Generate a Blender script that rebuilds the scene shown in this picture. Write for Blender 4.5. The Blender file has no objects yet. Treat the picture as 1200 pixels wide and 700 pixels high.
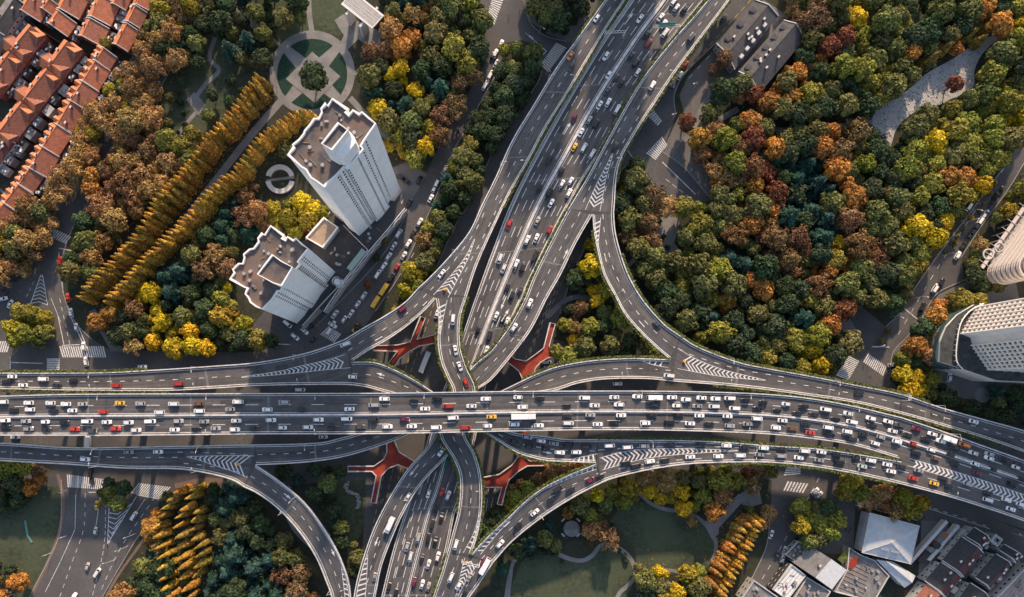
import bpy, bmesh, math, random
from mathutils import Vector
from mathutils.geometry import tessellate_polygon
random.seed(7)
scene = bpy.context.scene
COL = scene.collection
R = math.radians

# ---------------------------------------------------------------- camera
H = 340.0            # height of the camera above the ground
NX, NY = 557.0, 463.0   # photo pixel straight below the camera
S = 0.425            # metres of ground per photo pixel
cam_d = bpy.data.cameras.new('camera')
cam = bpy.data.objects.new('camera', cam_d); COL.objects.link(cam)
cam.location = (0, 0, H); cam.rotation_euler = (0, 0, 0)
cam_d.sensor_width = 36.0; cam_d.lens = 24.0
cam_d.shift_x = (600 - NX) / 1200.0; cam_d.shift_y = (NY - 350) / 1200.0
cam_d.clip_start = 1.0; cam_d.clip_end = 8000
scene.camera = cam

# ---------------------------------------------------------------- sky and sun
SUN_EL, SUN_AZ = R(27), R(8)        # azimuth: clockwise from +Y, where the light comes from
world = bpy.data.worlds.new('World'); scene.world = world; world.use_nodes = True
wn = world.node_tree.nodes; bg = wn['Background']
sky = wn.new('ShaderNodeTexSky'); sky.sky_type = 'NISHITA'; sky.sun_disc = False
sky.sun_elevation = SUN_EL; sky.sun_rotation = SUN_AZ
sky.air_density = 1.0; sky.dust_density = 1.5; sky.ozone_density = 1.2
sat = wn.new('ShaderNodeHueSaturation'); sat.inputs['Saturation'].default_value = 0.85
world.node_tree.links.new(sky.outputs[0], sat.inputs['Color']); world.node_tree.links.new(sat.outputs[0], bg.inputs[0]); bg.inputs[1].default_value = 0.145
sun_d = bpy.data.lights.new('sun', 'SUN'); sun_d.energy = 3.9; sun_d.angle = R(2.0); sun_d.color = (1.0, 0.74, 0.51)
sun = bpy.data.objects.new('sun', sun_d); COL.objects.link(sun)
sd = Vector((math.sin(SUN_AZ)*math.cos(SUN_EL), math.cos(SUN_AZ)*math.cos(SUN_EL), math.sin(SUN_EL)))
sun.rotation_euler = sd.to_track_quat('Z', 'Y').to_euler()
sun.location = (0, 200, 300)
vs = scene.view_settings
vs.view_transform = 'Standard'; vs.look = 'None'; vs.exposure = 0.6; vs.gamma = 1.0

# ---------------------------------------------------------------- helpers
def W(px, py, h=0.0):
    k = S * (1 - h / H)
    return Vector(((px - NX) * k, (NY - py) * k, h))

_m = {}
def mat(name, col, rough=0.8, metal=0.0, noise=0.0, scale=1.0, col2=None, detail=6, spec=0.3, bump=0.0, contrast=None, stretch=None):
    if name in _m: return _m[name]
    m = bpy.data.materials.new(name); m.use_nodes = True
    nt = m.node_tree; b = nt.nodes['Principled BSDF']
    b.inputs['Roughness'].default_value = rough; b.inputs['Metallic'].default_value = metal
    b.inputs['Specular IOR Level'].default_value = spec
    c = tuple(col) + (1,)
    if col2 is None and noise > 0:
        col2 = tuple(max(0, x * (1 - noise)) for x in col); c = tuple(min(1, x * (1 + noise * .5)) for x in col) + (1,)
    if col2 is not None:
        tc = nt.nodes.new('ShaderNodeTexCoord')
        n = nt.nodes.new('ShaderNodeTexNoise'); n.inputs['Scale'].default_value = scale; n.inputs['Detail'].default_value = detail
        n.inputs['Roughness'].default_value = 0.65
        if stretch:
            mp = nt.nodes.new('ShaderNodeMapping'); mp.inputs['Scale'].default_value = stretch
            nt.links.new(tc.outputs['Object'], mp.inputs[0]); nt.links.new(mp.outputs[0], n.inputs['Vector'])
        else: nt.links.new(tc.outputs['Object'], n.inputs['Vector'])
        r = nt.nodes.new('ShaderNodeValToRGB')
        lo, hi = contrast or (0.35, 0.65)
        r.color_ramp.elements[0].position = lo; r.color_ramp.elements[1].position = hi
        r.color_ramp.elements[0].color = tuple(col2) + (1,); r.color_ramp.elements[1].color = c
        nt.links.new(n.outputs['Fac'], r.inputs[0]); nt.links.new(r.outputs[0], b.inputs['Base Color'])
        if bump > 0:
            bp = nt.nodes.new('ShaderNodeBump'); bp.inputs['Strength'].default_value = bump
            nt.links.new(n.outputs['Fac'], bp.inputs['Height']); nt.links.new(bp.outputs[0], b.inputs['Normal'])
    else:
        b.inputs['Base Color'].default_value = c
    _m[name] = m
    return m

def obj_color_mat(name, rough=0.35, metal=0.0, coat=0.0, var=0.0, scale=0.6):
    """base colour taken from the object's own paint colour, with a little wear"""
    if name in _m: return _m[name]
    m = bpy.data.materials.new(name); m.use_nodes = True
    nt = m.node_tree; b = nt.nodes['Principled BSDF']
    b.inputs['Roughness'].default_value = rough; b.inputs['Metallic'].default_value = metal
    b.inputs['Coat Weight'].default_value = coat
    oi = nt.nodes.new('ShaderNodeObjectInfo')
    if var > 0:
        tc = nt.nodes.new('ShaderNodeTexCoord'); n = nt.nodes.new('ShaderNodeTexNoise')
        n.inputs['Scale'].default_value = scale; n.inputs['Detail'].default_value = 5
        nt.links.new(tc.outputs['Object'], n.inputs['Vector'])
        mr = nt.nodes.new('ShaderNodeMapRange'); mr.inputs[1].default_value = .3; mr.inputs[2].default_value = .7
        mr.inputs[3].default_value = 1 - var; mr.inputs[4].default_value = 1 + var * .6
        nt.links.new(n.outputs['Fac'], mr.inputs[0])
        mx = nt.nodes.new('ShaderNodeVectorMath'); mx.operation = 'SCALE'
        nt.links.new(oi.outputs['Color'], mx.inputs[0]); nt.links.new(mr.outputs[0], mx.inputs['Scale'])
        nt.links.new(mx.outputs[0], b.inputs['Base Color'])
    else:
        nt.links.new(oi.outputs['Color'], b.inputs['Base Color'])
    _m[name] = m
    return m

class MB:
    """collects faces; build() links them as ONE mesh object"""
    def __init__(s): s.v = []; s.f = []; s.mi = []; s.uv = []; s.useuv = False
    def face(s, pts, mi=0, uv=None):
        i = len(s.v); s.v += [tuple(p) for p in pts]; s.f.append(tuple(range(i, i + len(pts)))); s.mi.append(mi)
        if uv: s.useuv = True
        s.uv.append(uv)
    def mesh(s, vs, fs, mi=0):
        i = len(s.v); s.v += [tuple(p) for p in vs]
        for f in fs: s.f.append(tuple(i + k for k in f)); s.mi.append(mi); s.uv.append(None)
    def box(s, c, size, rz=0.0, mi=0, taper=1.0):
        x, y, z = size[0] / 2, size[1] / 2, size[2]
        ca, sa = math.cos(rz), math.sin(rz)
        vs = []
        for k, t in ((0, 1.0), (1, taper)):
            for (a, b) in ((-x, -y), (x, -y), (x, y), (-x, y)):
                a *= t; b *= t
                vs.append((c[0] + a * ca - b * sa, c[1] + a * sa + b * ca, c[2] + k * z))
        s.mesh(vs, [(3, 2, 1, 0), (4, 5, 6, 7), (0, 1, 5, 4), (1, 2, 6, 5), (2, 3, 7, 6), (3, 0, 4, 7)], mi)
    def prism(s, pts, z0, z1, mi=0, top=True, bottom=False, mi_top=None):
        """pts: xy list, any winding"""
        a = sum(pts[i][0] * pts[(i + 1) % len(pts)][1] - pts[(i + 1) % len(pts)][0] * pts[i][1] for i in range(len(pts)))
        if a < 0: pts = list(reversed(pts))
        n = len(pts)
        vs = [(p[0], p[1], z0) for p in pts] + [(p[0], p[1], z1) for p in pts]
        s.mesh(vs, [(i, (i + 1) % n, n + (i + 1) % n, n + i) for i in range(n)], mi)
        tess = tessellate_polygon([[Vector((p[0], p[1], 0)) for p in pts]])
        mt = mi if mi_top is None else mi_top
        for t in tess:
            q = [pts[i] for i in t]
            ar = (q[1][0]-q[0][0])*(q[2][1]-q[0][1])-(q[2][0]-q[0][0])*(q[1][1]-q[0][1])
            if ar < 0: q = q[::-1]
            if top: s.face([(p[0], p[1], z1) for p in q], mt)
            if bottom: s.face([(p[0], p[1], z0) for p in q[::-1]], mi)
    def poly(s, pts, z, mi=0):
        tess = tessellate_polygon([[Vector((p[0], p[1], 0)) for p in pts]])
        for t in tess:
            q = [pts[i] for i in t]
            ar = (q[1][0]-q[0][0])*(q[2][1]-q[0][1])-(q[2][0]-q[0][0])*(q[1][1]-q[0][1])
            if ar < 0: q = q[::-1]
            s.face([(p[0], p[1], z) for p in q], mi)
    def tube(s, p0, p1, r0, r1=None, n=8, mi=0, cap=True):
        r1 = r0 if r1 is None else r1
        p0, p1 = Vector(p0), Vector(p1); d = (p1 - p0)
        if d.length < 1e-6: return
        d.normalize(); a = d.orthogonal().normalized(); b = d.cross(a)
        vs = []
        for p, r in ((p0, r0), (p1, r1)):
            for k in range(n):
                t = 2 * math.pi * k / n; vs.append(p + (a * math.cos(t) + b * math.sin(t)) * r)
        fs = [(k, (k + 1) % n, n + (k + 1) % n, n + k) for k in range(n)]
        if cap: fs += [tuple(range(n - 1, -1, -1)), tuple(range(n, 2 * n))]
        s.mesh(vs, fs, mi)
    def wall(s, pts, w, z0, z1, mi=0, closed=False):
        """a wall of width w centred on an xy polyline; z0/z1 numbers or lists"""
        n = len(pts); P = [Vector((p[0], p[1])) for p in pts]
        nr = []
        for i in range(n):
            a = P[i - 1] if (i > 0 or closed) else P[i]; b = P[(i + 1) % n] if (i < n - 1 or closed) else P[i]
            d = (b - a); d = d.normalized() if d.length > 0 else Vector((1, 0))
            m = Vector((-d.y, d.x))
            if 0 < i < n - 1 or closed:
                d1 = (P[i] - P[i-1]); d1 = d1.normalized() if d1.length > 0 else d
                c = abs(Vector((-d1.y, d1.x)).dot(m)); m = m / max(c, .5)
            nr.append(m)
        g0 = (lambda i: z0[i]) if isinstance(z0, (list, tuple)) else (lambda i: z0)
        g1 = (lambda i: z1[i]) if isinstance(z1, (list, tuple)) else (lambda i: z1)
        vs = []
        for i in range(n):
            a = P[i] + nr[i] * w / 2; b = P[i] - nr[i] * w / 2
            vs += [(a.x, a.y, g0(i)), (b.x, b.y, g0(i)), (b.x, b.y, g1(i)), (a.x, a.y, g1(i))]
        fs = []
        rng = range(n) if closed else range(n - 1)
        for i in rng:
            j = (i + 1) % n
            for k in range(4):
                fs.append((4 * i + k, 4 * i + (k + 1) % 4, 4 * j + (k + 1) % 4, 4 * j + k))
        if not closed: fs += [(3, 2, 1, 0), (4 * n - 4, 4 * n - 3, 4 * n - 2, 4 * n - 1)]
        s.mesh(vs, fs, mi)
    def make(s, name, mats, off=(0, 0, 0), smooth=False):
        me = bpy.data.meshes.new(name)
        me.from_pydata([(a - off[0], b - off[1], c - off[2]) for (a, b, c) in s.v], [], s.f)
        for m in (mats if isinstance(mats, (list, tuple)) else [mats]): me.materials.append(m)
        if any(s.mi): me.polygons.foreach_set('material_index', s.mi)
        if s.useuv:
            uvl = me.uv_layers.new(name='UVMap'); k = 0
            for f, uv in zip(s.f, s.uv):
                for j in range(len(f)):
                    if uv: uvl.data[k].uv = uv[j]
                    k += 1
        if smooth: me.polygons.foreach_set('use_smooth', [True] * len(me.polygons))
        me.update()
        return me
    def build(s, name, mats, parent=None, world=True, smooth=False):
        """verts in world coordinates unless world=False (then local to the parent)"""
        off = (0, 0, 0)
        if parent is not None and world: off = tuple(parent.location)
        o = bpy.data.objects.new(name, s.make(name, mats, off, smooth)); COL.objects.link(o)
        if parent is not None: o.parent = parent
        return o

def tag(o, label=None, cat=None, group=None, kind=None):
    if label: o['label'] = label
    if cat: o['category'] = cat
    if group: o['group'] = group
    if kind: o['kind'] = kind
    return o
def thing(name, label, cat, loc=(0, 0, 0), rz=0.0, group=None):
    o = bpy.data.objects.new(name, None); COL.objects.link(o); o.empty_display_size = 1
    o.location = loc; o.rotation_euler = (0, 0, rz)
    return tag(o, label, cat, group)
def copy_tree(o, parent=None):
    c = o.copy(); COL.objects.link(c); c.parent = parent
    for ch in KIDS.get(o.name, []):
        copy_tree(bpy.data.objects[ch], c)
    return c
KIDS = {}
def reg(root):
    """remember the children of a prototype, so that copying needs no search"""
    for o in list(bpy.data.objects):
        if o.parent is not None:
            KIDS.setdefault(o.parent.name, [])
            if o.name not in KIDS[o.parent.name]: KIDS[o.parent.name].append(o.name)
def child(name, me, parent, color=None):
    o = bpy.data.objects.new(name, me); COL.objects.link(o); o.parent = parent
    if color: o.color = color
    return o
def nth(i):
    w = ['first', 'second', 'third', 'fourth', 'fifth', 'sixth', 'seventh', 'eighth', 'ninth', 'tenth', 'eleventh', 'twelfth']
    if i < 12: return w[i]
    n = i + 1
    suf = 'th' if 10 <= n % 100 <= 20 else {1: 'st', 2: 'nd', 3: 'rd'}.get(n % 10, 'th')
    return '%d%s' % (n, suf)

def spline(pts, step=3.0):
    """Catmull-Rom through 2D points, then resampled densely"""
    P = [Vector(p) for p in pts]
    if len(P) == 2:
        n = max(2, int((P[1] - P[0]).length / step)); return [P[0].lerp(P[1], i / n) for i in range(n + 1)]
    out = []
    Q = [P[0] * 2 - P[1]] + P + [P[-1] * 2 - P[-2]]
    for i in range(1, len(Q) - 2):
        p0, p1, p2, p3 = Q[i - 1], Q[i], Q[i + 1], Q[i + 2]
        t0 = 0; t1 = t0 + max((p1 - p0).length, .01) ** .5; t2 = t1 + max((p2 - p1).length, .01) ** .5; t3 = t2 + max((p3 - p2).length, .01) ** .5
        n = max(2, int((p2 - p1).length / step))
        for k in range(n):
            t = t1 + (t2 - t1) * k / n
            A1 = p0 * ((t1 - t) / (t1 - t0)) + p1 * ((t - t0) / (t1 - t0))
            A2 = p1 * ((t2 - t) / (t2 - t1)) + p2 * ((t - t1) / (t2 - t1))
            A3 = p2 * ((t3 - t) / (t3 - t2)) + p3 * ((t - t2) / (t3 - t2))
            B1 = A1 * ((t2 - t) / (t2 - t0)) + A2 * ((t - t0) / (t2 - t0))
            B2 = A2 * ((t3 - t) / (t3 - t1)) + A3 * ((t - t1) / (t3 - t1))
            out.append(B1 * ((t2 - t) / (t2 - t1)) + B2 * ((t - t1) / (t2 - t1)))
    out.append(P[-1])
    return out
def resample(pts, n):
    d = [0.0]
    for i in range(1, len(pts)): d.append(d[-1] + (pts[i] - pts[i - 1]).length)
    out = []; j = 0
    for k in range(n + 1):
        t = d[-1] * k / n
        while j < len(d) - 2 and d[j + 1] < t: j += 1
        f = (t - d[j]) / max(d[j + 1] - d[j], 1e-6)
        out.append(pts[j].lerp(pts[j + 1], min(max(f, 0), 1)))
    return out
def inside(p, poly):
    c = False; x, y = p[0], p[1]; n = len(poly); j = n - 1
    for i in range(n):
        xi, yi = poly[i][0], poly[i][1]; xj, yj = poly[j][0], poly[j][1]
        if (yi > y) != (yj > y) and x < (xj - xi) * (y - yi) / (yj - yi) + xi: c = not c
        j = i
    return c
# ---------------------------------------------------------------- the ground and its roads
def sheet_mat(name, a, b, c, s1, s2, rough=.95):
    """three-tone patchy sheet (soil, grass, asphalt repairs)"""
    m = bpy.data.materials.new(name); m.use_nodes = True; nt = m.node_tree; bs = nt.nodes['Principled BSDF']
    bs.inputs['Roughness'].default_value = rough; bs.inputs['Specular IOR Level'].default_value = .2
    tc = nt.nodes.new('ShaderNodeTexCoord')
    n1 = nt.nodes.new('ShaderNodeTexNoise'); n1.inputs['Scale'].default_value = s1; n1.inputs['Detail'].default_value = 8
    n2 = nt.nodes.new('ShaderNodeTexNoise'); n2.inputs['Scale'].default_value = s2; n2.inputs['Detail'].default_value = 8; n2.inputs['Roughness'].default_value = .7
    nt.links.new(tc.outputs['Object'], n1.inputs['Vector']); nt.links.new(tc.outputs['Object'], n2.inputs['Vector'])
    r1 = nt.nodes.new('ShaderNodeValToRGB'); r1.color_ramp.elements[0].position = .38; r1.color_ramp.elements[1].position = .62
    r1.color_ramp.elements[0].color = a + (1,); r1.color_ramp.elements[1].color = b + (1,)
    nt.links.new(n1.outputs['Fac'], r1.inputs[0])
    mr = nt.nodes.new('ShaderNodeMapRange'); mr.inputs[1].default_value = .42; mr.inputs[2].default_value = .62
    nt.links.new(n2.outputs['Fac'], mr.inputs[0])
    mx = nt.nodes.new('ShaderNodeMix'); mx.data_type = 'RGBA'
    nt.links.new(mr.outputs[0], mx.inputs['Factor']); nt.links.new(r1.outputs[0], mx.inputs['A']); mx.inputs['B'].default_value = c + (1,)
    nt.links.new(mx.outputs['Result'], bs.inputs['Base Color'])
    return m
M_ground = sheet_mat('ground_cover', (.024, .034, .024), (.042, .050, .032), (.060, .054, .038), .05, .4)
M_lawn = sheet_mat('lawn', (.034, .054, .034), (.070, .094, .054), (.088, .092, .056), .06, .5)
M_road = sheet_mat('street_asphalt', (.070, .069, .072), (.135, .128, .125), (.095, .092, .094), .04, .7, .85)
M_path = sheet_mat('park_paving', (.17, .168, .165), (.27, .262, .255), (.21, .205, .20), .15, 1.5, .9)
M_walk = sheet_mat('pavement', (.13, .125, .122), (.18, .172, .168), (.15, .145, .14), .1, 1.2, .9)
M_redwalk = sheet_mat('reddish_pavement', (.17, .115, .09), (.22, .15, .12), (.19, .13, .105), .1, 1.2, .9)
M_gravel = sheet_mat('pale_gravel', (.26, .255, .245), (.62, .61, .59), (.42, .41, .395), 2.2, 3.2, .95)
M_white = mat('road_paint', (.76, .75, .74), .7, col2=(.34,.335,.33), scale=1.1, contrast=(.30,.52))
M_yellow = mat('yellow_road_paint', (.55, .36, .07), .7, noise=.3, scale=.9)
M_kerb = mat('kerb_stone', (.34, .33, .32), .85, noise=.25, scale=1.0)
M_redpaint = mat('red_lane_surface', (.20, .055, .03), .8, noise=.35, scale=.5)

g = MB(); g.face([(-4000, -4000, 0), (4000, -4000, 0), (4000, 4000, 0), (-4000, 4000, 0)])
tag(g.build('ground', M_ground), kind='structure')
_z = [0.02]
def sheet(name, polys, m, smooth=False):
    b = MB()
    for p in polys:
        _z[0] += .004
        if smooth: p = [tuple(q) for q in spline(list(p) + [p[0]], 4)][:-1]
        b.poly([W(*q)[:2] for q in p], _z[0])
    return tag(b.build(name, m), kind='structure')
def strip_poly(pts, w):
    """a path of even width (pixels) along a smoothed polyline"""
    c = spline(pts, 4); n = len(c); a = []; b = []
    for i in range(n):
        d = (c[min(i + 1, n - 1)] - c[max(i - 1, 0)]).normalized(); m = Vector((-d.y, d.x)) * w / 2
        a.append(c[i] + m); b.append(c[i] - m)
    return [tuple(q) for q in a + b[::-1]]
def strips(name, lst, m):
    """each (polyline, width) as quads; one sheet height per strip"""
    b = MB()
    for pts, w in lst:
        _z[0] += .004
        c = spline(pts, 4); n = len(c); L = []
        for i in range(n):
            d = (c[min(i + 1, n - 1)] - c[max(i - 1, 0)]).normalized(); q = Vector((-d.y, d.x)) * w / 2
            L.append((W(*(c[i] + q)), W(*(c[i] - q))))
        for i in range(n - 1):
            (a0, b0), (a1, b1) = L[i], L[i + 1]
            z = _z[0]
            b.face([(a0.x, a0.y, z), (a1.x, a1.y, z), (b1.x, b1.y, z), (b0.x, b0.y, z)])
    return tag(b.build(name, m), kind='structure')

ROADS = {
 'west street': [(215,-60),(185,30),(150,75),(120,130),(95,180),(70,225),(52,262),(48,290),(30,318),(-60,350),(-60,420),(132,412),(108,398),(90,380),(76,350),(72,310),(82,275),(105,235),(130,190),(155,150),(185,107),(207,70),(225,40),(262,-60)],
 'under': [(-260,412),(130,410),(300,413),(345,400),(400,398),(470,392),(560,380),(660,400),(700,425),(800,440),(980,440),(1062,465),(1120,486),(1460,610),(1460,700),(1260,640),(1100,588),(1000,572),(900,562),(860,552),(700,548),(620,546),(560,565),(450,560),(300,572),(210,572),(72,570),(-260,580)],
 'nsroad': [(760,-80),(665,60),(628,100),(610,128),(580,174),(549,240),(536,260),(512,312),(480,365),(455,420),(440,470),(430,560),(425,640),(400,700),(380,760),(540,760),(560,690),(590,600),(600,545),(620,440),(640,400),(658,366),(670,325),(700,262),(728,200),(745,187),(775,225),(815,240),(834,235),(800,195),(776,178),(792,135),(790,112),(800,90),(839,50),(890,0),(940,-80)],
 'tower street': [(585,50),(592,70),(575,98),(546,152),(531,178),(513,226),(491,275),(470,320),(440,365),(410,408),(345,408),(290,388),(340,330),(352,285),(380,262),(440,205),(478,188),(500,202),(515,172),(545,115),(575,65)],
 'north junction': [(545,-60),(618,-60),(619,24),(637,41),(664,49),(700,30),(700,70),(640,160),(600,200),(612,126),(634,88),(631,70),(622,50),(608,47),(588,52),(575,72),(568,40)],
 'east street': [(1235,90),(1192,165),(1175,198),(1140,245),(1100,298),(1072,338),(1055,366),(1038,383),(1008,358),(986,374),(1008,402),(978,442),(1064,468),(1042,444),(1047,412),(1062,396),(1082,370),(1097,345),(1131,328),(1126,302),(1152,262),(1180,224),(1240,130)],
 'southeast street': [(905,545),(1000,556),(1100,585),(1300,660),(1300,720),(1190,668),(1110,610),(1110,640),(1085,668),(1078,610),(1002,592),(1000,650),(930,648),(905,682),(895,760),(855,760),(880,680),(898,640),(903,600)],
 'southwest street': [(72,560),(210,570),(185,605),(165,625),(143,660),(120,700),(100,760),(15,760),(37,695),(60,650),(70,625),(72,587)],
}
sheet('lawn', [[(-20,600),(40,560),(68,560),(70,600),(62,640),(30,705),(-20,705)],
  [(613,652),(655,650),(690,655),(705,640),(735,648),(744,672),(728,705),(600,705)],
  [(715,610),(735,590),(800,600),(835,630),(835,660),(800,672),(750,668),(742,640)],
  [(208,60),(250,40),(300,60),(290,110),(240,160),(190,165),(180,120)],
  [(310,0),(400,0),(400,40),(372,40),(330,50)],[(395,560),(432,560),(430,600),(412,640),(380,600)],
  [(1040,60),(1062,40),(1060,0),(1090,0),(1100,40),(1060,75)]], M_lawn, True)
sheet('street', [ROADS[k] for k in ROADS], M_road)
sheet('pavement', [[(895,0),(843,52),(806,90),(796,112),(806,150),(850,110),(925,20)],[(776,178),(800,195),(834,235),(850,225),(806,160),(796,135)],
  [(612,0),(622,26),(640,40),(668,50),(705,5),(720,-40),(690,-40),(676,30),(640,32),(625,10),(622,-40)],
  [(975,372),(990,362),(1010,400),(1000,405)],[(1046,412),(1064,396),(1100,345),(1132,330),(1190,330),(1220,470),(1064,466)],
  [(1080,610),(1112,612),(1100,660),(1075,690)],[(440,205),(478,190),(500,205),(480,240)],
  [(104,365),(112,362),(125,395),(150,412),(130,412)]], M_walk)
strips('reddish_pavement', [([(68,556),(74,585),(70,622),(58,655),(36,700),(20,740)],4.0), ([(205,578),(186,606),(163,640),(135,680),(115,720)],3.0), ([(205,570),(240,563),(266,565)],6), ([(243,566),(250,585),(255,605)],6),
   ([(1012,640),(1018,590)],6)], M_redwalk)
sheet('gravel_court', [[(1020,145),(1025,130),(1040,117),(1062,107),(1085,87),(1115,70),(1145,50),(1165,42),(1179,45),(1165,50),(1150,65),(1142,82),(1141,102),(1132,112),(1117,115),(1097,125),(1075,130),(1060,140),(1050,152),(1042,175),(1038,160),(1025,150)]], M_gravel, True)
def ring_pts(c, r, n=48, a0=0, a1=360): return [(c[0]+r*math.cos(R(a0+(a1-a0)*i/n)), c[1]+r*math.sin(R(a0+(a1-a0)*i/n))) for i in range(n + (a1-a0 < 360))]
sheet('plaza', [ring_pts((366,86),50), [(392,24),(402,17),(452,40),(444,60),(432,56),(420,46),(408,58),(398,52),(403,42)],
   [(770,255),(795,250),(796,265),(790,285),(800,297),(788,305),(774,292),(768,275)], [(866,580),(874,574),(888,568),(893,590),(880,594),(870,592)],
   [(218,117),(228,108),(241,123),(233,136)], [(823,610),(843,612),(842,626),(834,632)], ring_pts((1151,463),9,24)], M_path)
strips('garden_path', [([(330,118),(300,152),(262,200),(235,235),(205,275),(180,305)],8.5), ([(361,-20),(363,20),(366,40)],6),
   ([(398,58),(420,35)],8), ([(414,86),(437,83)],6), ([(410,115),(447,155),(468,175)],7), ([(285,15),(310,38),(333,58)],4), ([(252,44),(246,70),(257,82),(240,100),(225,122)],5),
   ([(230,132),(215,150),(204,166)],4.5), ([(258,-5),(280,15),(300,34)],5), ([(592,705),(597,675),(604,655),(616,648)],4), ([(655,650),(668,655),(682,657),(694,651),(703,640),(712,638),(724,642),(736,651),(743,664),(744,676),(736,686),(726,695),(720,712)],5),
   ([(777,668),(790,669),(806,675)],4), ([(748,578),(763,590),(780,597),(802,600),(818,607),(832,622),(839,638),(837,652),(832,662)],4.5), ([(869,582),(838,616)],10),
   ([(814,300),(830,304),(841,314),(843,330),(838,345)],3), ([(735,312),(755,296),(772,288)],5), ([(1062,-10),(1063,30),(1065,50),(1067,72)],9), ([(900,152),(935,152),(985,148),(1022,143)],5),
   ([(744,665),(748,692),(744,712)],3), ([(640,372),(668,350),(690,350),(720,380)],6), ([(865,128),(800,165)],7), ([(812,150),(834,108)],8), ([(300,236),(330,243)],4), ([(312,212),(345,208)],3),
   ([(0,222),(20,240)],3), ([(600,665),(596,700)],3), ([(330,585),(345,620),(375,650)],5)], M_path)
b = MB(); _z[0] += .004
for a0 in (45, 135, 225, 315):          # four planted quarters of the round plaza
    p = [(366+41*math.cos(R(a0+a)), 87+41*math.sin(R(a0+a))) for a in range(6, 86, 5)]
    p += [(366+13*math.cos(R(a0+45)), 87+13*math.sin(R(a0+45)))]
    b.poly([W(*q)[:2] for q in p], _z[0])
tag(b.build('lawn', mat('clipped_hedge_grass', (.012,.042,.028), .9, noise=.4, scale=.8)), kind='structure')
b = MB(); _z[0] += .006
b.poly([W(*q)[:2] for q in [(366,61),(399,90),(369,121),(335,93)]], _z[0])
tag(b.build('plaza', M_path), kind='structure')

# ---- kerbs, real 12 cm steps
kb = MB()
def kerb(pts, w=.35, h=.14):
    c = spline(pts, 5); kb.wall([W(*q)[:2] for q in c], w, 0, h)
for k in [[(215,-20),(185,30),(150,75),(120,130),(95,180),(70,225),(52,262)],[(262,-40),(225,40),(207,70),(185,107),(155,150),(130,190),(105,235),(82,275),(72,310),(76,350),(90,380),(108,398)],
  [(628,100),(610,128),(580,174),(549,240),(536,260),(512,312)],[(592,70),(575,98),(546,152),(531,178),(513,226),(491,275),(470,320),(440,365)],
  [(480,245),(458,285),(440,310),(400,352),(365,388)],[(619,0),(620,24),(637,41),(664,49)],[(634,70),(634,88),(612,126)],
  [(890,0),(839,50),(800,90),(790,112),(792,135)],[(745,187),(728,200),(715,235)],[(776,178),(800,195),(834,235)],[(745,187),(775,225),(815,240)],
  [(1175,198),(1140,245),(1100,298),(1072,338),(1055,366),(1038,383)],[(1215,165),(1180,224),(1152,262),(1126,302)],[(1131,328),(1097,345),(1082,370),(1062,396),(1047,412),(1042,444)],
  [(903,600),(898,640),(880,680),(862,720)],[(72,562),(72,587),(70,625),(60,650),(37,695)],[(205,576),(185,605),(165,625),(143,660),(120,700)],[(656,368),(668,330),(685,290)],[(1002,592),(1075,610)]]:
    kerb(k)
tag(kb.build('kerb', M_kerb), kind='structure')
rg = random.Random(14); sb_ = MB(); GR0 = [(1022,146),(1040,118),(1062,108),(1086,88),(1115,72),(1145,54),(1150,64),(1140,84),(1138,102),(1112,112),(1094,125),(1060,138),(1048,150),(1042,172)]
while len(sb_.f) < 6*420:
    x, y = rg.uniform(1020, 1152), rg.uniform(52, 174)
    if not inside((x, y), GR0): continue
    p = W(x, y); sb_.box((p.x, p.y, .05), (rg.uniform(.3, 1.3), rg.uniform(.3, 1.0), rg.uniform(.1, .45)), rg.uniform(0, 3))
tag(sb_.build('pale_stones', mat('pale_stone', (.50,.49,.47), .9, noise=.5, scale=.8)), 'loose pale stones strewn over the gravel court', 'stones', kind='stuff')

# ---- painted markings on the ground streets
mk = MB(); yk = MB()
def line(b, p, q, w=.22, z=.10):
    a, c = W(*p), W(*q); d = (c - a); d.z = 0
    if d.length < .01: return
    d.normalize(); m = Vector((-d.y, d.x, 0)) * w / 2
    b.face([(a+m).to_tuple()[:2]+(z,), (a-m).to_tuple()[:2]+(z,), (c-m).to_tuple()[:2]+(z,), (c+m).to_tuple()[:2]+(z,)][::-1])
def dashed(b, pts, on, off, w=.22, z=.10):
    c = resample(spline(pts, 2), 400); d = 0; st = None
    for i in range(400):
        d0 = d; d += (c[i+1]-c[i]).length
        on_now = (d0 % (on+off)) < on
        if on_now and st is None: st = c[i]
        if st is not None and not on_now: line(b, st, c[i], w, z); st = None
def crosswalk(a, b_, c, d, n):
    a, b_, c, d = map(Vector, (a, b_, c, d))
    for i in range(n):
        t0 = (i + .22) / n; t1 = (i + .78) / n
        q = [a.lerp(b_, t0), a.lerp(b_, t1), d.lerp(c, t1), d.lerp(c, t0)]
        mk.poly([W(*v)[:2] for v in q], .105)
for c in [((60,266),(84,278),(77,286),(53,275),10),((69,406),(122,406),(125,419),(73,419),20),((55,420),(55,434),(70,434),(70,420),7),((0,400),(13,400),(9,413),(-4,413),5),
  ((78,556),(125,562),(122,574),(79,571),19),((162,566),(201,571),(187,585),(153,578),15),((652,50),(633,76),(642,85),(664,56),14),((592,-6),(579,30),(571,18),(578,-6),13),
  ((765,128),(776,142),(771,148),(757,134),7),((776,160),(757,180),(768,188),(782,170),11),((995,417),(979,440),(994,446),(1007,423),13),((1017,414),(1039,430),(1035,441),(1011,424),12),
  ((922,564),(948,567),(942,578),(917,575),7),((922,547),(918,558),(938,556),(938,548),4),((385,382),(400,392),(392,402),(375,392),8)]: crosswalk(*c)
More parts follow.
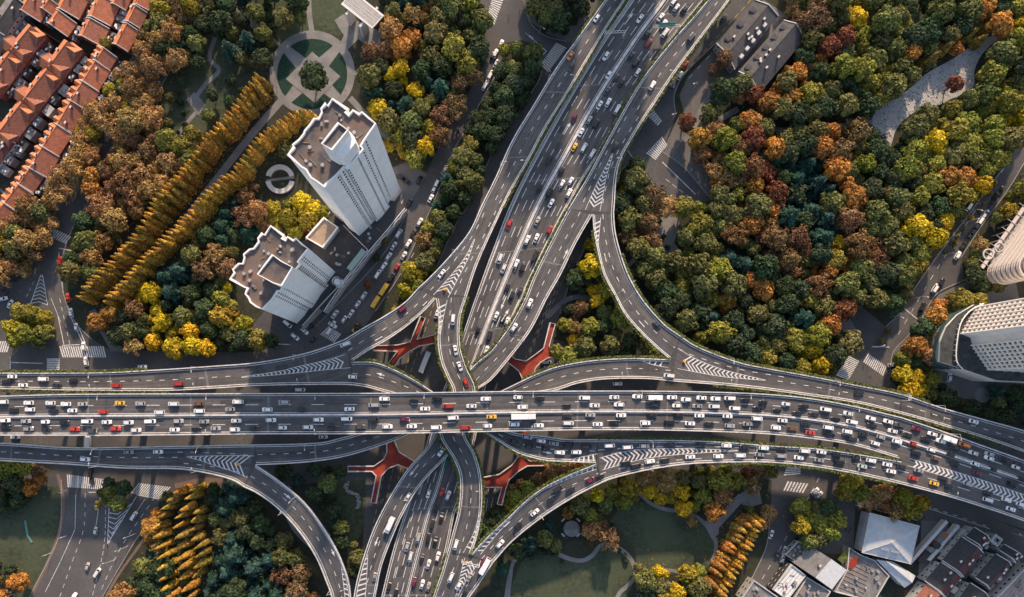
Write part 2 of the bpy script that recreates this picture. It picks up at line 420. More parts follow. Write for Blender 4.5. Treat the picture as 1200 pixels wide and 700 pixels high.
for p, q in [((73,405),(94,404)),((69,296),(74,343)),((69,291),(84,294)),((91,380),(101,405)),((12,418),(12,432)),((80,365),(98,404)),((68,370),(75,404)),((160,580),(186,585)),((104,577),(112,577)),
   ((616,39),(640,60)),((640,60),(631,72)),((1060,362),(1076,375)),((1022,406),(1042,407)),((625,45),(617,40)),((733,173),(742,186)),((13,425),(50,426)),((776,190),(815,228)),((470,240),(480,215)),((300,402),(340,404))]:
    line(mk, p, q, .35)
for pts, on, off in [([(70,350),(82,404)],5,5),([(60,350),(70,370),(72,400)],30,1),([(89,580),(88,620),(70,660),(50,700)],40,1),([(100,578),(98,620),(84,660),(70,700)],5,6),([(124,590),(122,640),(108,700)],5,3),
   ([(118,580),(112,620),(107,655)],40,1),([(170,585),(145,622)],30,1),([(182,582),(140,645),(115,700)],6,6),([(655,330),(620,415)],6,6),([(645,330),(612,405)],6,6),
   ([(780,210),(812,235)],6,4),([(1185,185),(1100,312),(1048,400)],6,9),([(882,10),(800,100)],6,9),([(575,120),(470,320),(400,395)],6,60),([(1000,575),(1080,592),(1160,618)],5,7),([(1005,568),(1190,630)],40,1),
   ([(960,560),(910,650),(880,700)],6,7),([(40,330),(30,350)],4,4)]: dashed(mk, pts, on, off)
for i in range(8):                                     # chevrons of the two traffic islands
    t = i / 8
    a = Vector((49,322)).lerp(Vector((54,360)), t+.1); l = Vector((48,322)).lerp(Vector((36,356)), t+.12); r = Vector((50,322)).lerp(Vector((56,358)), t+.12)
    c = (l + r) / 2 - Vector((0, 3)); line(mk, l, c, .3); line(mk, c, r, .3)
    l = Vector((126,636)).lerp(Vector((128,596)), t); r = Vector((126,636)).lerp(Vector((158,584)), t); c = Vector((126,640)).lerp(Vector((140,594)), t) + Vector((0, 3))
    line(mk, l, c, .35); line(mk, c, r, .35)
for p, q in [((48,322),(36,356)),((50,322),(56,358)),((126,638),(128,594)),((126,638),(160,582))]: line(mk, p, q, .3, .112)
for pts in [[(452,548),(432,640)],[(470,548),(447,640)],[(461,548),(440,640)],[(509,355),(480,440)],[(500,352),(470,450)],[(520,590),(500,640)]]: dashed(yk, pts, 6, 4, .3)
for pts in [[(655,325),(612,430)],[(672,300),(640,372),(615,430)],[(545,460),(560,420)],[(597,560),(580,640)],[(880,0),(800,88)]]: dashed(yk, pts, 6, 5, .25)
for pts in [[(574,560),(565,640)],[(600,552),(580,620)],[(583,560),(572,610)]]: dashed(mk, pts, 16, 8, .25, .11)
mk.build('road_marking', M_white); tag(bpy.data.objects['road_marking'], kind='structure')
tag(yk.build('yellow_road_marking', M_yellow), kind='structure')
# ---------------------------------------------------------------- elevated roads
def deck_mat():
    m = bpy.data.materials.new('deck_asphalt'); m.use_nodes = True; nt = m.node_tree; bs = nt.nodes['Principled BSDF']
    bs.inputs['Roughness'].default_value = .8; bs.inputs['Specular IOR Level'].default_value = .3
    uv = nt.nodes.new('ShaderNodeUVMap'); uv.uv_map = 'UVMap'
    def noise(sc, mpx, mpy, det=6, rough=.6):
        mp = nt.nodes.new('ShaderNodeMapping'); mp.inputs['Scale'].default_value = (mpx, mpy, 1)
        n = nt.nodes.new('ShaderNodeTexNoise'); n.inputs['Scale'].default_value = sc; n.inputs['Detail'].default_value = det; n.inputs['Roughness'].default_value = rough
        nt.links.new(uv.outputs[0], mp.inputs[0]); nt.links.new(mp.outputs[0], n.inputs['Vector']); return n.outputs['Fac']
    a = noise(1, .012, .75); b = noise(1, .25, .35, 8, .7); c = noise(1, .06, .05, 3)
    def mul(x, k):
        n = nt.nodes.new('ShaderNodeMath'); n.operation = 'MULTIPLY'; nt.links.new(x, n.inputs[0]); n.inputs[1].default_value = k; return n.outputs[0]
    def add(x, y):
        n = nt.nodes.new('ShaderNodeMath'); n.operation = 'ADD'; nt.links.new(x, n.inputs[0]); nt.links.new(y, n.inputs[1]); return n.outputs[0]
    s = add(add(mul(a, .5), mul(b, .25)), mul(c, .25))
    r = nt.nodes.new('ShaderNodeValToRGB'); e = r.color_ramp.elements
    e[0].position = .37; e[1].position = .64; e[0].color = (.048, .047, .050, 1); e[1].color = (.155, .148, .146, 1)
    nt.links.new(s, r.inputs[0]); nt.links.new(r.outputs[0], bs.inputs['Base Color'])
    return m
M_deck = deck_mat()
M_conc = mat('viaduct_concrete', (.42, .405, .385), .85, noise=.35, scale=.35)
M_para = mat('parapet_concrete', (.64, .62, .60), .75, noise=.28, scale=.5)
M_joint = mat('expansion_joint', (.19, .185, .18), .8, noise=.3, scale=.8)
M_patch = mat('new_asphalt_patch', (.075, .073, .074), .85, noise=.3, scale=.6)
M_planter = mat('parapet_shrubs', (.16, .17, .035), .9, col2=(.03, .055, .02), scale=.7, detail=8)
M_guard = mat('steel_guard_rail', (.5, .5, .5), .5, .6, noise=.2)

RIB = {}
class Rib:
    def __init__(s, key, L, Rr, hs, label, step=3.0, thick=1.5, parL=(0, 1), parR=(0, 1), plL=None, plR=None, piers=True, name='viaduct', pier_h=True):
        s.key = key; s.hs = hs
        Ld, Rd = spline(L, 1.5), spline(Rr, 1.5)
        ln = sum((Ld[i+1]-Ld[i]).length for i in range(len(Ld)-1))
        s.n = max(4, int(ln / step)); s.L = resample(Ld, s.n); s.R = resample(Rd, s.n)
        # second pass: move the right samples so that cross sections stay square to the road
        s.hv = [s.h_at(i / s.n) for i in range(s.n + 1)]
        s.thick = thick
        RIB[key] = s
        c = s.pt(.0, .5); root = thing(name, label, 'viaduct' if name == 'viaduct' else name, (c.x, c.y, 0)); s.root = root
        d = MB(); acc = 0
        LW = [W(p.x, p.y, h) for p, h in zip(s.L, s.hv)]; RW = [W(p.x, p.y, h) for p, h in zip(s.R, s.hv)]
        s.LW, s.RW = LW, RW; s.acc = [0]
        for i in range(s.n):
            w0 = (LW[i]-RW[i]).length; w1 = (LW[i+1]-RW[i+1]).length
            dl = (((LW[i+1]+RW[i+1])-(LW[i]+RW[i]))/2).length; a1 = acc + dl
            d.face([LW[i], RW[i], RW[i+1], LW[i+1]][::1], 0, [(acc, 0), (acc, w0), (a1, w1), (a1, 0)])
            acc = a1; s.acc.append(acc)
        # make sure the top faces look up
        p = d.v[:3]; nz = (Vector(p[1])-Vector(p[0])).cross(Vector(p[2])-Vector(p[0])).z
        if nz < 0: d.f = [f[::-1] for f in d.f]; d.uv = [u[::-1] for u in d.uv]
        d.build('deck', M_deck, root)
        g = MB()
        for i in range(s.n):                    # box girder below
            l0, r0, l1, r1 = LW[i], RW[i], LW[i+1], RW[i+1]
            t = Vector((0, 0, thick)); e = Vector((0, 0, .35)); q = Vector((0, 0, .004))
            li0, ri0 = l0.lerp(r0, .2) - t, l0.lerp(r0, .8) - t; li1, ri1 = l1.lerp(r1, .2) - t, l1.lerp(r1, .8) - t
            g.face([l0-q, l1-q, l1-e, l0-e]); g.face([l0-e, l1-e, li1, li0]); g.face([li0, li1, ri1, ri0]); g.face([ri0, ri1, r1-e, r0-e]); g.face([r0-e, r1-e, r1-q, r0-q])
        g.build('girder', M_conc, root)
        for side, A, B, rng in (('l', LW, RW, parL), ('r', RW, LW, parR)):
            if rng is None: continue
            i0, i1 = int(rng[0]*s.n), int(math.ceil(rng[1]*s.n))
            pts = []; z0 = []; z1 = []
            for i in range(i0, i1+1):
                v = (B[i]-A[i]); v.z = 0; v.normalize(); q = A[i] + v * .20
                pts.append((q.x, q.y)); z0.append(A[i].z - .5); z1.append(A[i].z + 1.0)
            b = MB(); b.wall(pts, .46, z0, z1); b.build('parapet', M_para, root)
        for A, B, rng in ((LW, RW, plL), (RW, LW, plR)):
            if rng is None: continue
            b = MB(); rr = random.Random(5)
            for i in range(int(rng[0]*s.n), int(rng[1]*s.n)):
                v = (A[i]-B[i]); v.z = 0; v.normalize()
                seg = A[i+1]-A[i]; k = max(1, int(seg.length * 14))
                for j in range(k):
                    c = A[i] + seg * rr.random() + v * (.1 + rr.random() * 1.15); c.z += .2 + rr.random() * 1.0
                    a = rr.random() * 6.28; r_ = .16 + rr.random() * .2; tl = rr.uniform(-.7, .7)
                    u = Vector((math.cos(a), math.sin(a), tl)) * r_; w = Vector((-math.sin(a), math.cos(a), rr.uniform(-.6, .6))) * r_
                    b.face([c-u-w, c+u-w, c+u+w, c-u+w])
            if b.f: b.build('planted_edge', M_planter, root)
    def h_at(s, u):
        hs = s.hs
        for (a, ha), (b, hb) in zip(hs, hs[1:]):
            if u <= b:
                t = (u - a) / (b - a); t = t * t * (3 - 2 * t); return ha + (hb - ha) * t
        return hs[-1][1]
    def px(s, u, v):
        x = min(max(u, 0), 1) * s.n; i = min(int(x), s.n - 1); f = x - i
        return (s.L[i].lerp(s.L[i+1], f)).lerp(s.R[i].lerp(s.R[i+1], f), v)
    def pt(s, u, v):
        p = s.px(u, v); return W(p.x, p.y, s.h_at(u))
    def find(s, p):
        p = Vector(p); best = None
        for i in range(0, s.n * 2 + 1):
            u = i / (2 * s.n); a, b = s.px(u, 0), s.px(u, 1); ab = b - a
            t = (p - a).dot(ab) / ab.length_squared; q = a + ab * t; d = (p - q).length
            if best is None or d < best[0]: best = (d, u, t)
        return best[1], best[2]
    def heading(s, u, v=.5):
        a, b = s.pt(max(u-.01, 0), v), s.pt(min(u+.01, 1), v); d = b - a
        return math.atan2(d.y, d.x), math.atan2(d.z, math.hypot(d.x, d.y))

DEF = [
 ('T_EW', [(-60,464.5),(0,464),(75,462),(300,461),(450,460.5),(600,458.5),(750,458),(825,459),(900,462),(950,467),(1000,476),(1055,489)],
          [(-60,511),(0,510.5),(150,510.5),(300,509),(450,508.5),(600,505.5),(700,504),(800,505),(900,509),(950,514),(1000,522),(1052,537)],
          [(0,26),(.5,30),(1,24)], 'main east west viaduct full of dense traffic, uppermost deck of the interchange', {}),
 ('T_E', [(1055,489),(1100,504),(1150,522),(1200,540),(1275,570)], [(1050,566),(1100,579),(1150,594),(1200,611),(1270,640)], [(0,24),(1,22)],
          'broad merged viaduct at the right edge with a long diagonal chevron strip', {}),
 ('T_NW', [(-60,437),(0,437),(75,437),(125,436.5),(175,434),(250,429),(300,425),(350,416),(375,409),(400,399.5),(404,398)],
          [(-60,456),(0,456),(75,457.5),(125,458),(200,458),(250,455.5),(300,452.5),(375,451),(400,451),(414,451.5)], [(0,19),(1,22)],
          'viaduct on the left above the main deck where two ramps merge', dict(plL=(.0,.5), plR=(.0,.55))),
 ('D2', [(404,398),(425,385),(450,371),(475,354),(490,338)], [(412,424.5),(430,412),(450,401),(475,384),(500,362),(511,350)], [(0,22),(1,18)],
          'short two lane ramp curving past the yellow buses toward the chevron island', {}),
 ('T_N', [(490,338),(500,329),(525,303),(550,272),(565,240),(580,210),(600,165.5),(625,124),(650,83),(680,41),(710,-1),(740,-44)],
          [(547,348),(558,314),(578,268),(600,222),(618,191),(640,150),(665,110),(690,68),(713,30),(735,-3),(762,-44)], [(0,18),(.5,14),(1,12)],
          'two lane viaduct with an orange taxi, left of the wide north road', dict(plR=(.25,1), plL=(.75,1))),
 ('D4', [(511,350),(514,375),(513,400),(517,425),(524,442),(531,459),(521,485),(515.5,509),(531,537),(538,554),(539.5,572),(537,598),(531,622),(524,648)],
          [(547,348),(540,370),(538.5,387),(540,410),(546,430),(557,457),(550,485),(545,509),(556.6,532),(563,554),(565,576),(564,600),(560,625),(552,650)], [(0,18),(.5,19),(1,16)],
          'S shaped two lane ramp crossing under the main deck', dict(plL=(.1,.85), plR=(0,.95))),
 ('T_S', [(524,648),(517,672),(507,701),(495,745)], [(577,660),(562,683),(548,703),(525,745)], [(0,16),(1,14)],
          'viaduct at the bottom centre where two ramps join under a gantry', dict(plL=(0,1))),
 ('D9', [(552,650),(565,635),(600,602),(612,590),(637,571),(667,556),(698,543.5)], [(577,660),(600,634.5),(637,605),(675,581),(704,566)], [(0,16),(1,23.4)],
          'ramp curving up from the bottom centre past autumn trees full of queueing cars', dict(plL=(0,1))),
 ('T_E2', [(700,515),(750,515.5),(800,516),(850,518),(900,522),(960,526),(1000,531.5),(1055,541)], [(704,566),(712,562.5),(750,552.5),(800,544.5),(850,542),(900,542),(950,546.5),(1000,555),(1050,566)], [(0,23.4),(1,24)],
          'crowded viaduct with a long chevron gore just below the main deck', dict(plL=(0,1), plR=(.4,1))),
 ('D3', [(412,424.5),(430,424),(440,425),(450,428),(470,437),(490,448),(505,458),(535,478),(565,492),(600,506.5),(615,509),(637,511),(660,514.5),(700,515)],
          [(414,451.5),(430,454),(445,458),(480,468),(510,478),(545,496),(570.5,508.5),(584,517),(607,531),(622,536),(640,540),(660,541),(698,542.5)], [(0,22),(.45,26),(1,23.4)],
          'ramp from the left chevrons under the main deck to the queue below', dict(plL=(0,.3), plR=(.4,.9))),
 ('D5', [(666,245),(650,275),(625,325),(615,350),(600,378),(587,397),(575,412),(557,427),(546,440),(530,470),(515,500),(500,525),(480,547),(460,577),(440,615),(427,650),(416,692),(412,745)],
          [(694,252),(675,285),(657,322),(641,350),(622,387),(600,416.5),(575,446),(559,458),(550,485),(540,510),(526,532),(500,560),(485,580),(470,607),(457,637),(447,665),(440,700),(430,745)], [(0,13),(.4,15.0),(.6,15),(1,13)],
          'long slanting ramp beside the wide north road and under the main deck', dict(plL=(0,.38))),
 ('T_NE', [(863,-48),(830,0),(785,52),(750,97),(707,173),(687,210),(666,245)], [(888,-48),(855,0),(825,40),(790,87),(760,132),(742,160),(725,194),(719,250)], [(0,13),(1,13)],
          'sunlit viaduct along the right side of the wide north road above the chevron split', dict(plL=(.0,.8), plR=(.1,.9))),
 ('D6', [(694,252),(696,275),(700,295),(707,322),(720,347),(732,369),(750,390),(770,409),(785,421.5)], [(719,250),(720.5,270),(725,290),(735,320),(751,349),(770,372),(780,382),(797,394)], [(0,13),(1,18.2)],
          'loop ramp sweeping right round the edge of the autumn park with two lanes', dict(plL=(.1,.9), plR=(.3,1))),
 ('T_E3', [(797,394),(812,404),(840,416),(870,426),(900,432),(950,441),(1000,451),(1055,462),(1100,477),(1150,491),(1200,505),(1270,530)],
          [(787,447),(850,452),(900,457.5),(950,464.5),(1000,472),(1050,484),(1100,498),(1150,513),(1200,530),(1265,555)], [(0,18.2),(1,19)],
          'nearly empty viaduct curving off to the right edge above the main deck', dict(plL=(0,.62), plR=(.1,.8))),
 ('D7', [(785,421.5),(747,420),(712,421),(682,424),(650,430.5),(625,440),(600,452),(560,471),(520,487),(475,511),(440,524.5),(400,536),(362,541.5),(325,544),(300,545)],
          [(787,447),(762,444.5),(725,444),(700,445.5),(675,450),(650,458),(600,465),(545,472),(500,480),(460,494),(412,510),(400,513),(380,518),(350,520),(300,521)], [(0,18.2),(.45,22.5),(1,19)],
          'arching ramp from the right chevrons under the main deck to the left', dict(plL=(0,.35))),
 ('T_W', [(-60,518),(0,519),(75,524),(100,524.5),(200,523),(300,521)], [(-60,536),(0,540),(75,544),(150,549),(212,550),(250,556),(275,563.5),(287,571)], [(0,18),(1,19)],
          'dark viaduct along the left below the main east west deck with a chevron gore', {}),
 ('D11', [(300,545),(325,562),(355,587),(375,612),(395,645),(407,675),(411,695),(412,745)], [(287,571),(300,577),(325,595),(350,622),(370,652),(382,680),(389,700),(394,745)], [(0,19),(1,13.2)],
          'empty two lane ramp bending down from the lower left over dark parkland', {}),
 ('NSM', [(752,-25),(738,0),(704,50),(662,120),(631,175),(600,236),(575,300),(557,350),(545,385),(530,430),(515,470),(500,520),(478,590),(462,640),(447,700),(437,745)],
         [(842,-25),(824,0),(790,42),(740,113),(706,173),(675,224),(645,280),(615,342),(600,375),(585,410),(570,450),(560,500),(545,570),(534,598),(525,640),(509,700),(497,745)], [(0,10),(1,10)],
          'widest road of the interchange running north south with many lanes and a pale median', dict(plR=(.0,.45))),
]
for key, L, Rr, hs, label, kw in DEF: Rib(key, L, Rr, hs, label, **kw)

# wedge slabs that close the deck between a nose and the square end of the shared part
for k, a, n_, c, h_ in [('T_N',(490,338),(511.5,350),(547,348),18),('T_NW',(404,398),(413,424.5),(414,451.5),22),('T_S',(524,648),(552,650),(577,660),16),('T_E2',(700,515),(699,543),(704,566),23.4),
        ('T_NE',(666,245),(694,252),(719,250),13),('T_E3',(797,394),(785,421.7),(787,447),18.2),('T_W',(300,521),(300,545),(287,571),19)]:
    A, N_, C_ = W(*a, h_), W(*n_, h_), W(*c, h_); o = (N_-(A+C_)/2)
    b = MB(); P_ = [tuple(A[:2]), tuple(N_[:2]), tuple(C_[:2]), tuple(((A+C_)/2-o*.6)[:2])]; b.prism(P_, h_-1.4, h_-.04, bottom=True, mi_top=1); b.build('nose_slab', [M_conc, M_patch], RIB[k].root)
# piers: a tapered column with a crosshead, only where nothing passes through it
FOOT = {k: [(p.x, p.y) for p in r.LW] + [(p.x, p.y) for p in r.RW[::-1]] for k, r in RIB.items()}
for k, r in RIB.items():
    total = r.acc[-1]; m = max(1, int(total / 30))
    for j in range(m):
        u = (j + .5) / m; vs_ = (.5,) if k not in ('NSM', 'T_EW', 'T_E', 'T_E2') else (.25, .75)
        wid = (r.pt(u, 0) - r.pt(u, 1)).length; ang = r.heading(u)[0]
        for v in vs_:
            p = r.pt(u, v); zt = p.z - r.thick
            ok = True
            for k2, f2 in FOOT.items():
                if k2 == k: continue
                for dx, dy in ((2, 0), (-2, 0), (0, 2), (0, -2), (0, 0)):
                    if inside((p.x+dx, p.y+dy), f2):
                        i2 = RIB[k2]
                        if i2.hv[0] < r.hv[int(u*r.n)] + 1: ok = False
                if not ok: break
            if not ok: continue
            b = MB(); b.box((p.x, p.y, 0), (1.8, 2.6, zt - 1.6), ang)
            b.box((p.x, p.y, zt - 1.6), (2.0, wid * (.78 if len(vs_) == 1 else .36), 1.597), ang)
            b.build('pier', M_conc, r.root)

# ---- paint on the decks, one part per viaduct
PM = {k: MB() for k in RIB}; JM = {k: MB() for k in RIB}
def rline(k, v, u0=0, u1=1, w=.24, dz=.03, b=None):
    r = RIB[k]; b = b or PM[k]; n = max(2, int((u1-u0)*r.n))
    P = [r.pt(u0+(u1-u0)*i/n, v if not callable(v) else v(u0+(u1-u0)*i/n)) for i in range(n+1)]
    for i in range(n):
        d = (P[i+1]-P[i]); d.z = 0
        if d.length < 1e-4: continue
        d.normalize(); m = Vector((-d.y, d.x, 0))*w/2; z = Vector((0, 0, dz))
        b.face([P[i]-m+z, P[i+1]-m+z, P[i+1]+m+z, P[i]+m+z])
def rdash(k, v, on, off, u0=0, u1=1, w=.2):
    r = RIB[k]; tot = r.acc[-1]; x = u0*tot
    while x < u1*tot:
        a, c = x/tot, min((x+on)/tot, 1); P, Q = r.pt(a, v), r.pt(c, v); d = Q-P; d.z = 0
        if d.length > .1:
            d.normalize(); m = Vector((-d.y, d.x, 0))*w/2; z = Vector((0, 0, .035)); PM[k].face([P-m+z, Q-m+z, Q+m+z, P+m+z])
        x += on+off
def edge_v(r, u, d, side):
    wd = (r.pt(u, 0)-r.pt(u, 1)).length; return d/wd if side == 0 else 1-d/wd
for k, r in RIB.items():
    for side in (0, 1):
        rline(k, (lambda u, r=r, side=side: edge_v(r, u, 1.1, side)), w=.30)
def arrow(k, x, y, fwd=1, L=5.0, turn=0):
    r = RIB[k]; u, v = r.find((x, y)); P = r.pt(u, v); a = r.heading(u, v)[0] + (0 if fwd > 0 else math.pi)
    f = Vector((math.cos(a), math.sin(a), 0)); s = Vector((-f.y, f.x, 0)); z = Vector((0, 0, .04)); P = P + z
    PM[k].face([P-f*L/2-s*.2, P+f*L*.15-s*.2, P+f*L*.15+s*.2, P-f*L/2+s*.2][::1]); PM[k].face([P+f*L*.15-s*.7, P+f*L/2, P+f*L*.15+s*.7])
# centre lines
for k, v, u0, u1 in [('T_NW',.5,0,.72),('D2',.5,0,1),('D4',.5,0,1),('D9',.5,0,1),('D3',.5,0,1),('D5',.5,0,1),('D6',.5,0,1),('D7',.5,0,1),('T_W',.5,0,.75),('D11',.5,0,1),('T_NE',.5,0,.62)]:
    rdash(k, v, 2.4, 3.8, u0, u1, .27)
rdash('T_N', .5, 2.4, 3.8, .28, 1, .27); rdash('T_N', .25, 2.4, 3.8, 0, .25, .27); rdash('T_N', .75, 2.4, 3.8, 0, .28, .27)
rdash('T_NE', .25, 2.4, 3.8, .65, .98, .27); rdash('T_NE', .72, 2.4, 3.8, .65, .98, .27)
rdash('T_E3', .27, 2.4, 3.8, 0, .28, .27); rdash('T_E3', .5, 2.4, 3.8, .25, 1, .27)
rdash('T_W', .27, 2.4, 3.8, .75, 1, .27); rdash('T_W', .75, 2.4, 3.8, .78, 1, .27)
rdash('T_E2', .25, 3, 6, .0, .5, .27); rdash('T_E2', .8, 3, 6, 0, .5, .27); rdash('T_E2', .5, 3, 4, .5, 1, .27)
rdash('T_S', .25, 2.4, 3.8, 0, 1, .27); rdash('T_S', .75, 2.4, 3.8, 0, 1, .27)
for v in (.28, .76): rdash('T_EW', v, 6, 9.2, 0, 1, .27)
for v in (.19, .42, .80): rdash('T_E', v, 6, 9, 0, 1, .27)
# the wide road: lanes of each carriageway
for v in (.14, .25, .36): rdash('NSM', v, 5.5, 8.5 if v != .14 else 3, 0, 1, .27)
for v in (.60, .70, .80, .90): rdash('NSM', v, 5.5, 9, 0, .62, .27)
for v in (.17, .32): rdash('NSM', v, 5.5, 8.5, .62, 1, .27)
for v in (.66, .83): rdash('NSM', v, 5.5, 8.5, .62, 1, .27)

def gore(k, up, lo, tip_first=True, fwd=1, period=2.1, w=.72, chev=True, outline=True):
    """chevron area between two pixel polylines that run from the tip to the nose"""
    r = RIB[k]; n = 60; U = resample(spline(up, 1), n); Lo = resample(spline(lo, 1), n)
    def q(p):
        u, v = r.find(p); return W(p[0], p[1], r.h_at(u) + .045)
    Uw = [q(p) for p in U]; Lw = [q(p) for p in Lo]; C = [(a+b)/2 for a, b in zip(Uw, Lw)]
    d = [0]
    for i in range(n): d.append(d[-1]+(C[i+1]-C[i]).length)
    def at(A, s):
        s = min(max(s, 0), d[-1]); j = 0
        while j < n-1 and d[j+1] < s: j += 1
        f = (s-d[j])/max(d[j+1]-d[j], 1e-6); return A[j].lerp(A[j+1], f)
    b = PM[k]; s = 1.5
    while s < d[-1]-w:
        hw = (at(Uw, s)-at(Lw, s)).length/2
        if hw > .25:
            o = fwd*hw*.9
            for A in (Uw, Lw):
                s0, s1 = s+o, s+w+o
                if s0 < 0 or s1 > d[-1]: continue
                if chev: f = [at(C, s), at(C, s+w), at(A, s1), at(A, s0)]
                else:
                    if A is Lw: continue
                    f = [at(Lw, s), at(Lw, s+w), at(Uw, s1), at(Uw, s0)]
                nz = (f[1]-f[0]).cross(f[2]-f[0]).z
                b.face(f if nz > 0 else f[::-1])
        s += period
    if outline:
        for A in (Uw, Lw):
            for i in range(n):
                e = A[i+1]-A[i]; e.z = 0
                if e.length < 1e-4: continue
                e.normalize(); m = Vector((-e.y, e.x, 0))*.11; z = Vector((0, 0, .008)); b.face([A[i]-m+z, A[i+1]-m+z, A[i+1]+m+z, A[i]+m+z])
gore('T_NW', [(283,442),(330,434.5),(350,429.5),(375,424),(400,417),(404,415.5)], [(283,442.5),(330,439),(350,437),(387,433),(411,431)], fwd=-1)
gore('T_N', [(556,280),(546,300),(530,321),(508,346)], [(556.5,280),(549,302),(538,324),(525,349)], fwd=1)
gore('T_NE', [(717.5,180),(708,199),(702,210),(695,225),(686,246)], [(718.5,180),(713,199),(710,210),(707,227),(703,248)], fwd=-1)
gore('T_E3', [(897,445.5),(850,434),(825,425),(812,419),(797,410)], [(897,446),(850,442),(825,438),(812,435.5),(794,432)], fwd=-1)
gore('T_E2', [(865,528),(800,526),(750,527),(724,531),(703,537)], [(865,528.5),(800,532.5),(760,537),(730,544),(706,551)], fwd=1)
gore('T_W', [(219,535.2),(250,534.4),(280,534),(298,534.5)], [(219,535.8),(235,540),(251,545.5),(275,553.5),(290,560)], fwd=1)
gore('T_S', [(534,700),(538,680),(543,660),(545,654)], [(536,700),(545,683),(555,668),(560,660)], fwd=-1)
gore('T_E', [(1066,537.5),(1110,550),(1150,562.5),(1200,580),(1262,604)], [(1064,546),(1110,559.5),(1150,573.5),(1200,592),(1260,616)], fwd=-1, period=2.2, w=1.0)
gore('D11', [(400,657),(407,680),(410,697),(411,742)], [(399,657),(402,680),(404,700),(404,742)], fwd=1, chev=False, period=2.4)
gore('D5', [(430,650),(424,670),(418,697),(414,742)], [(431,650),(430,670),(428,700),(422,742)], fwd=1, chev=False, period=2.4)
gore('D7', [(750,421.5),(765,422.5),(783,424)], [(750,422.5),(765,427.5),(783,431)], fwd=1, chev=False, period=2.6)
gore('D4', [(512,352),(515,375),(515,392)], [(524,352),(519,375),(516,392)], fwd=1, chev=False, period=2.6)
gore('D4', [(563.5,600),(558.5,625),(550,648)], [(562.5,600),(555,625),(543,648)], fwd=1, chev=False, period=2.6)
gore('D9', [(600,603),(575,627),(556,648)], [(602,604),(581,628),(563,650)], fwd=1, chev=False, period=2.6)
gore('D9', [(640,570),(670,556),(697,544)], [(642,572),(675,558),(699,550)], fwd=1, chev=False, period=2.6)
gore('D6', [(695.5,255),(697,275),(700,290)], [(704,255),(702,275),(701,290)], fwd=1, chev=False, period=2.2)
gore('D3', [(663,540.5),(680,541.5),(698,542)], [(670,538),(685,535),(700,532)], fwd=1, chev=False, period=2.2)
for k, x, y, f in [('D2',494,360,-1),('D2',440,399,-1),('D3',449,440,-1),('D5',662,300,-1),('D5',592,370,-1),('D6',710,305,1),('D6',754,382,1),('D5',485,552,1),('D5',442,632,1),('D11',335,580,1),('D11',389,645,1),('D3',638,530,1),('D9',597,612,1),('D9',655,572,1),
   ('NSM',665,150,-1),('NSM',720,22,-1),('NSM',737,22,-1),('NSM',735,150,1),('NSM',590,355,1)]: arrow(k, x, y, f, 7.0)
def joint(k, u, w=.7, m=None):
    r = RIB[k]; a = r.pt(u, .02); c = r.pt(u, .98); h = r.heading(u)[0]; f = Vector((math.cos(h), math.sin(h), 0))*w/2; z = Vector((0, 0, .012))
    f_ = [a-f+z, c-f+z, c+f+z, a+f+z]; nz = (f_[1]-f_[0]).cross(f_[2]-f_[0]).z
    JM[k].face(f_ if nz > 0 else f_[::-1])
rj = random.Random(3); AP = {k: MB() for k in RIB}
for k, r in RIB.items():                               # darker repair patches and oil darkened strips
    for j in range(int(r.acc[-1]/16)+1):
        wd = (r.pt(.5, 0)-r.pt(.5, 1)).length; u = rj.uniform(.02, .95); v = rj.uniform(.12, .85); du = rj.uniform(2, 14)/r.acc[-1]; dv = rj.uniform(.5, 2.6)/wd
        if u+du > .99 or v+dv > .93: continue
        q = [r.pt(u, v), r.pt(u+du, v), r.pt(u+du, v+dv), r.pt(u, v+dv)]; q = [p+Vector((0, 0, .008+.0005*(j % 3))) for p in q]; nz = (q[1]-q[0]).cross(q[2]-q[0]).z; AP[k].face(q if nz > 0 else q[::-1])
    if AP[k].f: AP[k].build('asphalt_patch', M_patch, r.root)
rj = random.Random(3)
for k, r in RIB.items():
    m = max(1, int(r.acc[-1]/42))
    for j in range(m): joint(k, (j+.35+rj.random()*.3)/m, .5+rj.random()*.6)
# median walls
def median(k, v, w=.9, h=.9, u0=0, u1=1, m=None, nm='median_barrier'):
    r = RIB[k]; n = int(r.n*(u1-u0)); P = [r.pt(u0+(u1-u0)*i/n, v) for i in range(n+1)]
    b = MB(); b.wall([(p.x, p.y) for p in P], w, [p.z-.2 for p in P], [p.z+h for p in P]); b.build(nm, m or M_para, r.root)
    for s in (-1, 1):
        wd = (r.pt(.5, 0)-r.pt(.5, 1)).length; rline(k, v+s*(w/2+.55)/wd, u0, u1, .2)
median('T_EW', .527, .8, .9); median('T_E', .335, .8, .9)
median('NSM', .475, 1.3, .75, 0, .58); median('NSM', .475, .5, .9, .58, 1); 
rline('NSM', .06, 0, .5, .25); rline('NSM', .052, 0, .5, .2); rline('NSM', .97, 0, .62, .2)
for k in PM:
    if PM[k].f: PM[k].build('lane_marking', M_white, RIB[k].root)
    if JM[k].f: JM[k].build('expansion_joint', M_joint, RIB[k].root)
# green screen along the lower median
b = MB(); r = RIB['NSM']; n = 12; P = [r.pt(.66+.1*i/n, .515) for i in range(n+1)]
b.wall([(p.x, p.y) for p in P], 1.7, [p.z for p in P], [p.z+.7 for p in P]); b.build('green_median_mesh', mat('green_mesh', (.02,.17,.11), .7, noise=.3, scale=1), r.root)
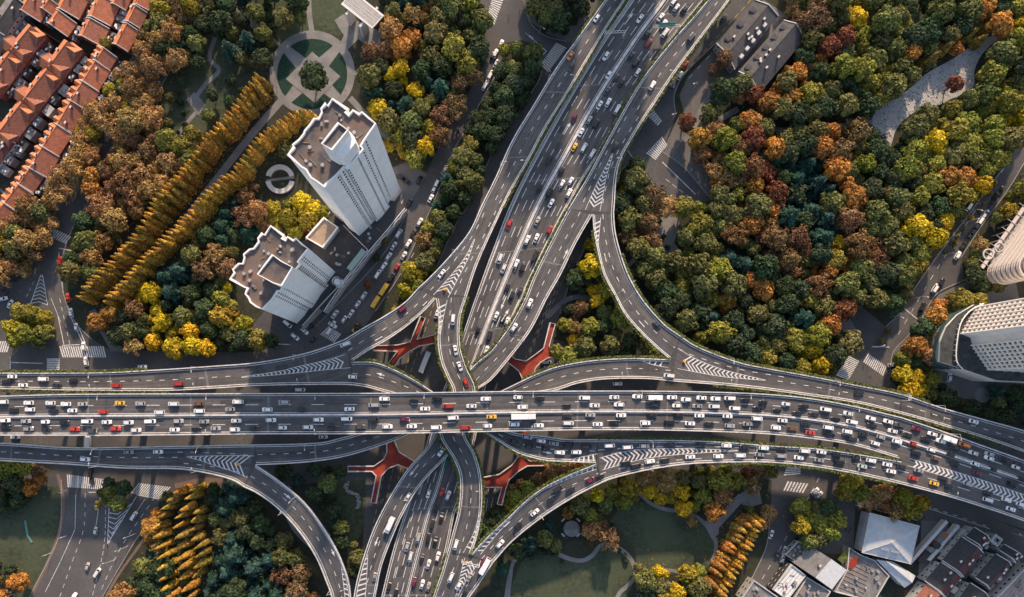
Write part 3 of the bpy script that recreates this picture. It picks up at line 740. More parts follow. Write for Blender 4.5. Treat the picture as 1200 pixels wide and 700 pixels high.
# ---------------------------------------------------------------- vehicles
M_paint = obj_color_mat('car_paint', .32, .0, .6)
M_glass = mat('car_glass', (.012, .014, .017), .12, spec=.5)
M_tyre = mat('tyre_rubber', (.02, .02, .02), .9)
M_light = mat('lamp_lens', (.75, .75, .72), .3)
def loft(b, secs, mi=0):
    """secs: list of rings (same count)"""
    n = len(secs[0]); vs = [p for s in secs for p in s]; fs = []
    for i in range(len(secs)-1):
        for k in range(n): fs.append((i*n+k, i*n+(k+1) % n, (i+1)*n+(k+1) % n, (i+1)*n+k))
    fs.append(tuple(range(n))[::-1]); fs.append(tuple((len(secs)-1)*n+k for k in range(n)))
    b.mesh(vs, fs, mi)
def car_meshes(L, Wd, hb, ht, x_ws0, x_ws1, x_rw1, x_rw0, nose=.72, tail=.8):
    """body along +x. windscreen runs x_ws0 (base, front) -> x_ws1 (roof); rear glass x_rw1 (roof) -> x_rw0 (base)"""
    b = MB(); h = Wd/2
    def ring(x, w, z0, z1, ch=.12):
        return [(x, -w, z0), (x, -w, z1-ch), (x, -w+ch*1.4, z1), (x, w-ch*1.4, z1), (x, w, z1-ch), (x, w, z0), (x, w-.1, z0-.05), (x, -w+.1, z0-.05)][::-1]
    e = L/2
    loft(b, [ring(-e, h*tail*.96, .42, hb*.80), ring(-e+.18, h*.93, .3, hb*.95), ring(-e+.7, h, .24, hb), ring(0, h, .24, hb), ring(x_ws0, h, .24, hb), ring(e-.55, h*.97, .24, hb*.88), ring(e-.15, h*.86, .3, hb*.76), ring(e, h*nose*.9, .42, hb*.64)])
    wr = h*.76; wb = h*.93                # cabin: roof narrower than belt line
    cab = [[(x_rw0, -wb, hb-.05), (x_rw0, wb, hb-.05), (x_rw0+.02, wb*.99, hb), (x_rw0+.02, -wb*.99, hb)],
           [(x_rw1, -wb, hb-.05), (x_rw1, wb, hb-.05), (x_rw1, wr, ht-.02), (x_rw1, -wr, ht-.02)],
           [((x_rw1+x_ws1)/2, -wb, hb-.05), ((x_rw1+x_ws1)/2, wb, hb-.05), ((x_rw1+x_ws1)/2, wr, ht+.03), ((x_rw1+x_ws1)/2, -wr, ht+.03)],
           [(x_ws1, -wb, hb-.05), (x_ws1, wb, hb-.05), (x_ws1, wr, ht-.03), (x_ws1, -wr, ht-.03)],
           [(x_ws0, -wb, hb-.05), (x_ws0, wb, hb-.05), (x_ws0-.02, wb*.99, hb), (x_ws0-.02, -wb*.99, hb)]]
    loft(b, cab)
    for sy in (-1, 1): b.box((x_ws0-.35, sy*(h+.08), hb-.02), (.16, .2, .14))
    body = b.make('car_body', M_paint)
    def panel(P, off):
        g = MB(); P = [Vector(p) for p in P]; nrm = (P[1]-P[0]).cross(P[2]-P[0]).normalized()
        if nrm.dot(Vector(off)) < 0: nrm = -nrm
        c = sum(P, Vector())/len(P); Q = [c+(p-c)*.93+nrm*.025 for p in P]; Q2 = [c+(p-c)*.93-nrm*.02 for p in P]
        n = len(P)
        g.mesh([tuple(q) for q in Q2+Q], [tuple(range(n, 2*n))]+[(i, (i+1) % n, n+(i+1) % n, n+i) for i in range(n)])
        return g
    ws = panel([(x_ws1, -wr, ht-.03), (x_ws1, wr, ht-.03), (x_ws0-.04, wb*.95, hb+.01), (x_ws0-.04, -wb*.95, hb+.01)], (1, 0, 1)).make('windscreen', M_glass)
    rw = panel([(x_rw1, -wr, ht-.02), (x_rw1, wr, ht-.02), (x_rw0+.04, wb*.95, hb+.01), (x_rw0+.04, -wb*.95, hb+.01)], (-1, 0, 1)).make('rear_window', M_glass)
    sides = []
    for sy in (-1, 1):
        sides.append(panel([(x_rw1, sy*wr, ht-.04), (x_ws1, sy*wr, ht-.05), (x_ws0-.35, sy*wb, hb+.02), (x_rw0+.3, sy*wb, hb+.02)], (0, sy, 0)).make('side_window', M_glass))
    wheels = []
    for sx in (-1, 1):
        for sy in (-1, 1):
            w = MB(); w.tube((sx*L*.31, sy*(h-.2), .32), (sx*L*.31, sy*(h+.015), .32), .32, n=12); wheels.append(w.make('wheel', M_tyre))
    lights = []
    for sy in (-1, 1):
        w = MB(); w.box((e-.16, sy*h*.66, hb*.58), (.18, .3, .14)); lights.append(w.make('headlight', M_light))
    return dict(body=body, windscreen=ws, rear_window=rw, side_window=sides, wheel=wheels, headlight=lights)
def box_vehicle(L, Wd, ht, cabL, hc, boxz=.9, roof_detail=0):
    """lorry or bus: cab in front, body behind"""
    e = L/2; h = Wd/2; b = MB()
    def ring(x, w, z0, z1, ch=.1): return [(x, -w, z0), (x, -w, z1-ch), (x, -w+ch, z1), (x, w-ch, z1), (x, w, z1-ch), (x, w, z0)][::-1]
    loft(b, [ring(e-cabL, h*.96, .45, hc), ring(e-.45, h*.95, .45, hc), ring(e-.05, h*.93, .45, hc*.62), ring(e, h*.9, .5, hc*.5)])
    c = MB()
    loft(c, [ring(-e, h*.98, boxz, ht, .08), ring(-e+.1, h, boxz, ht, .08), ring(e-cabL-.25, h, boxz, ht, .08), ring(e-cabL-.15, h*.98, boxz, ht, .08)])
    c.box((0, 0, .45), (L*.8, Wd*.5, .45))
    for i in range(roof_detail): c.box((-e+L*(i+.7)/(roof_detail+.6), 0, ht), (1.3, Wd*.5, .18))
    ws = MB(); ws.face([(e-.43, -h*.8, hc-.02), (e-.03, -h*.84, hc*.64), (e-.03, h*.84, hc*.64), (e-.43, h*.8, hc-.02)]); ws.v = [(x+.03, y, z+.03) for x, y, z in ws.v]
    wheels = []
    for sx in (-.32, .34):
        for sy in (-1, 1):
            w = MB(); w.tube((sx*L, sy*(h-.3), .45), (sx*L, sy*(h+.01), .45), .45, n=12); wheels.append(w.make('wheel', M_tyre))
    return dict(cab=b.make('cab', M_paint), cargo=c.make('cargo', M_paint), windscreen=ws.make('windscreen', M_glass), wheel=wheels)
T = {
 'sedan': car_meshes(4.6, 1.82, .92, 1.45, 1.05, .35, -1.0, -1.65),
 'hatch': car_meshes(4.1, 1.74, .95, 1.5, 1.05, .45, -1.35, -1.85),
 'suv': car_meshes(4.7, 1.9, 1.08, 1.7, 1.15, .55, -1.65, -2.1),
 'van': car_meshes(5.0, 1.9, 1.1, 1.95, 1.85, 1.15, -2.2, -2.42, nose=.8, tail=.97),
}
TAXI = MB(); TAXI.box((-.3, 0, 1.47), (.22, .62, .16)); TAXI = TAXI.make('roof_sign', mat('taxi_sign', (.75, .73, .6), .5))
TR = box_vehicle(8.4, 2.4, 3.1, 1.9, 2.3); TRL = box_vehicle(11.5, 2.5, 3.6, 2.2, 2.7); BUS = box_vehicle(11.5, 2.5, 3.0, .6, 2.95, .5, 3); MBUS = box_vehicle(7.0, 2.2, 2.6, .6, 2.5, .5, 1)
CW = {'w': 'white', 'k': 'black', 's': 'silver', 'r': 'red', 'y': 'yellow', 'o': 'orange', 'p': 'maroon', 'b': 'brown', 'g': 'pale green', 'd': 'dark grey'}
CC = {'w': [(.86,.86,.86),(.80,.80,.81),(.85,.84,.82),(.70,.70,.70)], 'k': [(.012,.012,.014),(.02,.02,.024),(.028,.028,.032)], 's': [(.36,.36,.37),(.28,.28,.29),(.42,.41,.40)],
      'r': [(.55,.045,.025),(.38,.03,.02)], 'y': [(.80,.45,.03)], 'o': [(.75,.2,.03)], 'p': [(.16,.02,.05)], 'b': [(.16,.08,.045)], 'g': [(.45,.55,.48)], 'd': [(.07,.07,.078)]}
VEH = []      # dicts, placed once all are known so that every label can count its neighbours
def add(cat, col, x, y, h, ang, road, lane, parked=False, pitch=0): VEH.append(dict(cat=cat, col=col, x=x, y=y, h=h, a=ang, road=road, lane=lane, parked=parked, pitch=pitch))
def cars(view, key, lst, flip=None, road='', lanes=None):
    """view = (x0, y0, zoom); lst of (zx, zy, colour[, type])"""
    x0, y0, z = view; r = RIB[key]
    for c in lst:
        x, y = x0+c[0]/z, y0+c[1]/z; col = c[2]; ty = c[3] if len(c) > 3 else None
        u, v = r.find((x, y)); v = min(max(v, .1), .9); hgt = r.h_at(u); a, pt = r.heading(u, v)
        f = flip(v) if callable(flip) else flip
        p = r.px(u, v); lane = ''
        if lanes:
            for lim, nm in lanes:
                if v < lim: lane = nm; break
        add(ty, col, p.x, p.y, hgt+.02, a+(math.pi if f else 0), road, lane, False, 0)
def ground_cars(view, lst, ang, road, parked=True, h=.11):
    x0, y0, z = view
    for c in lst:
        add(c[3] if len(c) > 3 else None, c[2], x0+c[0]/z, y0+c[1]/z, h, R(c[4] if len(c) > 4 else ang), road, '', parked)
A1, A2, A3, A4, A5, A6, A7 = (0,430,5.833), (200,430,5.833), (400,450,5.833), (600,450,5.833), (800,450,5.833), (1000,450,5.833), (1000,530,5.833)
B1, B2, B3, B4, B5, B6 = (690,0,5.833), (600,100,5.833), (560,200,5.833), (500,300,5.833), (400,570,5.385), (540,0,6.36)
EWL = [(.28,'top'),(.53,'second'),(.76,'third'),(9,'bottom')]; ew = 'the main east west deck'
few = lambda v: v < .53
N = 'w'
cars(A1,'T_EW',[(30,240,'w','van'),(95,297,'k'),(203,247,'w'),(207,292,'w'),(352,248,'w'),(370,303,'k'),(455,255,'w'),(495,299,'w'),(568,255,'s'),(708,308,'r'),(820,248,'y','taxi'),(960,252,'s'),(1090,311,'w'),
  (40,366,'w'),(45,410,'k'),(183,372,'s'),(198,424,'s'),(312,376,'w'),(325,430,'k'),(445,381,'k'),(512,424,'r'),(608,373,'w'),(636,436,'d'),(733,378,'w'),(792,422,'r'),(882,381,'w'),(932,432,'w'),(1035,373,'w')],few,ew,EWL)
cars(A2,'T_EW',[(25,254,'w'),(188,251,'b'),(196,302,'w','van'),(462,240,'w'),(408,291,'s'),(660,292,'w'),(778,241,'s','van'),(890,291,'k'),
  (62,371,'s'),(235,375,'s'),(28,430,'w'),(180,428,'k'),(315,421,'s'),(455,369,'w'),(445,428,'w'),(578,418,'k'),(690,364,'w'),(763,416,'w'),(937,412,'w'),(1012,361,'w'),(1110,417,'k')],few,ew,EWL)
cars(A3,'T_EW',[(298,103,'w'),(57,172,'w'),(222,145,'s'),(495,117,'k'),(655,103,'k'),(570,170,'w'),(732,153,'r'),(890,152,'w'),(987,103,'w'),
  (38,239,'w','van'),(222,241,'k'),(433,241,'p'),(137,294,'d'),(314,292,'w'),(487,290,'w'),(650,297,'w','van'),(768,232,'w'),(850,299,'r','van'),(1027,225,'y','taxi'),(1000,287,'w')],few,ew,EWL)
cars(A4,'T_EW',[(38,92,'w'),(185,100,'k'),(75,158,'w'),(373,152,'k'),(495,96,'w','van'),(560,148,'w'),(693,92,'w'),(733,142,'w'),(858,87,'w'),(962,145,'k'),(968,95,'w','minibus'),(1090,93,'w'),(1122,149,'w'),
  (78,223,'w','long truck'),(20,277,'w'),(178,284,'w'),(377,218,'k'),(385,268,'w'),(535,213,'s'),(586,276,'w'),(741,215,'w'),(700,264,'k'),(911,268,'w'),(955,213,'k'),(1077,262,'k'),(1140,212,'k')],few,ew,EWL)
cars(A5,'T_EW',[(22,107,'w'),(122,96,'w'),(225,102,'w'),(321,99,'w'),(95,152,'s'),(210,154,'w'),(352,167,'w','van'),(425,113,'k'),(541,128,'k'),(507,170,'k'),(703,138,'w'),(638,184,'k'),(826,154,'k'),(970,175,'w','van'),(776,203,'k'),(888,209,'k'),(1038,243,'k'),(1130,203,'w'),(1150,260,'w'),
  (115,217,'w'),(308,221,'w'),(48,271,'w'),(178,274,'k'),(315,287,'s'),(440,274,'s'),(507,238,'w'),(634,300,'w'),(682,251,'w'),(750,306,'b'),(838,276,'k'),(865,333,'r'),(988,299,'w'),(1003,350,'k'),(1117,326,'w'),(1150,378,'k')],few,ew,EWL)
cars(A6,'T_EW',[(113,236,'w'),(229,257,'w'),(310,282,'d'),(120,286,'k'),(265,323,'w'),(67,346,'k'),(183,364,'s'),(290,394,'w'),(147,408,'w')],few,ew,EWL)
te = 'the broad right edge deck'; TEL = [(.17,'top'),(.34,'second'),(.5,'third'),(.66,'fourth'),(9,'bottom')]; fte = lambda v: v < .335
cars(A6,'T_E',[(423,307,'p'),(531,335,'w'),(360,349,'k'),(638,367,'w','minibus'),(486,377,'k'),(590,391,'w'),(748,393,'o'),(690,437,'k'),(818,472,'w'),(928,447,'s'),(921,508,'w'),(1025,490,'k'),(1130,520,'k'),(1101,569,'w'),
  (402,411,'r'),(425,475,'k'),(531,452,'w'),(560,510,'b'),(655,484,'k'),(692,548,'k'),(826,546,'w'),(943,583,'k'),(838,609,'p'),(1140,650,'k'),(1080,685,'k'),(440,592,'s'),(403,644,'r'),(545,680,'y','taxi'),(610,645,'k')],fte,te,TEL)
cars(A7,'T_E',[(645,232,'k'),(780,218,'s'),(920,280,'k'),(915,326,'w','van'),(1040,324,'w'),(1072,388,'w'),(1135,358,'w')],fte,te,TEL)
lq = 'the crowded lower right viaduct'; LQ = [(.5,'upper'),(9,'lower')]
cars(A5,'T_E2',[(117,412,'k'),(295,421,'w'),(415,432,'k'),(548,438,'w'),(675,443,'k'),(835,459,'w'),(943,465,'w'),(1045,485,'k'),(48,499,'w'),(245,494,'w'),(390,488,'w','van'),(517,482,'s'),(665,491,'s'),(790,504,'w'),(931,521,'s'),(1072,537,'k')],False,lq,LQ)
cars(A4,'T_E2',[(665,421,'w','van'),(788,432,'w'),(900,424,'s'),(1083,415,'k'),(845,560,'k'),(778,541,'k'),(935,529,'w'),(1045,521,'k')],False,lq,LQ)
cars(A6,'T_E2',[(18,505,'k'),(117,524,'w'),(54,562,'g'),(226,551,'w'),(250,597,'w')],False,lq,LQ)
cars(A6,'T_E',[(325,568,'k')],fte,te,TEL)
cr = 'the lower cross ramp'
cars(A4,'D3',[(103,363,'s'),(197,390,'w'),(287,408,'s'),(390,411,'k'),(510,428,'k'),(118,427,'k'),(228,441,'k'),(330,468,'w'),(437,466,'w'),(18,397,'k')],False,cr,LQ)
cars((300,350,4),'D3',[(420,370,'w')],True,'the left branch below the chevrons')
q9 = 'the ramp past the autumn trees'
cars(A4,'D9',[(533,658,'p'),(655,621,'k')],False,q9)
cars((600,525,4),'D9',[(212,192,'k'),(272,198,'k'),(186,240,'k'),(105,303,'w'),(30,362,'k')],False,q9)
cars(B5,'D9',[(1002,361,'w')],False,q9)
sb = 'the deck join at the bottom centre'
cars(B5,'T_S',[(690,577,'w'),(740,625,'w'),(903,447,'p'),(905,500,'w','truck'),(808,572,'s'),(775,683,'k')],lambda v: False,sb)
for v_ in VEH[-6:]:
    if v_['x'] > 555: v_['a'] += math.pi
cars(A1,'T_NW',[(88,67,'w'),(45,103,'k'),(305,84,'w'),(160,127,'w'),(395,128,'k'),(500,94,'k'),(802,127,'r')],True,'the upper left viaduct')
cars(A2,'T_NW',[(58,117,'r','van')],True,'the upper left viaduct')
cars(A1,'T_W',[(588,631,'w'),(885,583,'s'),(1085,580,'w')],False,'the lower left viaduct'); cars(A2,'T_W',[(200,578,'k')],False,'the lower left viaduct')
cars(A3,'D5',[(683,468,'w')],False,'the slanting ramp below the main deck')
cars(B5,'D5',[(420,65,'w'),(307,243,'w','truck'),(211,568,'s')],False,'the slanting ramp below the main deck')
cars(B4,'D5',[(703,328,'w'),(597,489,'w')],True,'the slanting ramp beside the wide road')
cars(B4,'D4',[(180,434,'w','van'),(197,645,'w')],False,'the S shaped ramp'); cars((300,350,4),'D4',[(955,318,'w'),(985,397,'r')],False,'the S shaped ramp')
cars(B5,'D4',[(722,370,'w','van')],False,'the S shaped ramp')
cars(B4,'T_N',[(103,127,'w')],True,'the viaduct left of the wide road'); cars(B6,'T_N',[(817,418,'o','taxi'),(820,500,'d')],True,'the viaduct left of the wide road')
cars(B1,'T_N',[(53,130,'w')],True,'the viaduct left of the wide road')
cars((360,260,5),'D2',[(555,517,'p')],True,'the ramp above the chevrons'); cars((360,260,5),'T_NW',[(344-60,668+40,'w')],True,'the ramp above the chevrons')
cars(B1,'T_NE',[(698,260,'d'),(432,585,'w')],True,'the sunlit deck right of the wide road'); cars(B2,'T_NE',[(702,422,'k')],True,'the sunlit deck right of the wide road')
cars((600,350,4),'D6',[(675,120,'d')],True,'the loop ramp'); cars((600,350,4),'D7',[(733,362,'w','van')],False,'the cross ramp at the right chevrons')
cars(A6,'T_E3',[(38,60,'k'),(814,258,'w')],False,'the nearly empty right viaduct')
wr = 'the wide north south road'; WL = [(.475,'left'),(9,'right')]; fw = lambda v: v > .475
cars(B1,'NSM',[(348,135,'w'),(115,388,'w'),(133,517,'w'),(580,15,'w'),(597,60,'w'),(650,68,'k'),(490,124,'w'),(510,170,'w'),(520,230,'w'),(393,243,'k'),(406,300,'r'),(288,388,'k'),(318,433,'k'),(332,495,'w'),(187,535,'k'),(222,568,'k'),(125,625,'d')],fw,wr,WL)
cars(B2,'NSM',[(597,137,'w'),(656,123,'w'),(422,223,'p'),(527,242,'s'),(572,265,'k'),(770,167,'w','van'),(471,324,'w'),(425,430,'y','taxi'),(490,433,'w'),(547,475,'w'),(250,518,'k'),(336,586,'k'),(400,655,'w'),(341,675,'w')],fw,wr,WL)
cars(B3,'NSM',[(418,130,'k'),(489,152,'k'),(638,157,'w'),(500,225,'w'),(212,373,'r'),(405,345,'s'),(490,408,'r'),(336,475,'w'),(399,467,'w'),(397,573,'k'),(150,605,'w'),(262,641,'w'),(304,664,'k'),(175,675,'w')],fw,wr,WL)
cars(B4,'NSM',[(549,218,'k'),(583,268,'k'),(647,243,'k'),(474,412,'w'),(519,437,'k'),(430,547,'k'),(348,520,'k'),(561,445,'w'),(407,645,'w'),(738,8,'k')],fw,wr,WL)
cars(B5,'NSM',[(550,48,'w'),(415,384,'s'),(487,324,'s'),(437,448,'w'),(303,637,'k'),(345,670,'k'),(634,37,'r'),(675,60,'w'),(604,135,'k'),(632,195,'k'),(574,240,'k'),(549,328,'k'),(593,345,'k'),(509,448,'k'),(610,440,'w'),(551,489,'w'),(460,605,'p'),(511,620,'w'),(550,635,'s')],fw,wr,WL)
# street level
gz = (360,260,5); k1 = 'the tower street kerb'
ground_cars(gz,[(538,72,'w'),(508,143,'w'),(478,207,'w'),(450,262,'w'),(415,310,'w'),(333,435,'w'),(297,485,'w'),(258,540,'w'),(218,573,'w'),(168,541,'w'),(150,605,'w'),(135,638,'w')],58,'the building side of tower street')
ground_cars(gz,[(660,5,'w'),(622,70,'k'),(594,130,'w'),(567,200,'w'),(527,268,'r'),(495,328,'k')],60,'the tree side of tower street')
ground_cars(gz,[(453,397,'y','minibus',58),(405,470,'y','minibus',58),(286,625,'y','van',50)],60,'the tree side of tower street')
ground_cars((440,100,5),[(640,10,'w'),(497,150,'w'),(430,450,'k'),(412,490,'w'),(380,540,'k'),(362,575,'w'),(345,610,'w'),(325,665,'w')],62,'the tree side of tower street')
ground_cars((440,100,5),[(150,545,'k',None,-30),(258,560,'k',None,65),(200,690,'k',None,60),(185,570,'k',None,-30)],0,'the yard beside the tall tower')
ground_cars((300,350,4),[(150,120,'w','van',-40),(228,152,'w',None,-40),(262,130,'k',None,-45),(185,180,'w',None,-40),(270,190,'k',None,50),(370,75,'w',None,55),(360,125,'w',None,-30)],0,'the yard below the shorter tower')
ground_cars(B6,[(300,335,'w',None,70),(258,405,'w',None,65),(238,420,'k',None,65),(265,480,'w',None,62),(222,565,'w',None,62),(190,630,'w',None,62)],0,'the narrow street below the north junction')
ground_cars(B6,[(550,332,'k',None,-40)],0,'the north junction',False)
ground_cars((0,250,3.68),[(48,392,'w',None,60),(17,370,'w',None,15)],0,'the west junction',False)
ground_cars((0,250,3.68),[(263,208,'r',None,95),(310,430,'w',None,100),(332,492,'w',None,100),(296,365,'r',None,100),(365,575,'w',None,100),(375,640,'w',None,100)],0,'the street beside the conifer rows',False)
ground_cars((1080,220,5.833),[(318,130,'w'),(240,465,'w'),(130,650,'k'),(85,690,'w')],55,'the east street',False)
ground_cars((1080,220,5.833),[(420,190,'w'),(465,130,'k'),(370,262,'k'),(345,300,'k'),(320,330,'k'),(300,365,'k'),(283,395,'k'),(540,15,'k'),(500,60,'k'),(445,160,'w'),(395,225,'w')],55,'the far side of the east street')
ground_cars((900,350,4),[(720,40,'k',None,60),(577,312,'w',None,10),(845,370,'w',None,80)],0,'the lower east street',False)
ground_cars((0,525,4),[(457,268,'y','taxi',88),(452,388,'g',None,85),(414,555,'s',None,75),(460,583,'w','van',58),(632,318,'w',None,58),(350,697,'w',None,60),(435,150,'k',None,90),(430,115,'k',None,90)],0,'the southwest junction',False)
ground_cars((900,525,4),[(372,380,'d',None,-35),(218,203,'w',None,40),(235,220,'w',None,40),(545,185,'s',None,80),(75,480,'w',None,70),(65,520,'w',None,70),(40,500,'d',None,65),(12,405,'w',None,65),(125,440,'k',None,60),(110,460,'k',None,60)],0,'the southeast street',False)
ground_cars((900,525,4),[(575,288,'w',None,-12),(605,293,'w',None,-12)],0,'the kerb above the pale hipped roof')
ground_cars((330,190,7),[(185,610,'w'),(210,590,'r'),(235,565,'w'),(250,520,'y'),(278,495,'w'),(305,465,'w'),(335,435,'w'),(362,405,'w')],-35,'the bays beside the golden trees')
ground_cars(B1,[(918,130,'k',None,52),(655,445,'r',None,58),(623,522,'w',None,58),(560,588,'s',None,-25)],0,'the road right of the sunlit deck',False)
ground_cars((0,430,5.833),[(615,512,'w','truck',90),(110,480,'w')],0,'the street between the left decks',False)
ground_cars((200,430,5.833),[(888,157,'w'),(1045,479,'w')],0,'the street between the left decks',False)
ground_cars((600,350,4),[(494,400,'w'),(235,303,'w'),(160,300,'w'),(170,325,'w')],0,'the street under the right decks',False)
ground_cars((440,360,5.833),[(340,375,'w','bus',68),(420,50,'w',None,70)],0,'the dark road beside the red footbridge',False)
ground_cars((0,350,4),[(670,320,'w')],0,'the street above the upper left viaduct',False)

rc = random.Random(11)
for v in VEH:
    if v['cat'] is None:
        v['shape'] = rc.choice(['sedan', 'sedan', 'hatch', 'suv', 'suv', 'van']); v['cat'] = 'car'
    elif v['cat'] == 'taxi': v['shape'] = 'sedan'
    elif v['cat'] == 'van': v['shape'] = 'van'
    else: v['shape'] = v['cat']
cnt = {}
for v in VEH: cnt.setdefault((v['road'], v['lane'], v['col'], v['cat']), []).append(v)
for (road, lane, col, cat), L in cnt.items():
    L.sort(key=lambda v: v['x'])
    for i, v in enumerate(L):
        st = 'parked ' if v['parked'] else ''
        where = ('in the %s lane of %s' % (lane, road)) if lane and 'wide' not in road else (('on the %s half of %s' % (lane, road)) if lane else 'on %s' % road)
        if v['parked'] or 'kerb' in road or 'row of' in road: where = where.replace('on the row', 'in the row').replace('on the yard', 'in the yard').replace('on the kerb', 'at the kerb')
        if len(L) == 1: v['label'] = 'the only %s%s %s %s' % (st, CW[col], cat, where)
        else: v['label'] = '%s %s%s %s from the left %s' % (nth(i), st, CW[col], cat, where)
        if len(v["label"].split()) > 16: v['label'] = v['label'].replace('the broad right edge deck', 'the right edge deck').replace('dark grey', 'grey').replace('the crowded lower right viaduct', 'the crowded lower viaduct').replace('the main east west deck', 'the main deck').replace('the cross ramp below', 'the ramp below')
GR = {'car': 'cars in traffic', 'taxi': 'taxis', 'van': 'vans in traffic', 'truck': 'lorries', 'long truck': 'lorries', 'bus': 'buses', 'minibus': 'minibuses'}
for v in VEH:
    nm = {'car': 'parked_car' if v['parked'] else 'car', 'long truck': 'truck'}.get(v['cat'], v['cat'])
    p = W(v['x'], v['y'], v['h']); col = rc.choice(CC[v['col']])
    if v['cat'] == 'car' and not v['parked']: v['a'] += R(rc.uniform(-1.5, 1.5))
    cat = {'long truck': 'lorry', 'truck': 'lorry'}.get(v['cat'], v['cat'])
    t = thing(nm, v['label'], cat, (p.x, p.y, v['h']), v['a'], 'parked cars' if v['parked'] and v['cat'] == 'car' else GR[v['cat']])
    P = {'truck': TR, 'long truck': TRL, 'bus': BUS, 'minibus': MBUS}.get(v['shape']) or T[v['shape']]
    c4 = tuple(col)+(1,)
    for part, me in P.items():
        if isinstance(me, list):
            for m_ in me: child(part, m_, t, c4)
        else: child(part, me, t, c4)
    if v['cat'] == 'taxi': child('roof_sign', TAXI, t)
print('vehicles', len(VEH))
# ---------------------------------------------------------------- buildings
M_white_wall = mat('white_render', (.88,.87,.86), .8, noise=.08, scale=.25)
M_offwhite = mat('aged_white_render', (.46,.45,.435), .85, noise=.2, scale=.3)
M_redtile = mat('red_roof_tiles', (.52,.18,.095), .85, col2=(.30,.105,.065), scale=.8, detail=9, bump=.3)
M_redtile2 = mat('brown_roof_tiles', (.40,.15,.09), .85, col2=(.20,.085,.06), scale=.9, detail=9, bump=.3)  # slopes turned from the sun, shade put into the colour; also plain brown roofs
M_littile = mat('orange_roof_tiles', (.68,.26,.11), .85, col2=(.46,.16,.08), scale=.7, detail=9, bump=.3)  # slopes facing the sun: the same red tiles with sunlight in their colour
M_greytile = mat('grey_roof_tiles', (.105,.10,.10), .85, col2=(.065,.064,.068), scale=.6, detail=9, bump=.3)
M_darktile = mat('dark_roof_tiles', (.062,.060,.064), .8, col2=(.038,.038,.042), scale=.8, detail=9, bump=.3)
M_maroontile = mat('maroon_roof_tiles', (.15,.055,.05), .85, col2=(.09,.042,.042), scale=.8, detail=9, bump=.3)
M_brick = mat('brick_wall', (.28,.10,.065), .9, noise=.3, scale=1.2)
M_flatroof = sheet_mat('weathered_flat_roof', (.075,.070,.074), (.23,.14,.10), (.15,.135,.13), .10, .30, .95)
M_darkroof = mat('bitumen_roof', (.075,.072,.074), .9, col2=(.045,.045,.047), scale=.3, detail=8)
M_greyroof = mat('grey_flat_roof', (.26,.25,.245), .9, col2=(.15,.147,.145), scale=.3, detail=8)
M_palemetal = mat('pale_sheet_roof', (.50,.52,.54), .55, noise=.12, scale=.5)
M_whitemetal = mat('white_sheet_roof', (.74,.73,.72), .6, noise=.12, scale=.6)
M_win = mat('window_glass', (.03,.035,.04), .15, spec=.5)
M_frame = mat('window_frame_paint', (.62,.61,.6), .7)
M_trim = mat('pale_stone_trim', (.60,.58,.56), .8, noise=.15)
M_tank = mat('water_tank_metal', (.40,.40,.41), .5, .3, noise=.2)
M_greencanopy = mat('green_glass_canopy', (.30,.42,.37), .3, noise=.1)
M_rubble = mat('roof_clutter_wood', (.30,.22,.17), .9, noise=.3)
WINM = {}
def win_mesh(w, h, d=.10):
    k = (round(w, 2), round(h, 2))
    if k not in WINM:
        b = MB(); b.box((0, 0, -h/2), (w, d, h), mi=0)
        b.box((0, d*.75, -h/2-.12), (w+.2, d*1.5+.12, .12), mi=1)
        WINM[k] = b.make('window', [M_win, M_frame])
    return WINM[k]
def windows(root, spots, w, h, limit=96, name='window'):
    """spots: (x, y, z, angle) world; the first `limit` become parts, the rest one part"""
    me = win_mesh(w, h); L = root.location
    for (x, y, z, a) in spots[:limit]:
        o = child(name, me, root); o.location = (x-L.x, y-L.y, z-L.z); o.rotation_euler = (0, 0, a)
    if len(spots) > limit:
        b = MB()
        for (x, y, z, a) in spots[limit:]: b.box((x, y, z-h/2), (w, .10, h), a)
        tag(b.build('more_windows', M_win, root), kind='stuff')
def wall_windows(p, q, fr, zs, off=.03):
    """positions along wall p->q (outside on the right hand side of p->q)"""
    p = Vector(p[:2]); q = Vector(q[:2]); d = (q-p); L = d.length; d.normalize(); n = Vector((d.y, -d.x)); a = math.atan2(n.y, n.x)-math.pi/2
    return [((p+d*(f*L)+n*off).x, (p+d*(f*L)+n*off).y, z, a) for z in zs for f in fr]
def ccw(P):
    a = sum(P[i][0]*P[(i+1) % len(P)][1]-P[(i+1) % len(P)][0]*P[i][1] for i in range(len(P)))
    return P if a > 0 else P[::-1]
def prism_px(name, px, z0, z1, m, root, href=None, mtop=None):
    P = ccw([tuple(W(x, y, href if href is not None else z1)[:2]) for x, y in px])
    b = MB(); b.prism(P, z0, z1, 0, mi_top=1 if mtop else None)
    return P, b.build(name, [m, mtop] if mtop else m, root)
def parapet(P, root, z0, z1, w=.5, m=None, name='parapet'):
    b = MB(); c = Vector((sum(p[0] for p in P)/len(P), sum(p[1] for p in P)/len(P)))
    b.wall(P, w, z0, z1, closed=True); return b.build(name, m or M_white_wall, root)
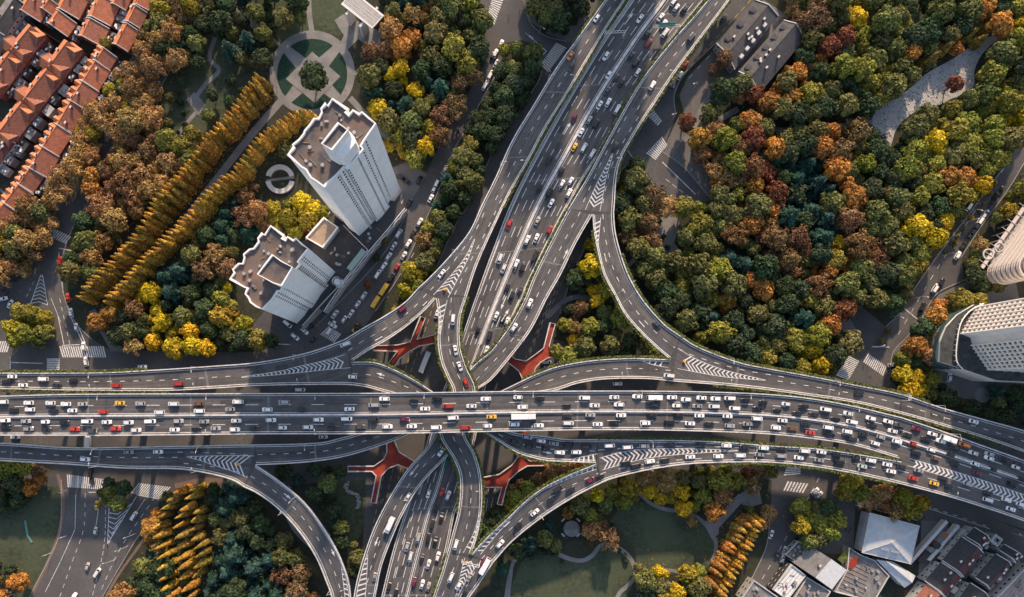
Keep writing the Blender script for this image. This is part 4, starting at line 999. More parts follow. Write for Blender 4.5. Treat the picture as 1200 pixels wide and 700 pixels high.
def clutter(P, root, z, n, seed, big=1.0):
    r = random.Random(seed); xs = [p[0] for p in P]; ys = [p[1] for p in P]; k = 0
    for _ in range(n*12):
        if k >= n: break
        x, y = r.uniform(min(xs), max(xs)), r.uniform(min(ys), max(ys))
        if not all(inside((x+dx, y+dy), P) for dx, dy in ((1.5,0),(-1.5,0),(0,1.5),(0,-1.5))): continue
        k += 1; b = MB(); a = r.random()*3.14; t = r.random()
        if t < .3: b.tube((x, y, z), (x, y, z+1.2*big), .7*big, n=12); b.build('water_tank', M_tank, root)
        elif t < .7: b.box((x, y, z), (r.uniform(.7, 1.8)*big, r.uniform(.5, 1.2)*big, r.uniform(.5, 1.1)), a); b.build('roof_unit', r.choice([M_tank, M_offwhite, M_greyroof]), root)
        else: b.box((x, y, z), (r.uniform(1.5, 3.5)*big, .25, .3), a); b.build('roof_pipe', M_rubble, root)

# ---- the two white residential towers
def tower(name, label, outline, hr, pent, hp, base, strips_, seed, roofm):
    P = ccw([tuple(W(x, y, hr)[:2]) for x, y in outline])
    cx = sum(p[0] for p in P)/len(P); cy = sum(p[1] for p in P)/len(P)
    root = thing(name, label, 'tower block', (cx, cy, 0))
    b = MB(); b.prism(P, 0, hr-1.3); b.build('wall', M_white_wall, root)
    b = MB(); b.poly([(cx+(p[0]-cx)*.985, cy+(p[1]-cy)*.985) for p in P], hr-1.27); b.build('roof', roofm, root)
    P2 = [(cx+(p[0]-cx)*.985, cy+(p[1]-cy)*.985) for p in P]
    parapet(P2, root, hr-1.3, hr, .55)
    Q = ccw([tuple(W(x, y, hp)[:2]) for x, y in pent]); qx = sum(p[0] for p in Q)/len(Q); qy = sum(p[1] for p in Q)/len(Q)
    b = MB(); b.prism(Q, hr-1.25, hp-1.0); ph = b.build('penthouse', M_white_wall, root)
    b = MB(); b.poly([(qx+(p[0]-qx)*.97, qy+(p[1]-qy)*.97) for p in Q], hp-.97); o = b.build('penthouse_roof', roofm, root)
    b = MB(); b.wall([(qx+(p[0]-qx)*.97, qy+(p[1]-qy)*.97) for p in Q], .4, hp-1.0, hp, closed=True); b.build('penthouse_parapet', M_white_wall, root)
    clutter([(cx+(p[0]-cx)*.9, cy+(p[1]-cy)*.9) for p in P], root, hr-1.25, 30, seed)
    b = MB(); 
    # the south east face between the two marked corners carries the slots of windows
    spots = []
    zs = [z for z in [hr-3.2-i*2.95 for i in range(40)] if z > base+2]
    for (c0, c1, cols) in strips_:
        A = W(*c0, hr); B = W(*c1, hr)
        spots += wall_windows((A.x, A.y), (B.x, B.y), cols, zs, .02)
    spots.sort(key=lambda s: -s[2])
    windows(root, spots, .75, 1.1)
    return root, P
tN_out = [(337,181.5),(344,172.5),(342,170),(350,163.5),(355.5,156.5),(356.5,153),(362,147),(368,138.5),(373,139),(377,131),(376,127),(381.5,120.5),(384,123.5),(389.3,115),(408,128),(404.5,131),(408.5,135),(414,128.6),(421.5,133.5),(424.5,130.7),(433,138),(440.7,144.3),
   (427,164),(423,171),(426,174.5),(414,190),(405.7,197.5),(403,195.5),(393.5,206),(379.3,219.3),(373,214.5),(364,208.5),(358,198.8),(353,196)]
root, P = tower('tower_block', 'tall white residential tower with a brown stained roof and small roof block', tN_out, 86, [(376.4,168.6),(396.4,143.6),(407.9,152),(388.6,175.7)], 101, 8,
    [((393.5,206),(403,195.5),[.12,.72]), ((405.7,197.5),(414,190),[.15]), ((414,190),(426,174.5),[.93]), ((427,164),(440.7,144.3),[.05])], 1, M_flatroof)
P_ = ccw([tuple(W(x, y, 94)[:2]) for x, y in [(388.5,177),(408.5,153),(415,160),(417,167),(402,186),(394,183)]]); b = MB(); b.prism(P_, 84.7, 94); b.build('stair_block', M_white_wall, root)
# slots down the face: nearly flush grey strips, the shade of recesses put into their colour
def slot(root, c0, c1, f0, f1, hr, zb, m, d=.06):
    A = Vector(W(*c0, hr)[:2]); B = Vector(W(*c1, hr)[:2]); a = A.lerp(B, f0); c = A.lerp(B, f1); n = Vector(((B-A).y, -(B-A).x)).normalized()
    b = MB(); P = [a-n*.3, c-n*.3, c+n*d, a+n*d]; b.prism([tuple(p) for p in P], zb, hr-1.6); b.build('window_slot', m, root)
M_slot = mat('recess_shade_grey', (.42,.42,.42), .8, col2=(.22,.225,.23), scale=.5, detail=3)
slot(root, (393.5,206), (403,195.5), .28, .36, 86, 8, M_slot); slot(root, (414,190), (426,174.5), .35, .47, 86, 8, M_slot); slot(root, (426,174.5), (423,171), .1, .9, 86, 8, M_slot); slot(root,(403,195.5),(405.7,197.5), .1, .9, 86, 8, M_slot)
tS_out = [(269,327),(274,320),(272,316),(279,309),(284,309),(286,302),(285,298),(292,292),(297,291),(303,283),(302,279),(307,273),(310,275),(317,264),(332.5,275.5),(330,279),(334.5,281.5),(337,277),(344,281.5),(347,279),(354,286),(361.5,291),(351,304),(349,307),(352,309.5),(342,321),(333,335),(328,342),(325,341),(318,352),(307.5,363),(300,360),(293,355),(291,350),(287,345),(290,338),(286,337)]
root2, P = tower('tower_block', 'shorter white residential tower with a dark stained roof and small white roof block', tS_out, 62, [(301,321.5),(319,298),(329,305.5),(343,313),(330,335),(320,332)], 71, 8,
    [((361.5,291),(351,304),[.7,.9]), ((352,309.5),(342,321),[.08,.22]), ((333,335),(328,342),[.3]), ((325,341),(318,352),[.1,.45])], 2, M_flatroof)
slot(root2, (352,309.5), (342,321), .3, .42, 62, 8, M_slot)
# fix window winding: faces are listed with the outside on their left, so mirror when needed (handled by box symmetry)

# ---- podium between the towers
root = thing('podium', 'low dark roofed shop block joining the two white towers along the parked street', 'shop building', tuple(W(400, 320)))
P, o = prism_px('wall', [(470,238),(476,245),(454,272),(432,298),(418,316),(400,338),(381,366),(374,362),(352,386),(344,380),(352,350),(350,318),(362,296),(384,262),(400,262),(430,228)], 0, 8, M_offwhite, root, 8, M_darkroof)
front = [(477,246),(455,273),(433,299),(419,317),(401,339),(382,367)]
pts = resample(spline(front, 2), 90)
wav = []
for i, p in enumerate(pts):
    d = (pts[min(i+1, 90)]-pts[max(i-1, 0)]).normalized(); n = Vector((-d.y, d.x)); wav.append(tuple(W(*(p+n*(1.1*abs(math.sin(i*math.pi/7.5)))), 8)[:2]))
b = MB(); b.wall(wav, .45, 7.4, 8.6); b.build('scalloped_canopy', M_offwhite, root)
b = MB(); b.wall([W(*(p+Vector((-2.4,-1.6))), 8)[:2] for p in pts], .3, 8, 8.9); b.build('roof_railing', M_white_wall, root)
P, o = prism_px('raised_hall', [(380,256),(396,267),(378.5,290),(359,283.5)][:2]+[(378.5,290),(359.5,279)], 8.003, 13, M_offwhite, root, 13, mat('tan_roof', (.36,.27,.20), .9, noise=.2, scale=.3))
parapet(P, root, 12.6, 14, .6)
b = MB(); A = [W(x, y, 10)[:2] for x, y in [(424,291),(429,295),(411,318),(406,314)]]; b.prism([tuple(a) for a in A], 9.4, 9.8); b.build('glass_canopy', M_greencanopy, root)
for i in range(5):
    p = Vector(A[0]).lerp(Vector(A[3]), (i+.5)/5); q = Vector(A[1]).lerp(Vector(A[2]), (i+.5)/5); b = MB(); b.tube((p.x, p.y, 8), (p.x, p.y, 9.4), .12); b.tube((q.x, q.y, 8), (q.x, q.y, 9.4), .12); b.build('canopy_post', M_trim, root)
b = MB(); p = W(396,331,11); b.tube((p.x, p.y, 8), (p.x, p.y, 14), 2.3, n=24, cap=False); b.tube((p.x, p.y, 8), (p.x, p.y, 12.5), 1.7, n=24); b.build('round_stair_tower', M_white_wall, root)
b = MB(); pts2 = [W(x, y, 9)[:2] for x, y in [(402,264),(431,293),(400,332),(378,355),(354,382)]]; b.wall(pts2, .35, 8, 9.2); b.build('roof_upstand', M_trim, root)
clutter([tuple(W(x, y, 8)[:2]) for x, y in [(404,270),(425,290),(400,318),(380,300)]], root, 8.01, 9, 4)
clutter([tuple(W(x, y, 8)[:2]) for x, y in [(430,262),(455,262),(432,290),(425,284)]], root, 8.01, 6, 5)
b = MB(); pr = []
for i in range(16):
    p = pts[int((i+.5)*90/16)]; d = (pts[min(int((i+.5)*90/16)+1, 90)]-p).normalized(); q = p+Vector((d.y, -d.x))*-.3
    c = W(q.x, q.y, 2); a = math.atan2(-d.y, d.x); wd = MB(); wd.box((c.x, c.y, .2), (3.4, .5, 3.2), a); wd.build('shop_front', M_win, root)

def seams(P, root, z, step, ang, seed):
    r = random.Random(seed); xs = [p[0] for p in P]; ys = [p[1] for p in P]; cx, cy = sum(xs)/len(xs), sum(ys)/len(ys); d = Vector((math.cos(ang), math.sin(ang))); n = Vector((-d.y, d.x)); b = MB(); q = MB()
    for i in range(-20, 21):
        run = []
        for j in range(-40, 41):
            p = Vector((cx, cy))+n*(i*step)+d*j*.8
            if inside(p, P): run.append(p)
        if len(run) > 3: b.wall([run[0], run[-1]], .12, z, z+.10)
        if len(run) > 8 and r.random() < .6:
            k = r.randrange(len(run)-6); m_ = r.randrange(2, 6); a, c = run[k], run[k+m_]; q.poly([tuple(a+n*.1), tuple(c+n*.1), tuple(c+n*(step-.1)), tuple(a+n*(step-.1))], z+.012)
    if b.f: b.build('roof_seams', M_greyroof, root)
    if q.f: q.build('roof_patch', r.choice([M_darkroof, M_rubble, M_offwhite]), root)
# ---- gabled houses
def gable(name, label, cat, quad, he, hr, mats, wallm=None, chim=2, seed=0, party=True, hipped=0.0, ridge_t=.5, annex=False, group=None, cross=None, root=None, z0=0, dormer=0):
    """quad: pixel corners at eaves height a-b (one eave), c-d (other eave, same direction: a-b-c-d round). The ridge runs parallel to a-b."""
    wallm = wallm or M_brick; r = random.Random(seed)
    a, b_, c, d = [W(x, y, he) for x, y in quad]
    cen = (a+b_+c+d)/4
    if root is None: root = thing(name, label, cat, (cen.x, cen.y, z0), 0, group)
    Z = Vector((0, 0, hr-he))
    r0 = a.lerp(d, ridge_t)+Z; r1 = b_.lerp(c, ridge_t)+Z
    ax = (r1-r0)
    h0 = r0+ax*hipped; h1 = r1-ax*hipped
    body = MB(); ins = [cen+(q-cen)*.95 for q in (a, b_, c, d)]
    body.prism([tuple(q[:2]) for q in ins], z0, he-.02, top=False)
    if hipped == 0:
        for e0, e1, rr in ((ins[0], ins[3], r0), (ins[1], ins[2], r1)):
            rr = cen+(rr-cen)*.95; rr.z = hr-.15
            f = [Vector((e0.x, e0.y, he-.02)), Vector((e1.x, e1.y, he-.02)), rr]; body.face(f); body.face(f[::-1]) if False else None
    body.build('wall', wallm, root)
    t = Vector((0, 0, .28)); rf = MB()
    def slab(P, mi):
        n = (P[1]-P[0]).cross(P[2]-P[0])
        if n.z < 0: P = P[::-1]
        k = len(P); rf.mesh([tuple(p) for p in P]+[tuple(p-t) for p in P], [tuple(range(k)), tuple(range(2*k-1, k-1, -1))]+[(i, k+i, k+(i+1) % k, (i+1) % k) for i in range(k)], mi)
    slab([a, b_, h1, h0], 0); slab([h0, h1, c, d], 1)
    if hipped > 0: slab([a, h0, d], 0); slab([b_, c, h1], 1)
    ro = rf.build('roof', [mats[0], mats[1]], root)
    rp = MB(); rp.wall([tuple(h0[:2]), tuple(h1[:2])], .3, hr-.05, hr+.12); rp.build('ridge_tiles', mats[0], root)
    if party:
        for e0, rr, e1 in ((a, r0, d), (b_, r1, c)):
            pw = MB(); n = ax.normalized()*.18
            for s, q in ((e0, rr), (rr, e1)):
                v = [s-n-t, s+n-t, q+n-t, q-n-t]; top = [p+Vector((0, 0, .75)) for p in v]
                pw.mesh([tuple(p) for p in v+top], [(0, 1, 2, 3), (4, 7, 6, 5), (0, 4, 5, 1), (1, 5, 6, 2), (2, 6, 7, 3), (3, 7, 4, 0)])
            pw.build('party_wall', M_trim, root)
    for k in range(chim):
        f = r.uniform(.15, .85); s = r.choice([-1, 1]); p = r0.lerp(r1, f).lerp((a.lerp(b_, f) if s < 0 else d.lerp(c, f)), r.uniform(.1, .5)); ang = math.atan2(ax.y, ax.x)
        cb = MB(); cb.box((p.x, p.y, p.z-.6), (1.1, .7, 1.9), ang); ch = cb.build('chimney', M_brick, root)
        cp = MB(); cp.box((p.x, p.y, p.z+1.3), (1.3, .9, .15), ang); cp.build('chimney_cap', M_trim, root)
    for k in range(dormer):
        f = (k+.6)/(dormer+.2); side = (a.lerp(b_, f)); p = r0.lerp(r1, f).lerp(side, .62); n = (side-r0.lerp(r1, f)); n.z = 0; n.normalize(); an = math.atan2(n.y, n.x)
        db = MB(); db.box((p.x, p.y, p.z-.8), (2.6, 1.7, 1.7), an); db.build('dormer', M_trim, root)
        dr = MB(); dr.box((p.x, p.y, p.z+.9), (2.8, 2.0, .15), an); dr.build('dormer_roof', mats[0], root)
        q = p+n*1.32; dw = MB(); dw.box((q.x, q.y, p.z-.1), (.08, 1.1, .9), an); dw.build('dormer_window', M_win, root)
    sp = []
    for (p, q) in ((ins[0], ins[1]), (ins[1], ins[2]), (ins[2], ins[3]), (ins[3], ins[0])):
        L = (q-p).length; n = max(1, int(L/3)); fr = [(i+.5)/n for i in range(n)]; zs = [z for z in (z0+he-1.8, z0+he-4.8) if z > z0+1]
        pa, qa = (p, q)
        for (x, y, z, an) in wall_windows(pa, qa, fr, zs, 0):
            cdir = Vector((x-cen.x, y-cen.y)); nn = Vector((-math.sin(an), math.cos(an)))
            dd = (q-p); nrm = Vector((dd.y, -dd.x)).normalized(); 
            if nrm.dot(Vector(((p+q)/2-cen)[:2])) < 0: nrm = -nrm
            sp.append((x+nrm.x*.04, y+nrm.y*.04, z, math.atan2(nrm.y, nrm.x)-math.pi/2))
    windows(root, sp, .8, 1.1, 40)
    if annex:
        nrm = (d-a); nrm.z = 0; L = nrm.length; nrm.normalize(); al = (b_-a).normalized(); ang = math.atan2(al.y, al.x)
        for k in range(3):
            f = (k+.5)/3; dep = r.uniform(2.2, 4.2); wd = (b_-a).length/3*.82; hh = r.uniform(2.8, 4.8); p = d.lerp(c, f)+nrm*(dep/2+.05)
            xb = MB(); xb.box((p.x, p.y, z0), (wd, dep, hh-z0), ang); xb.build('annex', r.choice([M_greyroof, M_offwhite, M_greyroof, M_darkroof]), root)
            for j in range(3):
                g_ = p+al*r.uniform(-wd*.4, wd*.4)+nrm*r.uniform(-dep*.35, dep*.35); ub = MB(); ub.box((g_.x, g_.y, hh), (r.uniform(.6, 1.6), r.uniform(.5, 1.0), r.uniform(.4, 1.2)), ang+r.choice([0, .3])); ub.build('roof_unit', r.choice([M_white_wall, M_tank, M_offwhite, M_rubble]), root)
    return root
def cross_gable(root, p0, p1, hw, he, hr, m0, m1):
    """a lower wing roof crossing the main ridge; p0-p1 pixel ends of its ridge"""
    a, c = W(*p0, hr), W(*p1, hr); d = (c-a); d.z = 0; d.normalize(); n = Vector((-d.y, d.x, 0))*hw; z = Vector((0, 0, hr-he)); rf = MB(); t = Vector((0, 0, .3)); hip = d*hw*.7
    for s, m in ((1, 0), (-1, 1)):
        P = [a+hip*0, c-hip*0, c+n*s-z, a+n*s-z]
        nn = (P[1]-P[0]).cross(P[2]-P[0]); P = P if nn.z > 0 else P[::-1]
        rf.mesh([tuple(p) for p in P]+[tuple(p-t) for p in P], [(0, 1, 2, 3), (7, 6, 5, 4)]+[(i, 4+i, 4+(i+1) % 4, (i+1) % 4) for i in range(4)], m)
    rf.build('wing_roof', [m0, m1], root)
    w = MB()
    pts = [a+n*.93, c+n*.93, c-n*.93, a-n*.93]; w.prism([tuple(p[:2]) for p in pts], 0, he-.35, top=False)
    for e, s in ((a, -1), (c, 1)):
        w.face([Vector((e.x, e.y, 0))+n*.93+Vector((0, 0, he-.35)), Vector((e.x, e.y, hr-.2)), Vector((e.x, e.y, 0))-n*.93+Vector((0, 0, he-.35))])
    w.build('wing_wall', M_brick, root)
    w = MB(); w.wall([tuple(a[:2]), tuple(c[:2])], .25, hr-.05, hr+.1); w.build('wing_ridge', m0, root)
    for e, s in ((a, -1), (c, 1)):
        wb = MB()
        q0, q1, q2 = e+n-z, e, e-n-z; off = d*s*.05; u = Vector((0, 0, .18))
        wb.tube(q0+u, q1+u, .16, n=6); wb.tube(q1+u, q2+u, .16, n=6); wb.build('verge_trim', M_greyroof, root)

def unW(v, h):
    k = S*(1-h/H); return (NX+v.x/k, NY-v.y/k)
def quad_m(p0, p1, ml, mr, he, hr, ext=0):
    a, c = W(*p0, hr), W(*p1, hr); d = (c-a); d.z = 0; d.normalize(); n = Vector((d.y, -d.x, 0)); n = -n if n.x > 0 else n
    return [unW(a+n*ml-d*ext, he), unW(c+n*ml+d*ext, he), unW(c-n*mr+d*ext, he), unW(a-n*mr-d*ext, he)]
def quad_ridge(p0, p1, wl, wr, ext=0):
    """pixel quad round a ridge: wl pixels to the left (north west), wr to the right (south east)"""
    a, b_ = Vector(p0), Vector(p1); d = (b_-a).normalized(); n = Vector((d.y, -d.x))
    if n.x > 0: n = -n
    return [tuple(a+n*wl-d*ext), tuple(b_+n*wl+d*ext), tuple(b_-n*wr+d*ext), tuple(a-n*wr-d*ext)]
rt = (M_littile, M_redtile2)  # lit slope and shaded slope told apart by tile colour
hs = [((36,30),(13,58),'red roofed house with a cross wing just below the corner of the dark alley'),((11,61),(-16,98),'red roofed house cut by the left edge of the photo, right below its twin'),
      ((79,48),(57,78),'large red roofed house with cross wings, topmost of the middle row below the alley'),((55,81),(27,117),'red roofed house with cross wings, second of the middle row below the alley'),((25,120),(-4,158),'red roofed house with cross wings, lowest of the middle row by the left edge')]
for i, (p0, p1, lab) in enumerate(hs):
    rr_ = gable('red_roofed_house', lab, 'house', quad_m(p0, p1, 5.0, 6.4, 5.6, 9.6), 5.6, 9.6, rt, seed=i, party=False, annex=True, group='red roofed houses at the upper left', ridge_t=5.0/11.4)
    j = Vector(p1); d = (Vector(p0)-j).normalized(); n = Vector((d.y, -d.x))
    cross_gable(rr_, tuple(j+d*4-n*15), tuple(j+d*4+n*15), 4.0, 6.2, 9.5, M_littile, M_redtile2)
    j = Vector(p0); cross_gable(rr_, tuple(j-d*6), tuple(j-d*6+n*15*(1 if n.x > 0 else -1)), 3.6, 6.2, 9.2, M_littile, M_redtile2)
brk = [(122,56),(112,71),(97,95),(83,118),(67,146),(50,172),(35,197),(22,216),(5,238),(-14,262)]
ords = ['uppermost', 'second', 'third', 'fourth', 'fifth', 'sixth', 'seventh', 'eighth', 'lowest']
for i in range(9):
    rr_ = gable('terraced_house', '%s red roofed terraced house of the row along the tree lined west street' % ords[i], 'house', quad_m(brk[i], brk[i+1], 4.2, 6.0+(i % 3)*.8, 5.4, 8.6, -.1), 5.4, 8.6, (M_littile, [M_redtile2, M_redtile, M_redtile2][i % 3]), seed=20+i, party=True, annex=True, group='terraced houses beside the west street', ridge_t=4.2/(10.2+(i % 3)*.8), chim=2)
    # saw tooth dormers on the north west side
    a, c = Vector(brk[i]), Vector(brk[i+1]); d = (c-a).normalized(); n = Vector((d.y, -d.x)); n = -n if n.x > 0 else n
    for k in range(3):
        q = a.lerp(c, (k+.5)/3); p0_ = W(*(q+n*1.0), 8.2); p1_ = W(*(q+n*9), 7.6); v = (p1_-p0_); vn = v.normalized(); m_ = Vector((-vn.y, vn.x, 0))*1.4
        db = MB(); A_ = p0_; B_ = p1_
        for s in (1, -1):
            f = [A_, B_, B_+m_*s-Vector((0, 0, 1.3)), A_+m_*s-Vector((0, 0, 1.3))]; nn = (f[1]-f[0]).cross(f[2]-f[0]); db.face(f if nn.z > 0 else f[::-1])
        db.face([B_, B_+m_-Vector((0, 0, 1.3)), B_-m_-Vector((0, 0, 1.3))]); db.build('dormer', M_littile, rr_)
top = [((118,-6),(107,19)),((106,21),(96,42)),((166,-12),(160,5)),((159,6),(150,25)),((149,27),(136,52)),((82,-14),(70,10)),((69,12),(58,28)),((40,-14),(25,12)),((58,-2),(50,10)),((140,-12),(133,4))]
tl = ['orange ridged terraced house at the top edge beside a grey yard','terraced house just above the dark alley with a narrow orange slope','narrow terraced house under plane trees at the top edge','narrow terraced house between white party walls next to plane trees','lowest narrow house of the short row beside the plane trees',
      'red roofed house at the top edge left of the cluttered grey yard','red roofed house above the alley left of the cluttered grey yard','red roofed house at the top edge nearest the corner alley','small red roofed back building behind the corner house','small back building between two short rows at the top edge']
for i, (p0, p1) in enumerate(top):
    gable('terraced_house', tl[i], 'house', quad_m(p0, p1, 4.0, 8.6 if i in (0, 1, 5, 6, 7) else 5.0, 5.4, 8.4, -.1), 5.4, 8.4, (M_littile, M_redtile if i % 2 == 0 else M_redtile2), seed=40+i, annex=i in (0, 1, 5, 6, 7), group='terraced houses at the top left', ridge_t=4.0/(12.6 if i in (0,1,5,6,7) else 9.0), chim=1)
gable('grey_house', 'grey flat and pitched house in the very top left corner of the photo', 'house', [(-14,30),(12,-8),(30,6),(6,42)], 7, 9, (M_greyroof, M_darkroof), M_offwhite, seed=60, annex=True)
gable('grey_house', 'low grey house below the corner house with pale balconies', 'house', [(-20,52),(-4,30),(10,40),(-8,62)], 6, 8, (M_greyroof, M_greyroof), M_offwhite, seed=61, annex=False)
gable('grey_house', 'grey roofed yard building at the left edge below the dark alley', 'house', [(-16,190),(6,160),(18,168),(-6,200)], 6, 7.5, (M_greyroof, M_maroontile), M_offwhite, seed=62, annex=True)
# long alley wall
t = MB(); pts_ = [W(x, y, 3)[:2] for x, y in [(6,-4),(22,16),(45,34),(80,56),(104,72),(118,84)]]; t.wall(pts_, .3, 0, 3); tag(t.build('alley_wall', M_brick), 'long low brick wall along the dark alley between the red roofed houses', 'wall')

# ---- grey tiled halls by the road
gm = (M_greytile, M_greytile)
r_ = gable('tiled_hall', 'long grey tiled hall beside the road with a stepped ridge and pale skylights', 'hall', [(839,51),(884,0),(912,19),(861,82)], 7, 9.6, gm, M_offwhite, seed=70, dormer=3, chim=6)
for k in range(5):
    p = W(*(Vector((866,70)).lerp(Vector((900,24)), (k+.5)/5)), 9); b = MB(); b.box((p.x, p.y, 7.3), (2.0, 1.6, 1.5), R(50)); b.build('skylight', M_trim, r_)
r_ = gable('tiled_hall', 'long grey tiled hall with dormers and pale trim next to the forest', 'hall', [(865,84),(918,24),(943,46),(890,110)], 7.5, 11.5, gm, M_offwhite, seed=71, dormer=5, chim=6, ridge_t=.42)
b = MB(); p = W(848, 40, 8); 
# ---- south east quarter
def flat(name, label, cat, px, h, m, mt, cl=3, seed=0, par=.7, group=None):
    c = W(sum(p[0] for p in px)/len(px), sum(p[1] for p in px)/len(px)); root = thing(name, label, cat, (c.x, c.y, 0), 0, group)
    P, o = prism_px('wall', px, 0, h, m, root, h, mt); cx = sum(p[0] for p in P)/len(P); cy = sum(p[1] for p in P)/len(P)
    if par: parapet([(cx+(p[0]-cx)*.97, cy+(p[1]-cy)*.97) for p in P], root, h-.3, h+par, .35, M_trim)
    clutter([(cx+(p[0]-cx)*.9, cy+(p[1]-cy)*.9) for p in P], root, h+.005, cl+6, seed)
    seams([(cx+(p[0]-cx)*.93, cy+(p[1]-cy)*.93) for p in P], root, h+.002, 1.6, R(50), seed)
    sp = []
    for i in range(len(P)):
        p, q = P[i], P[(i+1) % len(P)]; L = math.hypot(q[0]-p[0], q[1]-p[1])
        if L > 3: sp += wall_windows(p, q, [(k+.5)/int(L/3) for k in range(int(L/3))], [z for z in (h-1.8, h-5) if z > 1], .04)
    windows(root, sp, 1.1, 1.3, 60); return root
# square pale hipped roof
root = thing('market_hall', 'square hall with a pale blue grey pyramid roof and two skylights', 'hall', tuple(W(1044, 632)))
q = [(1020,602),(1076,617),(1066,660),(1011,647)]
P, o = prism_px('wall', q, 0, 8, M_offwhite, root, 8)
ap = W(1045,636,11.5); rf = MB(); C4 = [Vector((cp[0], cp[1], 8.05)) for cp in P]; cc = sum(C4, Vector())/4; C4 = [cc+(p-cc)*1.03 for p in C4]
for i in range(4): rf.face([C4[i], C4[(i+1) % 4], ap])
rf.build('roof', M_palemetal, root)
for i in range(4):
    b = MB(); b.tube(C4[i], ap, .13, n=6); b.build('roof_hip', M_trim, root)
b = MB(); b.wall([tuple(p[:2]) for p in C4], .3, 7.7, 8.25, closed=True); b.build('eaves_gutter', M_trim, root)
mid = (Vector(C4[0])+Vector(C4[1]))/2
for (x, y) in ((1037,641),(1049,644)):
    for cpt in (W(x, y, 9.6),):
        b = MB(); b.box((cpt.x, cpt.y, 9.2), (4.0, 3.4, .9), R(-14)); b.build('skylight', mat('skylight_glass', (.30,.31,.36), .3), root)
gable('annex_hall', 'narrow pale roofed annex south of the square pyramid roof', 'hall', [(1025,656),(1052,660),(1073,676),(1060,690)][:0]+[(1027,656),(1060,689),(1073,675),(1046,658)], 6, 7.6, (M_palemetal, M_palemetal), M_offwhite, seed=80, chim=0, party=False)
gable('workshop', 'gabled workshop with one bright white and one grey roof slope', 'workshop', [(974,691),(991,667),(951,640),(931,658)][:0]+[(975,691),(992,668),(950,640),(930,660)], 7, 10, (M_whitemetal, M_greyroof), M_offwhite, seed=81, chim=1, party=False, ridge_t=.5, annex=False)
r_ = flat('warehouse', 'flat white roofed warehouse with faint dark scribbles near the bottom edge', 'warehouse', [(927,661),(944,674),(922,703),(905,691)], 7, M_darkroof, M_whitemetal, 2, 82)
b = MB(); rr_ = random.Random(4); pp = None
for i in range(9):
    a = W(914+rr_.uniform(-4, 5), 686+rr_.uniform(-4, 4), 7.03)
    if pp: b.tube((pp.x, pp.y, 7.03), (a.x, a.y, 7.03), .1, n=4)
    pp = a
b.build('roof_scribble', M_darkroof, r_)
flat('warehouse', 'pale flat roofed building with a rounded roof hatch at the bottom edge', 'warehouse', [(883,680),(915,702),(905,725),(868,702)], 7, M_offwhite, M_greyroof, 3, 83)
flat('workshop', 'low grey roofed workshop in front of the white and grey gable', 'workshop', [(946,641),(931,657),(920,650),(935,634)], 4, M_offwhite, M_greyroof, 6, 84)
flat('workshop', 'flat grey workshop roof at the bottom edge beside the white warehouse', 'workshop', [(945,676),(973,693),(960,715),(928,704)], 6, M_offwhite, M_greyroof, 5, 85)
r_ = flat('courtyard_block', 'low courtyard block with brown roof strips and a small red awning', 'courtyard building', [(994,641),(1008,650),(1024,656),(1042,675),(1024,706),(978,694),(992,667)][:7], 5, M_offwhite, M_greyroof, 10, 86)
M_roofbeam = mat('weathered_beam', (.36,.29,.24), .9, noise=.3)
for k in range(9):
    a, c = Vector((998,650)).lerp(Vector((984,688)), k/8), Vector((1022,662)).lerp(Vector((1012,700)), k/8); b = MB(); b.wall([W(*a, 5.6)[:2], W(*c, 5.6)[:2]], .28, 5.01, 5.3); b.build('roof_beam', M_roofbeam, r_)
b = MB(); p = W(1000,660,5.6); b.box((p.x, p.y, 5.02), (6.0, 3.0, .5), R(50)); b.build('red_awning', mat('red_awning', (.32,.04,.02), .8, noise=.2), r_)
b = MB(); p = W(991,651,5.6); b.box((p.x, p.y, 5.02), (8.0, 3.2, .3), R(50)); b.build('roof_garden', M_planter, r_)
dm = (M_darktile, M_maroontile)
sl = [([(1104,657),(1127,629),(1152,648),(1129,676)],'dark and maroon tiled terraced house behind the long white yard walls'),([(1143,677),(1167,649),(1185,663),(1159,690)],'dark tiled house with scalloped white gable edges near the right corner'),
      ([(1084,681),(1103,659),(1127,677),(1108,700)],'dark and maroon tiled house just below the long terrace'),([(1171,645),(1177,638),(1198,653),(1190,660)],'small dark roofed house closest to the viaduct at the lower right'),
      ([(1122,705),(1137,683),(1158,699),(1144,722)],'maroon tiled house at the bottom edge left of the pale flat roof'),([(1068,708),(1086,684),(1107,701),(1090,724)],'brown tiled house with a pale gable at the bottom edge'),
      ([(1132,629),(1142,618),(1160,633),(1150,643)],'small dark lean to house at the top end of the long terrace')]
for i, (qd, lab) in enumerate(sl):
    gable('lane_house', lab, 'house', qd, 7, 10, dm if i != 5 else (M_redtile2, M_maroontile), M_offwhite, seed=90+i, chim=3, party=True, annex=True, group='dark roofed lane houses at the lower right', ridge_t=.55)
for i, (a, c, w) in enumerate([((1110,611),(1066,661),1.6),((1124,616),(1089,657),1.5),((1131,621),(1103,653),1.2)]):
    t = MB(); t.wall([W(*a, 3.5)[:2], W(*c, 3.5)[:2]], w, 0, 3.5); tag(t.build('yard_wall', M_trim), ['leftmost', 'middle', 'rightmost'][i]+' of three long white yard walls beside the pale pyramid roof', 'wall', 'long yard walls')
